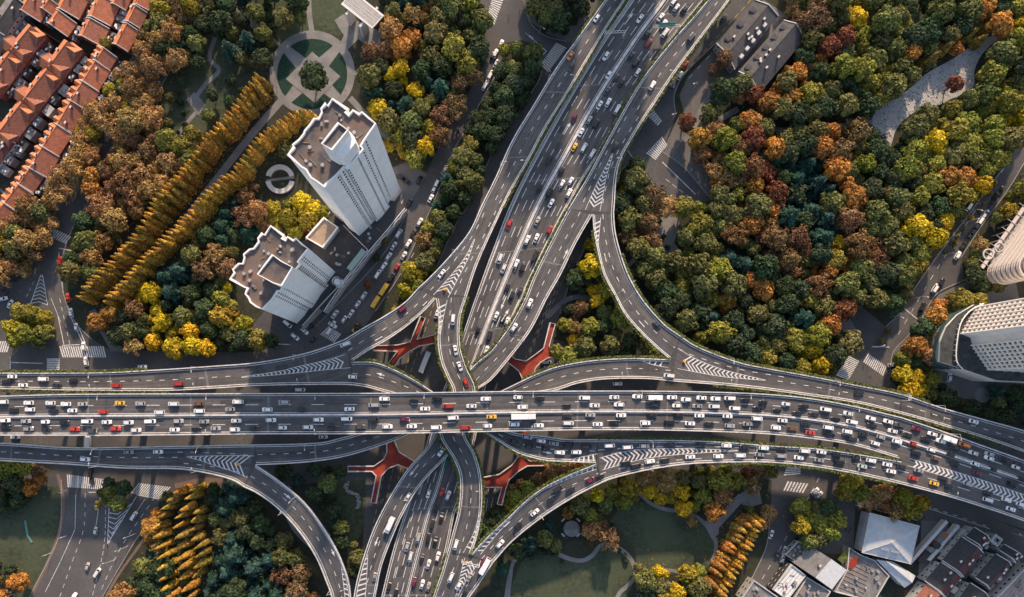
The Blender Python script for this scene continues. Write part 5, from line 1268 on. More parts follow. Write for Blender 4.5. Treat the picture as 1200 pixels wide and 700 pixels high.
# yard sheds between the walls, each its own little building
rs = random.Random(9); k = 0
for (a0, a1) in (((1107,624),(1078,658)),((1121,630),(1096,658))):
    for i in range(6):
        c = Vector(a0).lerp(Vector(a1), (i+.5)/6); p = W(c.x+rs.uniform(-1.5, 1.5), c.y, 2); b = MB(); w_, d_ = rs.uniform(2.2, 3.6), rs.uniform(1.8, 3.0); hh = rs.uniform(2.2, 3.8)
        root = thing('yard_shed', '%s shed from the top in the %s white walled yard' % (nth(i), ('left' if k < 6 else 'right')), 'shed', (p.x, p.y, 0), R(50), 'sheds in the white walled yards')
        b.box((0, 0, 0), (w_, d_, hh)); b.build('wall', rs.choice([M_offwhite, M_brick, M_offwhite]), root, world=False)
        b = MB(); b.box((0, 0, hh), (w_+.4, d_+.4, .15)); b.build('roof', rs.choice([M_greyroof, M_darkroof, M_redtile2, M_palemetal]), root, world=False); k += 1
flat('flat_block', 'pale pinkish flat roofed block in the bottom right corner', 'building', [(1163,704),(1204,662),(1240,690),(1200,735)], 6, M_offwhite, mat('pinkish_roof', (.34,.28,.25), .9, noise=.2, scale=.4), 14, 99)
flat('utility_hut', 'small white topped hut among dark roofs near the right viaduct', 'hut', [(1160,634),(1166,626),(1174,632),(1168,640)], 6, M_offwhite, M_whitemetal, 1, 98)

# ---- curved hotel block on the right edge
root = thing('curved_building', 'tall white building with a rounded glazed podium and ribbed facade at the right edge', 'office building', tuple(W(1190, 400)))
M_rib = mat('white_facade_ribs', (.88,.80,.73), .75, noise=.1, scale=.3)
pod = [(1142,357),(1122,369),(1109,383),(1102,400),(1101,424),(1124,431),(1168,446),(1290,452),(1290,345)]
P, o = prism_px('podium', pod, 0, 16, M_rib, root, 16, mat('podium_roof', (.09,.09,.09), .9, col2=(.035,.04,.04), scale=.35))  # roof tone nearly black in place of the shade in the facade recess
for j, z in enumerate((3.5, 8.0, 12.2)):
    g_ = MB(); g_.wall([tuple(W(x, y, 16)[:2]) for x, y in spline([(1142.5,356.7),(1122,368.3),(1108.6,382.6),(1101.4,400),(1100.4,424.5),(1124,431.7)], 3)], .5, z, z+2.8); g_.build('podium_glazing', mat('green_glass', (.05,.09,.09), .15, spec=.5), root)
so = spline([(1143,356.5),(1122,368),(1108,383),(1100.5,400),(1099.5,424),(1110,431)], 1.5); si = spline([(1152,356),(1136,365),(1126,378),(1122,394),(1121,424),(1128,433)], 1.5)
so, si = resample(so, 30), resample(si, 30); gb = MB(); rbm = MB()
for i in range(30):
    a, b2 = W(so[i].x, so[i].y, 4), W(so[i+1].x, so[i+1].y, 4); c, d2 = W(si[i].x, si[i].y, 17.5), W(si[i+1].x, si[i+1].y, 17.5)
    gb.face([a, b2, d2, c]); gb.face([c, d2, b2, a]) if False else None
    if i % 2 == 0: rbm.tube(a+Vector((0, 0, .3)), c+Vector((0, 0, .3)), .22, n=5)
    for t_ in (0, .34, .67, 1): rbm.tube(a.lerp(c, t_)+Vector((0, 0, .25)), b2.lerp(d2, t_)+Vector((0, 0, .25)), .30 if t_ in (0, 1) else .2, n=5)
gb.build('sloped_glazing', mat('green_glass', (.05,.09,.09), .15, spec=.5), root); rbm.build('glazing_frame', M_rib, root)
body = [(1144,361),(1127,392),(1137,396),(1139,404),(1152,409),(1158,432),(1290,440),(1290,350)]
Pb = [tuple(W(x, y, 16)[:2]) for x, y in body]
b = MB(); b.prism(Pb, 16, 66); b.build('wall', M_rib, root)
def ribs(p, q, n, z0, z1, floors, seed):
    p, q = Vector(p), Vector(q); d = (q-p); L = d.length; d.normalize(); nr = Vector((-d.y, d.x)); nr = nr if nr.dot(Vector((-1, 0))) > 0 else -nr; a = math.atan2(d.y, d.x)
    for i in range(n+1):
        c = p+d*(L*i/n)+nr*.45; b = MB(); b.box((c.x, c.y, z0), (.55, 1.0, z1-z0), a); b.build('vertical_rib', M_rib, root)
    for k in range(floors):
        z = z0+(z1-z0)*(k+.15)/floors; c = (p+q)/2+nr*.3; b = MB(); b.box((c.x, c.y, z), (L, .9, 1.15), a); b.build('floor_band', M_rib, root)
    sp = []
    for k in range(floors):
        for i in range(n):
            c = p+d*(L*(i+.5)/n)+nr*.04; sp.append((c.x, c.y, z0+(z1-z0)*(k+.65)/floors, a))
    sp = [s for s in sp]; me_w = L/n*.72
    windows(root, sp, me_w*.85, 1.5, 40)
ribs(Pb[0], Pb[1], 7, 16, 66, 17, 1); ribs(Pb[3], Pb[5], 7, 16, 66, 17, 2); ribs(Pb[5], Pb[6], 14, 16, 66, 14, 3)
# ---- terraced apartment block with rounded white balconies
root = thing('apartment_block', 'pinkish white apartment block with stacked rounded balconies at the right edge', 'apartment block', tuple(W(1200, 290)))
ax0, ax1 = Vector((1181,318)), Vector((1250,222)); d = (ax1-ax0).normalized(); n = Vector((-d.y, d.x))
def stad(hw, cut=0):
    pts = []
    for k in range(13): t = math.pi*k/12; pts.append(tuple(ax0+d*(cut)+(-d*math.sin(t)+n*math.cos(t))*hw))
    return pts+[tuple(ax1-n*hw), tuple(ax1+n*hw)]
M_balc = mat('pink_white_slab', (.66,.56,.50), .8, noise=.1)
P, o = prism_px('wall', stad(11), 0, 27.4, M_offwhite, root, 14, M_flatroof)
for k in range(9):
    z = 3+k*3.0; P = ccw([tuple(W(x, y, 14)[:2]) for x, y in stad(13.5)])
    b = MB(); b.wall(P, .45, z-.2, z+1.0, closed=True); b.build('balcony_wall', M_balc, root)
    b = MB(); b.wall([tuple(W(x, y, 14)[:2]) for x, y in stad(12.2)], 2.4, z-.25, z-.05, closed=True); b.build('balcony_floor', M_offwhite, root)
for hw in (8, 4.5):
    P = [tuple(W(x, y, 14)[:2]) for x, y in stad(hw)]; b = MB(); b.wall(P, .6, 27.4, 29.2, closed=True); b.build('roof_ring', M_balc, root)
clutter([tuple(W(x, y, 14)[:2]) for x, y in [(1190,305),(1200,312),(1225,275),(1215,266)]], root, 27.5, 5, 7)
root = thing('pergola', 'long narrow pinkish pergola roof with two white rings beside the east street', 'pergola', tuple(W(1175, 280)))
pa, pb = W(1151,314,10), W(1204,238,10); b = MB(); b.wall([pa[:2], pb[:2]], 1.7, 9.6, 10.0); b.build('roof_beam', M_balc, root)
for i in range(8):
    p = pa.lerp(pb, (i+.5)/8); b = MB(); b.tube((p.x, p.y, 0), (p.x, p.y, 9.6), .25); b.build('post', M_trim, root)
    q = pb-pa; q.normalize(); m_ = Vector((-q.y, q.x, 0))*3.4; b = MB(); b.tube(p-m_+Vector((0, 0, .15)), p+m_+Vector((0, 0, .15)), .14, n=6); b.build('cross_beam', M_trim, root)
for (x, y, r__) in ((1158,298,2.4),(1171,290,2.2)):
    p = W(x, y, 10); b = MB(); b.wall([(p.x+r__*math.cos(R(a)), p.y+r__*math.sin(R(a))) for a in range(0, 360, 15)], .5, 9.7, 10.3, closed=True); b.build('ring', M_trim, root)
    b = MB(); b.tube((p.x+r__, p.y, 0), (p.x+r__, p.y, 9.7), .18); b.build('post', M_trim, root)

# tall blocks standing just beyond the top edge, whose shade falls across the wide road
for i, (x0, x1, y0, y1, h_, lab) in enumerate([(722,778,-150,-90,84,'broad residential block beyond the top edge north of the wide road'),(640,700,-170,-120,92,'western residential block beyond the top edge above the junction')]):
    p = W((x0+x1)/2, (y0+y1)/2); root = thing('residential_block', lab, 'tower block', (p.x, p.y, 0), 0, 'tall blocks beyond the top edge')
    P = ccw([tuple(W(x, y)[:2]) for x, y in ((x0,y0),(x1,y0),(x1,y1),(x0,y1))]); b = MB(); b.prism(P, 0, h_-1.2); b.build('wall', M_offwhite, root)
    b = MB(); b.poly(P, h_-1.19); b.build('roof', M_flatroof, root); parapet([(p.x+(q[0]-p.x)*.98, p.y+(q[1]-p.y)*.98) for q in P], root, h_-1.3, h_, .5)
    clutter([(p.x+(q[0]-p.x)*.8, p.y+(q[1]-p.y)*.8) for q in P], root, h_-1.2, 4, i)
    windows(root, sum([wall_windows(P[k], P[(k+1) % 4], [.15,.38,.62,.85], [z for z in range(4, int(h_)-3, 4)], .04) for k in range(4)], []), 1.3, 1.5)

# ---- stone gate with a slatted roof above the round plaza
root = thing('slatted_pavilion', 'white slatted roof on four stone wall piers above the round plaza', 'pavilion', tuple(W(424, 24)))
q = [Vector(W(x, y, 11)) for x, y in [(401,4.5),(436.5,33),(449,19),(413,-10)]]
e0 = (q[1]-q[0]); e1 = (q[3]-q[0]); M_slat = mat('white_slats', (.72,.69,.66), .7, noise=.1)
b = MB(); b.wall([p[:2] for p in q], .6, 10.7, 11.2, closed=True); b.build('roof_frame', M_slat, root)
for i in range(30):
    p = q[0]+e0*((i+.5)/30); r1 = p+e1; b = MB(); b.wall([p[:2], r1[:2]], .26, 10.8, 11.1); b.build('slat', M_slat, root)
for i in range(5):
    p = q[0]+e1*((i+.5)/5); r1 = p+e0; b = MB(); b.wall([p[:2], r1[:2]], .3, 10.45, 10.75); b.build('purlin', M_slat, root)
for (x, y) in ((411,20),(427,34),(425,6),(441,20)):
    p = W(x, y, 5); b = MB(); b.box((p.x, p.y, 0), (1.2, 4.5, 10.4), R(-38)); b.build('stone_pier', M_trim, root)
# ---- round planting rim, ring sculpture, rotunda and other park pieces
root = thing('ring_monument', 'white stone ring wall crossed by a path west of the tall tower', 'monument', tuple(W(328, 209)))
for r0_, hh in ((17, .9), (11.5, .5)):
    pass
c = W(328,210,1); b = MB(); n_ = 40; ri, ro = 11.5*S, 17*S
for a0, a1 in ((15, 165), (190, 350)):
    P = [(c.x+ro*math.cos(R(a0+(a1-a0)*i/n_)), c.y+ro*math.sin(R(a0+(a1-a0)*i/n_))) for i in range(n_+1)]+[(c.x+ri*math.cos(R(a1-(a1-a0)*i/n_)), c.y+ri*math.sin(R(a1-(a1-a0)*i/n_))) for i in range(n_+1)]
    b = MB(); b.prism(P, 0, 1.2); b.build('ring_segment', M_trim, root)
root = thing('rotunda', 'small round grey roofed rotunda with four stone benches in the lower park', 'rotunda', tuple(W(670, 621)))
c = W(670,620,4); b = MB()
for i in range(24):
    a0, a1 = 2*math.pi*i/24, 2*math.pi*(i+1)/24; r__ = 4.0; b.face([(c.x+r__*math.cos(a0), c.y+r__*math.sin(a0), 3.6), (c.x+r__*math.cos(a1), c.y+r__*math.sin(a1), 3.6), (c.x, c.y, 4.9)]); b.face([(c.x+r__*math.cos(a1), c.y+r__*math.sin(a1), 3.6), (c.x+r__*math.cos(a0), c.y+r__*math.sin(a0), 3.6), (c.x, c.y, 3.55)])
b.build('roof', M_greyroof, root)
for i in range(8):
    a = math.pi*i/4; b = MB(); b.tube((c.x+3.4*math.cos(a), c.y+3.4*math.sin(a), 0), (c.x+3.4*math.cos(a), c.y+3.4*math.sin(a), 3.7), .16); b.build('column', M_trim, root)
for i in range(4):
    a = math.pi/4+math.pi*i/2; p = (c.x+5.3*math.cos(a), c.y+5.3*math.sin(a)); t = MB(); t.box((p[0], p[1], .35), (.9, 2.2, .15), a); t.box((p[0], p[1], 0), (.5, .4, .35), a)
    tag(t.build('stone_bench', M_trim), ['upper right', 'upper left', 'lower left', 'lower right'][i]+' of the four pale stone benches round the small rotunda', 'bench', 'benches round the rotunda')
root = thing('rock_sculpture', 'pale curved rockery sculpture on the dark lawn beside the red footbridge', 'sculpture', tuple(W(416, 580)))
sp_ = spline([(407,566),(405,572),(411,577),(418,580),(421,588),(419,594)], 1.2); rr_ = random.Random(8); b = MB()
for p in sp_:
    for k in range(3):
        q = W(p.x+rr_.uniform(-1.5, 1.5), p.y+rr_.uniform(-1.5, 1.5)); b.tube((q.x, q.y, 0), (q.x+rr_.uniform(-.3, .3), q.y+rr_.uniform(-.3, .3), rr_.uniform(.5, 1.6)), rr_.uniform(.4, .9), .25, n=6)
b.build('rock', mat('pale_rock', (.42,.40,.38), .9, noise=.4, scale=2), root)
root = thing('tree_planter', 'square stone planter edge round the single tree in the round plaza', 'planter', tuple(W(366, 90)))
b = MB(); b.wall([W(x, y, .5)[:2] for x, y in [(366,78),(379,90),(367,103),(353,91)]], .6, 0, .7, closed=True); b.build('stone_edge', M_trim, root)
for i, (x, y, a) in enumerate([(361,23,0)]): pass
t = MB(); pp = [W(x, y)[:2] for x, y in [(30,610),(33,628),(38,636)]]; t.wall(pp, .9, 0, .5); tag(t.build('park_sculpture', mat('green_bronze', (.12,.26,.24), .6)), 'slender green sculpture lying on the grey lawn at the lower left', 'sculpture')

# ---- red footbridge ring
root = thing('footbridge', 'red decked pedestrian bridge with white railings looping beneath the ramps', 'footbridge', tuple(W(540, 480)))
M_reddeck = mat('red_bridge_deck', (.44,.065,.03), .75, col2=(.20,.035,.026), scale=.25, detail=7)
HB = 6.0
FB = [[(493,371),(498.5,373),(489,398),(510,392.5),(524,396),(524,405),(512,402),(492,405.5),(480,412),(468,421),(461,432),(452,450),(444,446),(452,430),(466,412),(438,411),(438,405.5),(466,404.5),(481,401)],
      [(644.5,378.5),(650.5,380),(643.5,405),(645,410.5),(674,413),(674,418.5),(643,419),(633,425),(627,432),(625,441),(622,455),(611,455),(612,444),(608,435),(598,427),(588,420),(590,412),(598,417),(604,421),(616,423.5),(628,415),(637,408)],
      [(453,508),(462,508),(463,519),(468,530),(486,541),(500,546),(498,555),(480,550),(466,544.5),(455,549),(447,558),(441,590),(435,588.5),(441,558),(436,552.5),(408,552.5),(408,546.5),(438,546.5),(450,538),(453.5,530)],
      [(552,562),(564,560),(585,556),(600,545),(608,534),(608,515),(618,515),(615,535),(620,540),(642,540.5),(642,545.5),(618,546),(608,552),(596,563),(592,575),(588,592),(582.5,591),(588,571),(564,571),(552,572)]]
for px in FB:
    P = ccw([tuple(W(x, y, HB)[:2]) for x, y in px]); b = MB(); b.prism(P, HB-.7, HB, bottom=True); b.build('deck', M_reddeck, root)
    c = (sum(p[0] for p in P)/len(P), sum(p[1] for p in P)/len(P)); b = MB(); b.wall(P, .38, HB-.8, HB+1.0, closed=True); b.build('railing', M_para, root)
for a, c in (((524,400.5),(589,416)),((448,448),(457,508)),((499,550),(552,567)),((616,455),(613,515))):
    A_, B_ = W(*a, HB), W(*c, HB); b = MB(); b.wall([A_[:2], B_[:2]], 3.4, HB-.7, HB-.003); b.build('deck', M_reddeck, root)
for x, y in ((495,380),(470,408),(450,408),(480,412),(645,390),(665,416),(622,428),(460,528),(420,550),(438,575),(475,543),(570,565),(600,550),(630,543),(586,583)):
    p = W(x, y, HB); b = MB(); b.tube((p.x, p.y, 0), (p.x, p.y, HB-.7), .45, n=10); b.build('column', M_conc, root)

# ---- gantries over the decks and the north road
def gantry(label, key, u, v0, v1, sign=None, h=6.0):
    r = RIB[key]; a, c = r.pt(u, v0), r.pt(u, v1); root = thing('sign_gantry', label, 'gantry', (a.x, a.y, a.z))
    b = MB(); b.tube(a, a+Vector((0, 0, h)), .2); b.build('post', M_trim, root)
    b = MB(); b.tube(c, c+Vector((0, 0, h)), .2); b.build('post', M_trim, root)
    b = MB(); m_ = Vector((0, 0, h)); d = (c-a).normalized(); n = Vector((-d.y, d.x, 0))*.5
    b.tube(a+m_+n, c+m_+n, .13, n=6); b.tube(a+m_-n, c+m_-n, .13, n=6); k = max(3, int((c-a).length/1.2))
    for i in range(k): b.tube((a+m_+n).lerp(c+m_+n, i/k), (a+m_-n).lerp(c+m_-n, (i+1)/k), .07, n=5)
    b.build('truss', M_trim, root)
    if sign:
        s0, s1 = sign; p, q = a.lerp(c, s0), a.lerp(c, s1); b = MB(); b.wall([tuple((p+n*1.3)[:2]), tuple((q+n*1.3)[:2])], .25, a.z+h-1.6, a.z+h+1.6)
        b.build('sign_panel', mat('green_sign', (.02,.20,.15), .5), root)
u1, v1 = RIB['NSM'].find((787,38))
gantry('gantry with green sign panels over the right half of the wide north road', 'NSM', u1, .62, 1.0, (.2, .8))
u1, v1 = RIB['NSM'].find((702,46)); gantry('pale truss gantry above the left shoulder of the wide north road', 'NSM', u1, 0, .28)
u1, v1 = RIB['T_S'].find((548,654)); gantry('pale gantry across the chevron gore at the bottom centre', 'T_S', max(u1, .04), .36, .75, None, 6)
u1, v1 = RIB['T_E3'].find((1057,468)); gantry('thin gantry on the north parapet of the nearly empty right viaduct', 'T_E3', u1, .02, .3)
# orange work vehicle barrels at gore noses
for i, (k, x, y, lab) in enumerate([('T_N',521,339,'orange crash barrel at the chevron nose beside the wide road'),('T_W',279,544,'yellow crash barrel at the lower left chevrons'),('T_E3',802,424,'orange crash barrel at the chevrons by the autumn park'),('T_S',547,659,'orange crash barrel at the bottom centre chevrons')]):
    u, v = RIB[k].find((x, y)); p = RIB[k].pt(u, v); root = thing('crash_barrel', lab, 'crash barrel', (p.x, p.y, p.z+.05)); b = MB(); b.tube((0, 0, 0), (0, 0, 1.0), .75, .65, n=14); b.build('barrel', mat('orange_plastic', (.75,.30,.03), .5), root, world=False)
    b = MB(); b.tube((0, 0, 1.0), (0, 0, 1.12), .5, .5, n=14); b.build('lid', mat('orange_plastic_lid', (.80,.42,.06), .5), root, world=False)

# ---- street lamps standing on the parapets
lamp_pole = MB(); lamp_pole.tube((0, 0, 0), (0, 0, 7.5), .12, .07, n=6); lamp_pole = lamp_pole.make('lamp_pole', M_trim)
lamp_arm = MB(); lamp_arm.tube((0, 0, 7.4), (1.9, 0, 8.0), .06, .05, n=6); lamp_arm = lamp_arm.make('lamp_arm', M_trim)
lamp_head = MB(); lamp_head.box((2.2, 0, 7.92), (1.0, .34, .16)); lamp_head = lamp_head.make('lamp_head', M_trim)
def lamp(p, a, label, group):
    t = thing('street_lamp', label, 'street lamp', tuple(p), a, group)
    child('pole', lamp_pole, t); child('arm', lamp_arm, t); child('head', lamp_head, t)
RN = {'T_EW':'main east west deck','T_E':'broad right edge deck','T_NW':'upper left viaduct','T_N':'deck beside the wide road','D4':'S shaped ramp','D5':'slanting ramp','T_NE':'sunlit right deck','D6':'loop ramp','T_E3':'nearly empty right viaduct','T_W':'lower left viaduct','D11':'empty lower left ramp','D9':'ramp past the autumn trees','T_E2':'crowded lower right viaduct','D7':'arching cross ramp'}
for k, nm in RN.items():
    r = RIB[k]; m_ = max(1, int(r.acc[-1]/44))
    for side in (0, 1):
        if k in ('D4', 'D5', 'T_NE', 'D9', 'D7') and side == 0: continue
        pts_ = []
        for i in range(m_):
            u = (i+.5)/m_; p = r.pt(u, 0 if side == 0 else 1); q = r.pt(u, 1 if side == 0 else 0); d = q-p; p.z += 1.0; dd = d.normalized(); p = p+Vector((dd.x, dd.y, 0))*.2; pts_.append((p, math.atan2(d.y, d.x)))
        pts_.sort(key=lambda t: t[0].x); ys = r.pt(.5, 0).y-r.pt(.5, 1).y; xs = r.pt(.5, 0).x-r.pt(.5, 1).x
        if abs(ys) > abs(xs): sd = 'north' if (ys > 0) == (side == 0) else 'south'
        else: sd = 'east' if (xs > 0) == (side == 0) else 'west'
        for i, (p, a) in enumerate(pts_):
            lamp(p, a, '%s lamp from the left on the %s parapet of the %s' % (nth(i), {'north':'upper','south':'lower','east':'right','west':'left'}[sd], nm), 'street lamps on the viaduct parapets')
gl = [(1196,205,200),(1132,250,-20),(1128,262,10),(1104,300,-20),(1070,350,-10),(1042,372,-30),(1020,408,20),(80,220,-30),(75,233,-30),(632,40,-45),(640,88,-60),(812,105,200),(788,140,200),(60,648,20),(78,575,0),(78,628,20),(150,640,200),(136,655,190),(160,625,200),(20,690,10),(1185,625,150)]
gl.sort(); 
for i, (x, y, a) in enumerate(gl):
    p = W(x, y); lamp((p.x, p.y, .02), R(a), '%s lamp from the left among those on street level pavements' % nth(i), 'street lamps at street level')
# ---------------------------------------------------------------- trees
def leaf_mat():
    m = bpy.data.materials.new('foliage'); m.use_nodes = True; nt = m.node_tree; b = nt.nodes['Principled BSDF']
    b.inputs['Roughness'].default_value = .75; b.inputs['Specular IOR Level'].default_value = .15
    oi = nt.nodes.new('ShaderNodeObjectInfo'); ge = nt.nodes.new('ShaderNodeNewGeometry'); tc = nt.nodes.new('ShaderNodeTexCoord')
    n = nt.nodes.new('ShaderNodeTexNoise'); n.inputs['Scale'].default_value = 1.5; n.inputs['Detail'].default_value = 3
    nt.links.new(tc.outputs['Object'], n.inputs['Vector'])
    mr = nt.nodes.new('ShaderNodeMapRange'); mr.inputs[1].default_value = 0; mr.inputs[2].default_value = 1; mr.inputs[3].default_value = .55; mr.inputs[4].default_value = 1.45
    nt.links.new(ge.outputs['Random Per Island'], mr.inputs[0])
    m2 = nt.nodes.new('ShaderNodeMapRange'); m2.inputs[1].default_value = .35; m2.inputs[2].default_value = .65; m2.inputs[3].default_value = .55; m2.inputs[4].default_value = 1.45
    nt.links.new(n.outputs['Fac'], m2.inputs[0])
    mm = nt.nodes.new('ShaderNodeMath'); mm.operation = 'MULTIPLY'; nt.links.new(mr.outputs[0], mm.inputs[0]); nt.links.new(m2.outputs[0], mm.inputs[1])
    sc = nt.nodes.new('ShaderNodeVectorMath'); sc.operation = 'SCALE'; nt.links.new(oi.outputs['Color'], sc.inputs[0]); nt.links.new(mm.outputs[0], sc.inputs['Scale'])
    hs_ = nt.nodes.new('ShaderNodeHueSaturation'); m3 = nt.nodes.new('ShaderNodeMapRange'); m3.inputs[3].default_value = .475; m3.inputs[4].default_value = .525
    nt.links.new(n.outputs['Fac'], m3.inputs[0]); nt.links.new(m3.outputs[0], hs_.inputs['Hue']); nt.links.new(sc.outputs[0], hs_.inputs['Color'])
    nt.links.new(hs_.outputs[0], b.inputs['Base Color'])
    tr = nt.nodes.new('ShaderNodeBsdfTranslucent'); nt.links.new(hs_.outputs[0], tr.inputs[0]); mx = nt.nodes.new('ShaderNodeMixShader'); mx.inputs[0].default_value = .22
    nt.links.new(b.outputs[0], mx.inputs[1]); nt.links.new(tr.outputs[0], mx.inputs[2]); nt.links.new(mx.outputs[0], nt.nodes['Material Output'].inputs[0])
    return m
M_leaf = leaf_mat(); M_bark = mat('bark', (.10,.075,.055), .95, noise=.4, scale=2)
def rnd_dir(r):
    z = r.uniform(-1, 1); a = r.uniform(0, 6.2832); s = math.sqrt(1-z*z); return Vector((s*math.cos(a), s*math.sin(a), z))
def leaf(b, c, n, s, r, asp=1.0):
    n = (n+rnd_dir(r)*.55).normalized(); u = n.orthogonal().normalized(); a = r.uniform(0, 6.28); v = n.cross(u); u, v = u*math.cos(a)+v*math.sin(a), v*math.cos(a)-u*math.sin(a)
    u *= s; v *= s*asp; b.face([c-u-v*.6, c+u*.8-v, c+u+v*.7, c-u*.7+v])
def crown_round(seed, lobes=30, per=120, ls=.060, zc=1.45, ry=.72, sparse=False, spread=.62):
    r = random.Random(seed); b = MB(); L = [(Vector((0, 0, zc+.15)), .5)]
    for i in range(lobes):
        a = i*2.39996+r.uniform(-.4, .4); f = math.sqrt((i+.6)/lobes); h = math.sqrt(max(0, 1-f*f))
        rr = r.uniform(.15, .31)*(1.05 if not sparse else .9); ww = r.uniform(.85, 1.12)
        L.append((Vector((math.cos(a)*f*spread*ww*1.15, math.sin(a)*f*spread*ww*1.15, zc+(h-.35)*ry*.8+r.uniform(-.12, .12))), rr))
    for i in range(5):
        a = r.uniform(0, 6.28); L.append((Vector((math.cos(a)*.5, math.sin(a)*.5, zc-.4)), .32))
    for c, rad in L:
        for k in range(int(per*(rad/.32)**2)):
            d = rnd_dir(r); d.z = d.z*.9+.12; p = c+d*rad*r.uniform(.82, 1.08)
            if any((p-c2).length < r2*.72 for c2, r2 in L if c2 is not c): continue
            leaf(b, p, d, ls*r.uniform(.7, 1.3), r)
    return b.make('crown', M_leaf)
def crown_cone(seed, hh=8.0, n=1500, ls=.15, base=.08):
    r = random.Random(seed); b = MB()
    for k in range(n):
        t = r.random()**.75; z = hh*(base+(1-base)*(1-t)**1.0); z = hh*(base+(1-base)*(1-t)); rad = (t**.75)*(1+.16*math.sin(z*5.2+seed))*r.uniform(.55, 1.08); a = r.uniform(0, 6.28)
        p = Vector((rad*math.cos(a), rad*math.sin(a), z-rad*.25)); leaf(b, p, Vector((math.cos(a)*.8, math.sin(a)*.8, .6)), ls*r.uniform(.6, 1.25), r, 1.3)
    return b.make('crown', M_leaf)
def crown_cedar(seed, hh=2.6):
    r = random.Random(seed); b = MB()
    for tier in range(9):
        t = tier/8; z = hh*(.28+.7*t); R_ = (1-t)**.8*1.0+.06; nb = int(9-5*t)
        for j in range(nb):
            a = 2*math.pi*j/nb+tier*.7+r.uniform(-.25, .25); ln = R_*r.uniform(.75, 1.1); m_ = int(26*ln)+5
            for k in range(m_):
                f = (k+1)/m_; wv = .17*(1-f*.5)+.03
                p = Vector((math.cos(a)*ln*f, math.sin(a)*ln*f, z-.22*f*f))+Vector((-math.sin(a), math.cos(a), 0))*r.uniform(-wv, wv)+Vector((0, 0, r.uniform(-.05, .05)))
                leaf(b, p, Vector((math.cos(a)*.3, math.sin(a)*.3, 1)), .07*r.uniform(.7, 1.3), r)
    return b.make('crown', M_leaf)
def trunk_mesh(seed, h, rad, limbs=4, top=.9):
    r = random.Random(seed); b = MB(); b.tube((0, 0, 0), (0, 0, h*.5), rad, rad*.7, 7); b.tube((0, 0, h*.5), (.03, .02, h*top), rad*.7, rad*.25, 6)
    for i in range(limbs):
        a = i*2.4+r.random(); z = h*(.42+.1*i/limbs); b.tube((0, 0, z), (math.cos(a)*.5, math.sin(a)*.5, z+h*.26), rad*.45, rad*.12, 5)
    return b.make('trunk', M_bark)
CR = {'round': [crown_round(s) for s in range(7)], 'plane': [crown_round(s+20, 26, 100, .050, 1.5, .62, True, .72) for s in range(5)],
      'bush': [crown_round(s+40, 9, 50, .10, .8, .7) for s in range(4)], 'cone': [crown_cone(s) for s in range(5)], 'cedar': [crown_cedar(s) for s in range(4)]}
TK = {'round': trunk_mesh(1, 1.9, .075), 'plane': trunk_mesh(2, 2.0, .06, 6), 'bush': trunk_mesh(3, 1.0, .05, 3), 'cone': trunk_mesh(4, 7.8, .12, 0), 'cedar': trunk_mesh(5, 2.5, .06, 0)}
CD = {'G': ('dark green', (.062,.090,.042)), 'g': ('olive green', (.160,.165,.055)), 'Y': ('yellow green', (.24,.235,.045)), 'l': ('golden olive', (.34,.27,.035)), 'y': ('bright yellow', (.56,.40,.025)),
      'O': ('orange', (.44,.205,.052)), 'B': ('rust brown', (.23,.140,.068)), 'R': ('reddish', (.24,.085,.045)), 'T': ('blue green', (.040,.092,.072)), 'P': ('tawny orange', (.38,.235,.095)), 'D': ('gold tipped', (.52,.30,.055)), 'd': ('dim gold', (.34,.23,.055))}
KIND = {'G': ('evergreen_tree','tree','round'), 'g': ('broadleaf_tree','tree','round'), 'Y': ('yellowing_tree','tree','round'), 'l': ('golden_tree','tree','round'), 'y': ('golden_tree','tree','round'),
        'O': ('autumn_tree','tree','round'), 'B': ('autumn_tree','tree','plane'), 'R': ('autumn_tree','tree','round'), 'T': ('cedar_tree','tree','cedar'), 'P': ('plane_tree','tree','plane'), 'D': ('redwood_tree','tree','cone'), 'd': ('redwood_tree','tree','cone')}
TR_ = []; rt_ = random.Random(21)
BAD = []          # pixel polygons and lines no trunk may stand on
for k_ in ('tower street','north junction','east street','southeast street','southwest street','nsroad','west street'): BAD.append(ROADS[k_])
PATHS = [([(330,118),(300,152),(262,200),(235,235),(205,275),(180,305)],6), ([(252,44),(246,70),(257,82),(240,100),(225,122)],6),([(230,132),(215,150),(204,166)],6),([(258,-5),(280,15),(300,34)],5),
  ([(1062,-10),(1063,30),(1065,50),(1067,72)],9),([(900,152),(935,152),(985,148),(1022,143)],6),([(592,705),(597,675),(604,655),(616,648)],7),([(655,650),(682,657),(703,640),(724,642),(743,664),(744,676),(726,695)],7),
  ([(777,668),(806,675)],5),([(748,578),(780,597),(818,607),(832,622),(839,638),(837,655)],7),([(869,582),(838,616)],9),([(814,300),(830,304),(841,314),(843,330),(838,345)],5),([(735,312),(755,296)],6),([(640,372),(668,350),(690,350)],6),
  ([(865,128),(800,165)],8),([(812,150),(834,108)],8),([(361,0),(366,40)],6),([(410,115),(447,155),(465,172)],7),([(330,585),(345,620),(375,650)],5),([(414,86),(440,83),(475,82),(490,75)],6)]
GRV = [(1020,145),(1025,130),(1040,117),(1062,107),(1085,87),(1115,70),(1145,50),(1165,42),(1179,45),(1165,50),(1150,65),(1142,82),(1141,102),(1132,112),(1097,125),(1075,130),(1060,140),(1050,152),(1042,175),(1025,150)]
BAD += [GRV, [(768,252),(797,250),(798,300),(786,306),(768,290)], ring_pts((366,86),50,24), ring_pts((328,209),19,16), ring_pts((670,620),13,12), [(715,612),(735,592),(800,602),(832,630),(835,660),(800,670),(750,665),(742,640)], ring_pts((1151,463),11,12), [(392,-10),(450,-10),(455,45),(430,60),(400,60)]]
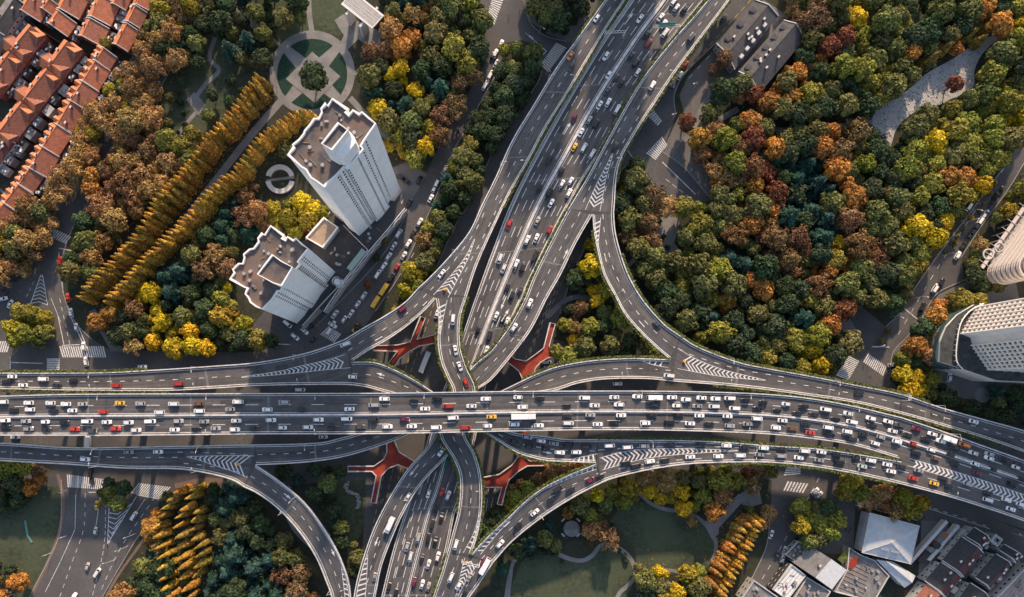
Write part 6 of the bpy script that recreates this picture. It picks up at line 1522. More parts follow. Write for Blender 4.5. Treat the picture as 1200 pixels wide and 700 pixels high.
def blocked(p):
    for q in BAD:
        if inside(p, q): return True
    v = Vector(p)
    for line_, w in PATHS:
        for a, c in zip(line_, line_[1:]):
            a = Vector(a); c = Vector(c); ac = c-a; t = max(0, min(1, (v-a).dot(ac)/ac.length_squared))
            if (v-(a+ac*t)).length < w: return True
    return False
ALLP = []; OPEN = [ROADS['east street'], [(28,345),(50,300),(60,268),(84,276),(74,310),(78,350),(92,380),(110,398),(130,412),(60,412),(64,370),(45,352)], [(893,0),(843,50),(806,90),(798,112),(812,145),(834,100),(862,88)], GRV, ring_pts((328,209),25,16), [(655,612),(668,604),(686,612),(686,632),(665,640),(652,628)]]; park_ = 'the autumn park on the right'
def put(x, y, code, rad, area, h=None, shape=None):
    TR_.append(dict(x=x, y=y, c=code, r=rad, area=area, shape=shape))
def forest(area, poly_, spacing, ctrl, rr=(3.7, 5.6), check=True, jit=9, shape=None):
    xs = [p[0] for p in poly_]; ys = [p[1] for p in poly_]; n = int((max(xs)-min(xs))*(max(ys)-min(ys))/spacing**2*16); mean = (rr[0]+rr[1])/2*1.1
    for it in range(n):
        p = (rt_.uniform(min(xs), max(xs)), rt_.uniform(min(ys), max(ys)))
        if not inside(p, poly_): continue
        f = rt_.uniform(1.05, 1.45) if it < n*.12 else rt_.uniform(.80, 1.2) if it < n*.6 else rt_.uniform(.5, .85)
        sp = spacing*f
        if any((p[0]-q[0])**2+(p[1]-q[1])**2 < ((sp+q[2])/2)**2 for q in ALLP): continue
        w = W(p[0], p[1], 8); g_ = (NX+w.x/S, NY-w.y/S)
        if check and blocked(g_): continue
        if any(inside(p, q) for q in BAD[7:]): continue
        if any(inside((p[0]+dx, p[1]+dy), q) for q in OPEN for dx, dy in ((0, 0), (5, 4), (-5, -4), (5, -4), (-5, 4))): continue
        ALLP.append((p[0], p[1], sp))
        if isinstance(ctrl, str): c = rt_.choice(ctrl)
        else:
            q = (p[0]+rt_.gauss(0, jit*.4), p[1]+rt_.gauss(0, jit*.4)); cc_ = min(ctrl, key=lambda k: (k[0]-q[0])**2+(k[1]-q[1])**2); c = cc_[2]
            if area == park_ and c in 'ORyB' and (cc_[0]-p[0])**2+(cc_[1]-p[1])**2 > 420: c = rt_.choice('Gg')
            if area == park_ and c == 'y' and rt_.random() < .5: c = 'Y'
            if area == park_ and c in 'BO' and rt_.random() < .22: c = 'g'
            if area != park_ and c == 'R' and rt_.random() < .5: c = 'B'
        if rt_.random() < (.10 if area == park_ else .25): c = ({'y': 'l', 'O': 'O', 'G': 'g', 'g': 'Y', 'R': 'O', 'Y': 'g', 'l': 'Y', 'B': 'g', 'T': 'G'} if area == park_ else {'y': 'l', 'O': 'P', 'G': 'g', 'g': 'G', 'R': 'B', 'Y': 'g', 'l': 'Y', 'B': 'P', 'T': 'G'}).get(c, c)
        if area == park_ and rt_.random() < .12: c = {'y': 'Y', 'Y': 'g', 'B': 'G', 'P': 'B', 'l': 'Y', 'G': 'g'}.get(c, c)
        put(p[0], p[1], c, mean*f*(.95+.1*rt_.random()), area, shape=shape)
def CT(s):
    out = []
    for t in s.split():
        x, y, c = t.split(','); out.append((float(x), float(y), c))
    return out
for (x, y, c, r_, area) in [(366,88,'G',7.6,'the round plaza')]: put(x, y, c, r_, area); ALLP.append((x, y, 40))
# rows of tall narrow conifers, given by their tips
def row(area, tips, n, code, rad=2.5, hgt=22, jit=1.2, deep=0):
    c = resample(spline(tips, 2), n-1)
    for i, p in enumerate(c):
        k = rt_.uniform(.84, 1.12); h_ = hgt*k; q = W(p.x+rt_.uniform(-jit, jit), p.y+rt_.uniform(-jit, jit), h_)
        TR_.append(dict(wx=q.x, wy=q.y, c=code if rt_.random() > .28 else rt_.choice('ddP') if False else (code if rt_.random() > .45 else 'd'), r=rad*rt_.uniform(.75, 1.25), area=area, h=h_, x=NX+q.x/S, y=NY-q.y/S)); ALLP.append((NX+q.x/S, NY-q.y/S, 10))
row('the long upper conifer row', [(298,85),(284,108),(262,135),(238,162),(220,187),(205,205),(190,220),(175,240),(160,267),(141,290),(118,312),(100,332),(90,347)], 56, 'D', 2.25, 18)
row('the inner upper conifer row', [(306,92),(292,114),(268,142),(244,169),(226,193),(210,211),(195,229),(180,248),(164,274),(146,296),(123,318),(102,340)], 30, 'd', 2.2, 15)  # dimmer foliage colour stands in for the shaded side of the row
row('the long lower conifer row', [(362,129),(348,128),(325,142),(300,162),(283,184),(270,200),(250,215),(235,230),(220,247),(200,267),(180,287),(165,302),(147,322),(133,337),(120,352)], 56, 'D', 2.25, 18)
row('the western conifer column', [(204,578),(194,590),(186,604),(178,622),(180,636),(182,652),(185,668),(189,692),(190,704)], 12, 'D', 1.9, 19)
row('the eastern conifer column', [(222,575),(214,592),(203,612),(204,630),(206,648),(208,668),(212,690),(216,705)], 12, 'D', 1.9, 19)
row('the middle conifer column', [(226,602),(222,622),(226,640),(228,660),(226,676)], 8, 'd', 1.9, 17)
row('the conifer rows in the lower park', [(896,612),(888,628),(880,645),(872,662),(862,680),(852,700)], 17, 'D', 2.1, 16)
row('the conifer rows in the lower park', [(884,612),(874,626),(864,642),(856,656),(848,672),(842,690)], 13, 'O', 2.3, 14)
row('the grove by the gravel court', [(1166,25),(1158,38),(1145,34),(1130,42),(1116,50),(1102,58)], 6, 'd', 2.8, 12, 3)
park = 'the autumn park on the right'
forest(park, [(738,205),(745,190),(775,228),(800,240),(840,240),(836,205),(800,150),(800,118),(830,88),(862,92),(890,116),(948,52),(928,5),(920,-25),(1225,-25),(1225,120),(1190,165),(1172,198),(1138,245),(1100,300),(1072,340),(1054,364),(1010,350),(985,368),(1003,400),(972,436),(900,423),(850,411),(812,393),(778,362),(748,320),(731,280),(725,240)], 14.2,
 CT("742,213,y 750,200,G 765,190,G 780,205,g 782,230,B 775,240,P 765,225,B 750,225,G 762,240,g 735,265,Y 750,272,P 765,262,P 760,280,B 742,290,B 806,238,Y 815,255,Y 830,262,Y 822,275,g 825,290,g 840,265,g 850,285,Y 865,295,g 875,305,G 860,315,T 770,315,g 785,320,Y 760,335,G 790,312,g 800,308,Y 820,322,g 770,340,Y 815,342,Y 850,335,g 880,320,R 868,332,O 890,335,O 905,340,O 860,347,B 820,95,O 810,110,O 840,75,B 800,125,B 868,95,O 875,120,P 895,120,R 800,150,O 815,145,R 810,165,O 840,160,P 870,140,O 885,155,R 860,160,Y 900,170,O 830,180,P 850,185,g 880,185,B 845,205,O 870,215,P 855,235,g 880,240,O 895,250,R 885,230,O 905,225,R 890,205,R 895,195,T 865,265,B "
    "925,10,P 945,25,B 960,15,B 950,8,Y 985,35,g 1000,20,y 1005,30,Y 1030,15,g 1050,10,g 1060,28,Y 1045,40,g 980,50,G 970,55,R 985,55,R 965,65,R 1000,70,g 1020,60,g 945,80,B 960,90,G 975,85,g 990,95,g 930,100,O 940,108,R 905,120,O 910,130,O 955,110,Y 975,110,G 1000,105,G 950,130,G 975,140,G 1010,135,G 1035,105,y 1030,98,y 1070,78,O 1080,85,O 1060,90,g 1095,70,g 1100,60,G 1120,45,g 1125,55,O 1140,30,G 1160,25,O 1150,35,g 1180,20,G 1195,50,Y 1195,20,y 1185,80,G 1190,95,g 1160,90,Y 1150,115,Y 1170,100,G 1175,115,y 1200,110,Y 1120,100,R 1150,140,Y 1120,145,y 1135,140,y 1165,150,Y 1190,140,y 1090,115,T 1085,140,g 1075,150,g 1050,165,G 1100,165,y 1140,170,Y 1110,150,Y 1080,10,G 1100,15,G 1120,15,G 1085,40,G "
    "915,155,B 945,155,g 935,165,G 980,158,O 965,170,O 975,172,y 990,165,B 1000,160,B 1015,160,G 905,195,G 920,190,T 935,205,T 950,210,T 940,225,T 915,235,T 955,235,T 940,255,T 960,265,T 975,265,T 970,285,T 955,290,T 925,180,G 965,180,y 975,188,O 990,175,B 1000,190,P 990,215,O 985,235,y 1000,235,O 990,250,B 1000,275,B 990,285,Y 985,295,y 995,300,O 1010,205,g 1025,260,g 1020,210,G 1040,225,g 1060,215,G 1080,190,Y 1100,200,y 1120,205,O 1085,240,g 1060,250,g 1050,270,g 1060,290,g 1020,280,B 1035,285,B 1020,295,B 1080,280,y 1095,260,G 1110,230,G 1090,300,g 1060,320,g 1100,275,y 1120,268,y 1135,245,y 1140,238,Y 1155,212,y 1165,200,y 1000,320,O 1020,325,B 1025,335,O 1000,335,g 985,335,g 1045,335,G "
    "905,255,R 910,270,B 925,290,B 905,295,B 940,310,B 960,320,O 955,330,B 920,320,B 905,325,G 930,340,G 975,345,G 905,360,G 925,365,T 950,375,y 955,385,Y 940,405,y 960,410,y 920,395,G 905,405,G 975,400,G 980,365,B 985,385,O 1005,395,O 1000,370,R 1015,360,O 1035,365,G 870,360,G 860,356,O 880,362,G 830,375,G 815,362,T 832,378,T 857,398,y 840,405,g 825,398,Y 885,400,G 897,405,y 870,405,G 800,370,G 780,352,G"))
forest('the wedge inside the loop ramp', [(672,305),(690,272),(698,300),(712,345),(735,385),(772,414),(700,415),(656,424),(652,410),(672,402),(660,375),(666,340)], 13.5, CT("690,285,y 683,300,y 675,320,G 685,335,G 693,345,y 680,345,G 672,398,y 660,395,Y 655,405,Y 690,372,B 695,382,Y 700,402,G 715,395,g 735,400,G 725,385,Y 750,405,G 690,405,g 710,360,G"), (3.2,5.0))
forest('the strip beside tower street', [(590,58),(622,55),(631,75),(630,92),(606,126),(575,176),(545,240),(530,262),(508,312),(482,362),(462,368),(475,330),(494,278),(517,228),(535,180),(550,152),(580,100)], 12.5, CT("600,70,Y 610,65,g 620,90,G 600,100,G 590,120,G 570,130,G 600,140,G 560,145,G 545,165,Y 550,175,Y 575,160,G 565,180,G 535,200,Y 545,205,g 520,210,T 530,225,G 520,245,T 510,265,G 505,275,Y 515,285,g 487,293,R 482,303,R 495,305,g 475,320,l 488,318,l 490,328,l 470,345,l 465,355,y"), (3.2,4.6), False)
forest('the park above the tall tower', [(448,-25),(572,-25),(566,40),(570,70),(543,115),(513,170),(498,200),(476,190),(450,168),(470,175),(436,118),(420,104),(420,70),(452,48)], 13.5, CT("480,5,T 495,10,O 500,15,G 520,10,g 530,20,g 545,15,Y 560,25,g 575,30,g 555,50,g 470,15,g 460,35,B 470,40,B 445,50,B 440,65,B 425,60,B 450,67,y 463,80,y 480,55,O 492,55,O 500,55,G 475,105,y 470,108,y 455,112,g 465,120,T 490,90,T 500,95,T 510,75,G 535,60,Y 535,85,Y 530,105,Y 540,110,B 550,95,B 530,125,B 525,140,B 510,135,Y 505,150,l 495,165,y 515,160,B 440,130,y 450,135,B 460,140,g 465,155,Y 480,130,G 490,145,G 420,100,T 430,100,T 435,90,G 450,90,G 465,180,l 480,190,g 495,182,Y 480,165,G 470,140,G"), (3.3,5.2))
forest('the grove below the conifer rows', [(312,172),(338,160),(350,200),(338,235),(352,278),(268,262+0),(262,330),(285,372),(345,392),(342,404),(300,405),(165,413),(132,402),(110,378),(126,362),(165,325),(205,290),(250,238)][:5]+[(322,272),(300,262),(275,290),(262,325),(280,372),(345,398),(300,407),(165,413),(132,402),(110,378),(126,364),(165,328),(205,290),(250,238)], 13.5,
 CT("330,170,G 295,235,B 300,250,R 310,245,B 270,240,T 255,245,T 265,270,T 280,265,T 300,262,R 285,280,g 215,290,g 235,275,g 195,310,T 205,300,T 245,300,B 255,325,g 268,340,y 275,345,Y 235,330,G 200,330,T 180,325,G 150,345,Y 165,355,B 120,358,O 130,362,O 145,370,G 160,365,g 165,350,y 185,345,T 190,372,y 200,375,y 215,365,g 225,370,O 240,380,G 235,350,T 245,365,G 260,360,l 275,370,l 285,385,G 295,385,l 300,370,G 180,405,y 195,400,y 205,405,y 210,385,y 225,400,y 235,405,y 170,395,G 150,385,g 135,395,G 125,400,Y 150,415,P 260,395,G 335,215,G 330,190,G 310,200,G 320,385,G 350,225,l 345,245,l 330,260,l 350,255,l 340,235,l 322,262,l"), (3.3,5.0))
forest('the golden clump beside the towers', [(343,214),(362,226),(380,252),(362,266),(342,282),(322,272),(331,246)], 11.5, 'lly', (3.2,4.4), False)
forest('the grove above the upper conifer row', [(205,163),(240,158),(222,188),(190,220),(158,250),(133,278),(112,320),(78,325),(76,295),(90,262),(106,240),(98,218),(125,183),(160,160)], 13, CT("138,185,O 120,192,R 155,200,R 140,205,B 160,180,B 175,185,B 190,200,P 205,185,g 210,175,Y 165,220,P 150,235,P 170,240,g 130,245,P 140,262,g 105,220,O 95,230,P 115,230,R 85,245,P 87,260,R 80,265,O 95,275,G 80,280,y 100,290,y 90,297,G 80,320,g 95,325,g 110,310,Y 150,285,P 125,300,P"), (3.3,5.2), False)
forest('the park beside the round plaza', [(215,60),(228,20),(262,-15),(356,-20),(355,38),(330,52),(318,70),(300,80),(264,62),(252,36),(240,70),(232,78)], 15, 'GGTGg', (3.0,5.0))
forest('the lawn edge by the zigzag path', [(246,98),(266,88),(286,108),(250,145),(222,158),(238,125)], 17, 'GG', (2.0,3.2))
forest('the garden beside the zigzag path', [(185,110),(215,92),(212,120),(195,160),(182,158)], 20, 'GG', (1.6,2.6))
wst = 'the rows lining the west street'
for pl in [[(164,52),(190,2),(200,-20),(262,-25),(226,40),(212,80),(196,78),(158,84)],[(134,88),(150,78),(164,88),(182,108),(178,152),(150,160),(122,152),(120,120)],[(92,142),(114,128),(120,155),(112,172),(98,205),(84,212),(62,248),(52,240),(66,206),(88,174)],[(-20,292),(30,240),(50,242),(58,262),(48,285),(26,316),(-20,332)]]:
    forest(wst, pl, 11.5, 'PPPPBgl', (3.4,5.0), False)
forest('the island of the west junction', [(12,378),(25,360),(45,357),(58,370),(62,395),(60,403),(35,403),(18,398)], 11, 'llYgY', (3.2,4.6), False)
forest('the lower left lawn corner', [(-15,548),(44,545),(49,560),(44,575),(30,590),(15,595),(-15,597)], 12, CT("20,550,Y 10,570,G 40,560,O 25,580,G 35,555,B 5,590,G"), (3.2,4.8), False)
forest('the bottom left corner', [(-15,662),(20,668),(22,690),(8,706),(-15,706)], 13, CT("5,675,G 5,690,O 15,680,G"), (3,4.5), False)
forest('the southwest junction island', [(117,572),(125,563),(148,566),(150,583),(136,596),(121,590)], 10.5, 'YgGY', (3.0,4.2), False)
forest('the dark woodland at the lower left', [(262,568),(290,585),(325,615),(348,650),(368,700),(372,725),(128,725),(150,685),(172,645),(176,600),(200,578),(230,574)], 14, CT("225,590,G 235,600,G 245,620,G 230,640,T 270,590,T 285,640,T 280,655,T 300,640,T 310,650,T 260,670,T 280,685,G 275,600,Y 250,605,g 165,650,T 160,680,G 175,675,G 150,670,Y 145,660,Y 300,680,T 330,665,B 345,675,B 350,655,g 135,695,O 165,640,O 300,610,G 320,640,G"), (3.4,5.2))
forest('the garden between the lower ramps', [(328,552),(400,548),(402,565),(388,590),(398,612),(418,640),(428,655),(416,678),(406,652),(388,604),(352,572)], 15, CT("375,560,G 360,575,G 395,635,g 415,650,G 420,640,G 345,560,T 395,600,G"), (2.8,4.4), False)
forest('the triangle between two lower ramps', [(640,549),(688,547),(660,560),(630,575),(605,592),(588,606),(566,628),(574,602),(590,590),(602,568)], 10.5, CT("650,550,O 640,552,O 648,560,y 625,560,B 615,580,Y 605,590,y 600,585,O 625,550,O 585,600,G 595,575,B"), (2.8,4.2), False)
lp = 'the lower park'
forest(lp, [(712,568),(760,557),(850,548),(862,552),(866,572),(862,585),(838,610),(820,603),(780,588),(750,573),(742,590),(722,600),(702,602),(715,638),(702,636),(662,644),(612,640),(604,648),(572,690),(590,662),(616,638),(645,612),(682,588)], 13.5, CT("718,575,y 725,580,Y 732,570,y 750,595,y 748,585,Y 755,605,Y 770,575,y 780,590,Y 790,580,y 800,585,y 793,600,P 790,620,B 797,622,y 807,619,y 812,570,g 830,575,g 820,590,Y 825,560,Y 740,560,B 770,557,B 790,560,B 675,590,y 665,595,O 680,600,Y 700,605,G 712,605,g 650,625,T 645,620,T 620,630,T 640,640,G 690,640,R 680,645,B 705,625,B 850,600,B 845,600,O 855,550,Y"), (3.0,4.8))
forest(lp, [(800,598),(812,606),(815,620),(795,628),(780,615)], 11, 'OyPB', (2.4,3.6), False)
forest(lp, [(746,660),(765,653),(778,664),(782,690),(772,706),(748,706)], 12, CT("765,668,y 758,675,Y 770,690,G 775,700,Y"), (3.4,5), False)
forest(lp, [(793,652),(820,648),(844,660),(846,690),(838,712),(790,712),(788,690),(802,680)], 12.5, CT("800,658,y 820,662,Y 830,668,Y 825,685,G 800,685,y 838,690,O 810,700,G"), (3.4,5.2), False)
forest('the trees round the park steps', [(852,604),(880,592),(900,600),(902,612),(880,618),(858,640),(846,628)], 12, CT("885,595,Y 895,600,P 852,605,O 870,610,G 860,625,G"), (3,4.4))
forest('the trees round the park steps', [(862,555),(895,550),(892,575),(872,580)], 13, 'ROB', (2.8,4), False)
forest('the trees before the curved building', [(1066,402),(1085,374),(1102,350),(1135,343),(1150,352),(1120,367),(1104,383),(1096,422),(1076,426),(1063,416)], 12.5, CT("1100,365,O 1095,385,O 1085,395,G 1080,420,G 1110,360,Y 1130,352,Y 1085,408,O"), (3.4,5), False)
forest('the corner beside the east crossing', [(1049,418),(1062,420),(1082,432),(1080,458),(1062,462),(1049,448)], 11.5, CT("1055,425,Y 1065,432,g 1070,450,y 1060,450,O 1052,448,O"), (3,4.4), False)
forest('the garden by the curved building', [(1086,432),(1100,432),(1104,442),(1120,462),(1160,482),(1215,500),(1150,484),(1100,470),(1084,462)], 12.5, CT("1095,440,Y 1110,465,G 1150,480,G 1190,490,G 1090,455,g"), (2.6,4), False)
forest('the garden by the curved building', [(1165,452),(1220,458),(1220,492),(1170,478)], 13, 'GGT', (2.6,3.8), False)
forest('the east street pavement strip', [(1138,268),(1150,280),(1148,300),(1160,322),(1170,336),(1140,346),(1130,332),(1128,308)], 12, CT("1145,285,P 1150,300,g 1135,330,G 1160,325,Y 1150,335,G"), (3,4.4), False)
forest('the east street pavement strip', [(1180,222),(1210,205),(1210,228),(1178,250),(1160,264)], 12, 'gYlG', (3,4.2), False)
forest('the southeast street island', [(938,595),(955,588),(975,595),(982,615),(974,634),(950,638),(934,624)], 11, CT("945,600,l 965,600,G 955,625,g 940,615,l 965,620,Y"), (3.4,4.8), False)
forest('the strip below the lower right viaduct', [(985,566),(1005,562),(1015,575),(1035,572),(1060,580),(1086,592),(1080,600),(1050,600),(1015,588),(988,578)], 10.5, CT("995,570,l 1010,575,Y 1030,575,P 1050,582,y 1075,595,l 1040,585,P"), (3.0,4.2), False)
forest('the top block beside the wide road', [(622,-15),(702,-15),(688,12),(665,28),(642,26),(626,8)], 13, 'GGgG', (3.2,4.8), False)
for (x, y, c, r_, area) in [(626,12,'G',2.2,'the top junction pavement'),(632,22,'G',2.2,'the top junction pavement'),(638,33,'G',2.4,'the top junction pavement'),(650,34,'G',2.2,'the top junction pavement'),(662,37,'G',2.2,'the top junction pavement'),
    (451,283,'B',2.6,'the pavement before the shop block'),(441,302,'G',2.2,'the pavement before the shop block'),(431,334,'R',2.6,'the pavement before the shop block'),(420,385,'G',2.5,'the yard below the shorter tower'),
    (123,50,'Y',3.8,'the yards of the red roofed houses'),(1041,388,'g',2.0,'the east street median'),(1034,399,'g',2.0,'the east street median'),(848,70,'B',5,'the forecourt of the tiled halls'),(858,66,'O',3.6,'the forecourt of the tiled halls'),(838,82,'B',4,'the forecourt of the tiled halls'),(903,553,'Y',4,'the southeast crossing'),(1117,100,'R',4.6,'the gravel court')]:
    put(x, y, c, r_, area)
# low shrubs at wood edges
rb = random.Random(5)
def shrubs(area, pts, n, codes, rr=(1.2, 2.2), jit=3):
    c = resample(spline(pts, 2), n-1)
    for p in c: put(p.x+rb.uniform(-jit, jit), p.y+rb.uniform(-jit, jit), rb.choice(codes), rb.uniform(*rr), area, shape='bush')
shrubs('the lawn of the lower park', [(612,652),(640,648),(660,656)], 6, 'GGT'); shrubs('the far lawn edge of the lower park', [(716,618),(720,640),(735,660)], 6, 'GG')
shrubs('the foot of the tall tower', [(358,275),(372,262),(384,248)], 5, 'GG'); shrubs('the loop garden path', [(772,262),(786,298),(800,300)], 5, 'GG')
shrubs('the west lawn edge', [(208,110),(215,140),(206,168)], 6, 'GG'); shrubs('the parkland by the empty ramp', [(330,580),(345,600),(360,625),(372,650)], 8, 'TGG')
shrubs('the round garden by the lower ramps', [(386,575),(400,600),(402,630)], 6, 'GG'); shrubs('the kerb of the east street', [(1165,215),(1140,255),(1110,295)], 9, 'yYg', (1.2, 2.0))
cnt = {}
for t in TR_:
    nm, cat, shp = KIND[t['c']]; 
    if t.get('h') and t['c'] == 'O': nm, shp = 'redwood_tree', 'cone'
    if t.get('shape') == 'bush': nm, cat, shp = 'shrub', 'shrub', 'bush'
    if t['c'] == 'd' and not t.get('h'): nm, shp = 'redwood_tree', 'cone'
    t['nm'], t['cat'], t['shp'] = nm, cat, shp
    cnt.setdefault((t['area'], t['c'], nm), []).append(t)
for (area, c, nm), L in cnt.items():
    L.sort(key=lambda t: t['x']); word = {'cedar_tree': 'cedar', 'redwood_tree': 'narrow conifer', 'shrub': 'shrub'}.get(nm, 'tree')
    for i, t in enumerate(L):
        t['label'] = ('the only %s %s in %s' % (CD[c][0], word, area)) if len(L) == 1 else '%s %s %s from the left in %s' % (nth(i), CD[c][0], word, area)
rq = random.Random(77); counts = {}
for t in TR_:
    shp = t['shp']; col = CD[t['c']][1]; counts[t['nm']] = counts.get(t['nm'], 0)+1
    if shp == 'cone':
        h_ = t.get('h') or 17; s = t['r']; x, y = (t['wx'], t['wy']) if 'wx' in t else tuple(W(t['x'], t['y'], 9)[:2]); sc = (s, s, h_/8.0)
    else:
        s = t['r']; ht = {'round': 1.45, 'plane': 1.5, 'bush': .8, 'cedar': 1.5}[shp]*s; p = W(t['x'], t['y'], ht); x, y = p.x, p.y; sc = (s*rq.uniform(.92, 1.08), s*rq.uniform(.92, 1.08), s*rq.uniform(.85, 1.2))
    root = thing(t['nm'], t['label'], t['cat'], (x, y, 0), rq.uniform(0, 6.28), 'trees and shrubs in %s' % t['area'] if False else t['area'][4:] if t['area'].startswith('the ') else t['area'])
    root.scale = sc
    k = rq.uniform(.82, 1.2); j = [rq.uniform(.9, 1.1) for _ in range(3)]
    child('trunk', TK[shp], root)
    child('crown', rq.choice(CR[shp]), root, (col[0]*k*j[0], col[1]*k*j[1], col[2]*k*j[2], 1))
print('trees', counts)

# fallen leaves and tufts on the park ground: nobody could count them
rl = random.Random(3); LM = [mat('fallen_leaves_gold', (.36,.22,.05), .9), mat('fallen_leaves_brown', (.17,.10,.05), .9), mat('grass_tuft', (.07,.10,.04), .9)]
lb = MB(); k = 0
T2 = [t for t in TR_ if t['c'] in 'yOBPRlD']
while k < 9000:
    t = rl.choice(T2) if k % 3 else rl.choice(TR_); a = rl.uniform(0, 6.28); d_ = t['r']*rl.uniform(.3, 2.6); w = W(t['x'], t['y'], 6); x, y = w.x+d_*math.cos(a), w.y+d_*math.sin(a); k += 1
    if inside((NX+x/S, NY-y/S), ROADS['under']) or inside((NX+x/S, NY-y/S), ROADS['nsroad']): continue
    s_ = rl.uniform(.12, .42); u = rl.uniform(0, 3.14); ca, sa = math.cos(u)*s_, math.sin(u)*s_; z = .16+rl.random()*.05
    lb.face([(x-ca, y-sa, z), (x+sa, y-ca, z), (x+ca, y+sa, z), (x-sa, y+ca, z)], (0 if t['c'] in 'yOPlD' else 1) if k % 3 else 2)
tag(lb.build('leaf_litter', LM), 'scattered fallen leaves and grass tufts over the park ground', 'leaf litter', kind='stuff')
# ---------------------------------------------------------------- people and scooters
def person_mesh(stride, arm, name):
    bm = bmesh.new(); sk = bm.verts.layers.skin.verify()
    J = {'pelvis': ((0,0,.95),.13), 'chest': ((0,0,1.30),.16), 'neck': ((0,0,1.48),.06), 'head': ((.02,0,1.60),.095), 'crown': ((.01,0,1.70),.07),
         'shl': ((0,.19,1.40),.07), 'ell': ((-arm,.24,1.15),.05), 'hal': ((-arm*1.2+.05,.25,.90),.04), 'shr': ((0,-.19,1.40),.07), 'elr': ((arm,-.24,1.15),.05), 'har': ((arm*1.4,-.25,.90),.04),
         'hil': ((0,.10,.90),.10), 'knl': ((stride*.5,.10,.50),.07), 'anl': ((stride,.10,.08),.05), 'tol': ((stride+.16,.11,.04),.04), 'hir': ((0,-.10,.90),.10), 'knr': ((-stride*.2,-.10,.50),.07), 'anr': ((-stride,-.10,.08),.05), 'tor': ((-stride+.16,-.11,.04),.04)}
    V = {}
    for k, (p, r) in J.items():
        v = bm.verts.new(p); v[sk].radius = (r, r*.85); V[k] = v
    V['pelvis'][sk].use_root = True
    for a, b in (('pelvis','chest'),('chest','neck'),('neck','head'),('head','crown'),('chest','shl'),('shl','ell'),('ell','hal'),('chest','shr'),('shr','elr'),('elr','har'),('pelvis','hil'),('hil','knl'),('knl','anl'),('anl','tol'),('pelvis','hir'),('hir','knr'),('knr','anr'),('anr','tor')):
        bm.edges.new((V[a], V[b]))
    me = bpy.data.meshes.new(name); bm.to_mesh(me); bm.free(); return me
M_cloth = obj_color_mat('clothing', .85); M_hair = mat('dark_hair', (.015,.012,.01), .7)
PM_ = [person_mesh(.0, .03, 'body'), person_mesh(.28, .16, 'body')]
for m_ in PM_: m_.materials.append(M_cloth)
hb = MB(); 
for i in range(5):
    for k in range(8):
        a0, a1 = k*math.pi/4, (k+1)*math.pi/4; e0, e1 = i*.3, (i+1)*.3; f = lambda a, e: (.0+.115*math.cos(a)*math.cos(e), .115*math.sin(a)*math.cos(e), 1.66+.13*math.sin(e)); hb.face([f(a0, e0), f(a1, e0), f(a1, e1), f(a0, e1)])
HAIR = hb.make('hair', M_hair)
PP = [(82,572,0,'black coat crossing at the southwest crosswalk'),(106,568,1,'white jacket crossing at the southwest crosswalk'),(83,410,1,'dark jacket on the wide west crosswalk'),(117,408,0,'dark coat at the east end of the west crosswalk'),(640,70,1,'dark coat on the north crosswalk'),(609,14,0,'black coat standing on the north junction'),(596,20,1,'grey coat walking across the north junction'),
      (1012,427,0,'black coat beside the diagonal east crosswalk'),(1030,431,1,'black coat on the diagonal east crosswalk'),(1040,440,1,'dark coat below the diagonal east crosswalk'),(245,181,1,'dark coat on the long garden path'),(246,217,0,'red coat on the long garden path'),(325,104,1,'dark coat on the ring of the round plaza'),(405,107,0,'grey coat on the ring of the round plaza'),(782,19+0,1,'dark coat'),(284,53,0,'white shirt on the upper park lawn'),
      (927,571,0,'dark coat at the southeast crosswalk'),(870,215,0,'dark coat'),(743,677,1,'pale coat on the curved path of the lower park'),(615,664,0,'white shirt on the lawn of the lower park')]
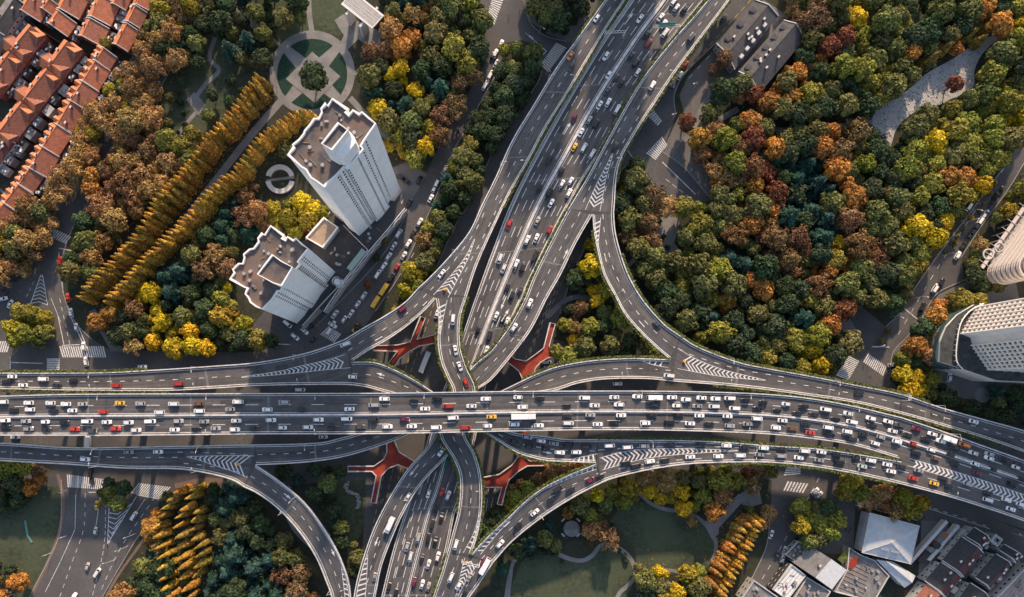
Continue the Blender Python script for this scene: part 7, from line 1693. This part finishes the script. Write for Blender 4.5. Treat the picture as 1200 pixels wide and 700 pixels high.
pc = [(.02,.02,.025,1),(.6,.6,.6,1),(.03,.03,.05,1),(.02,.02,.02,1),(.03,.03,.03,1),(.02,.02,.02,1),(.2,.2,.2,1),(.02,.02,.02,1),(.02,.02,.02,1),(.03,.03,.03,1),(.03,.03,.04,1),(.4,.03,.02,1),(.03,.03,.03,1),(.2,.2,.2,1),None,(.7,.7,.7,1),(.03,.03,.03,1),None,(.5,.45,.4,1),(.7,.7,.7,1)]
rp_ = random.Random(31)
for (x, y, ps, lab), c in zip(PP, pc):
    if c is None: continue
    p = W(x, y); t = thing('person', 'person in '+lab, 'person', (p.x, p.y, .1), rp_.uniform(0, 6.28), 'pedestrians at street level')
    o = child('body', PM_[ps], t, c); m1 = o.modifiers.new('skin', 'SKIN'); m2 = o.modifiers.new('sub', 'SUBSURF'); m2.levels = 1; m2.render_levels = 1
    child('hair', HAIR, t)
# parked scooters
fr = MB(); fr.box((-.25,0,.45), (.75,.32,.32)); fr.box((.35,0,.30), (.5,.28,.08)); fr.tube((.62,0,.35), (.48,0,1.0), .04, n=6); fr.box((.60,0,.45), (.12,.36,.45)); FR_ = fr.make('frame', obj_color_mat('scooter_paint', .4))
hd = MB(); hd.tube((.48,-.32,1.02), (.48,.32,1.02), .03, n=6); HD_ = hd.make('handlebar', M_tyre)
st_ = MB(); st_.box((-.25,0,.78), (.7,.28,.1)); ST_ = st_.make('seat', M_tyre)
def wh(x):
    w = MB(); w.tube((x,-.06,.24), (x,.06,.24), .24, n=12); return w.make('wheel', M_tyre)
WH_ = [wh(-.5), wh(.68)]
sc_ = [(4,329),(7,327),(10,326),(14,330),(18,329),(22,327),(25,325),(3,341),(7,340),(10,344),(28,318),(30,315),(2,333),(12,322)]
sc_.sort()
for i, (x, y) in enumerate(sc_):
    p = W(x, y); t = thing('scooter', '%s parked scooter from the left beside the west junction' % nth(i), 'scooter', (p.x, p.y, .1), R(rp_.choice([60, 65, 70, -30])), 'scooters parked beside the west junction')
    c = rp_.choice([(.03,.03,.03,1),(.35,.03,.02,1),(.5,.5,.5,1),(.02,.05,.15,1)])
    child('frame', FR_, t, c); child('handlebar', HD_, t); child('seat', ST_, t)
    for w in WH_: child('wheel', w, t)
for o in bpy.data.objects:
    if o.parent is None and 'label' in o and len(o['label'].split()) > 16: print('LONG', o['label'])
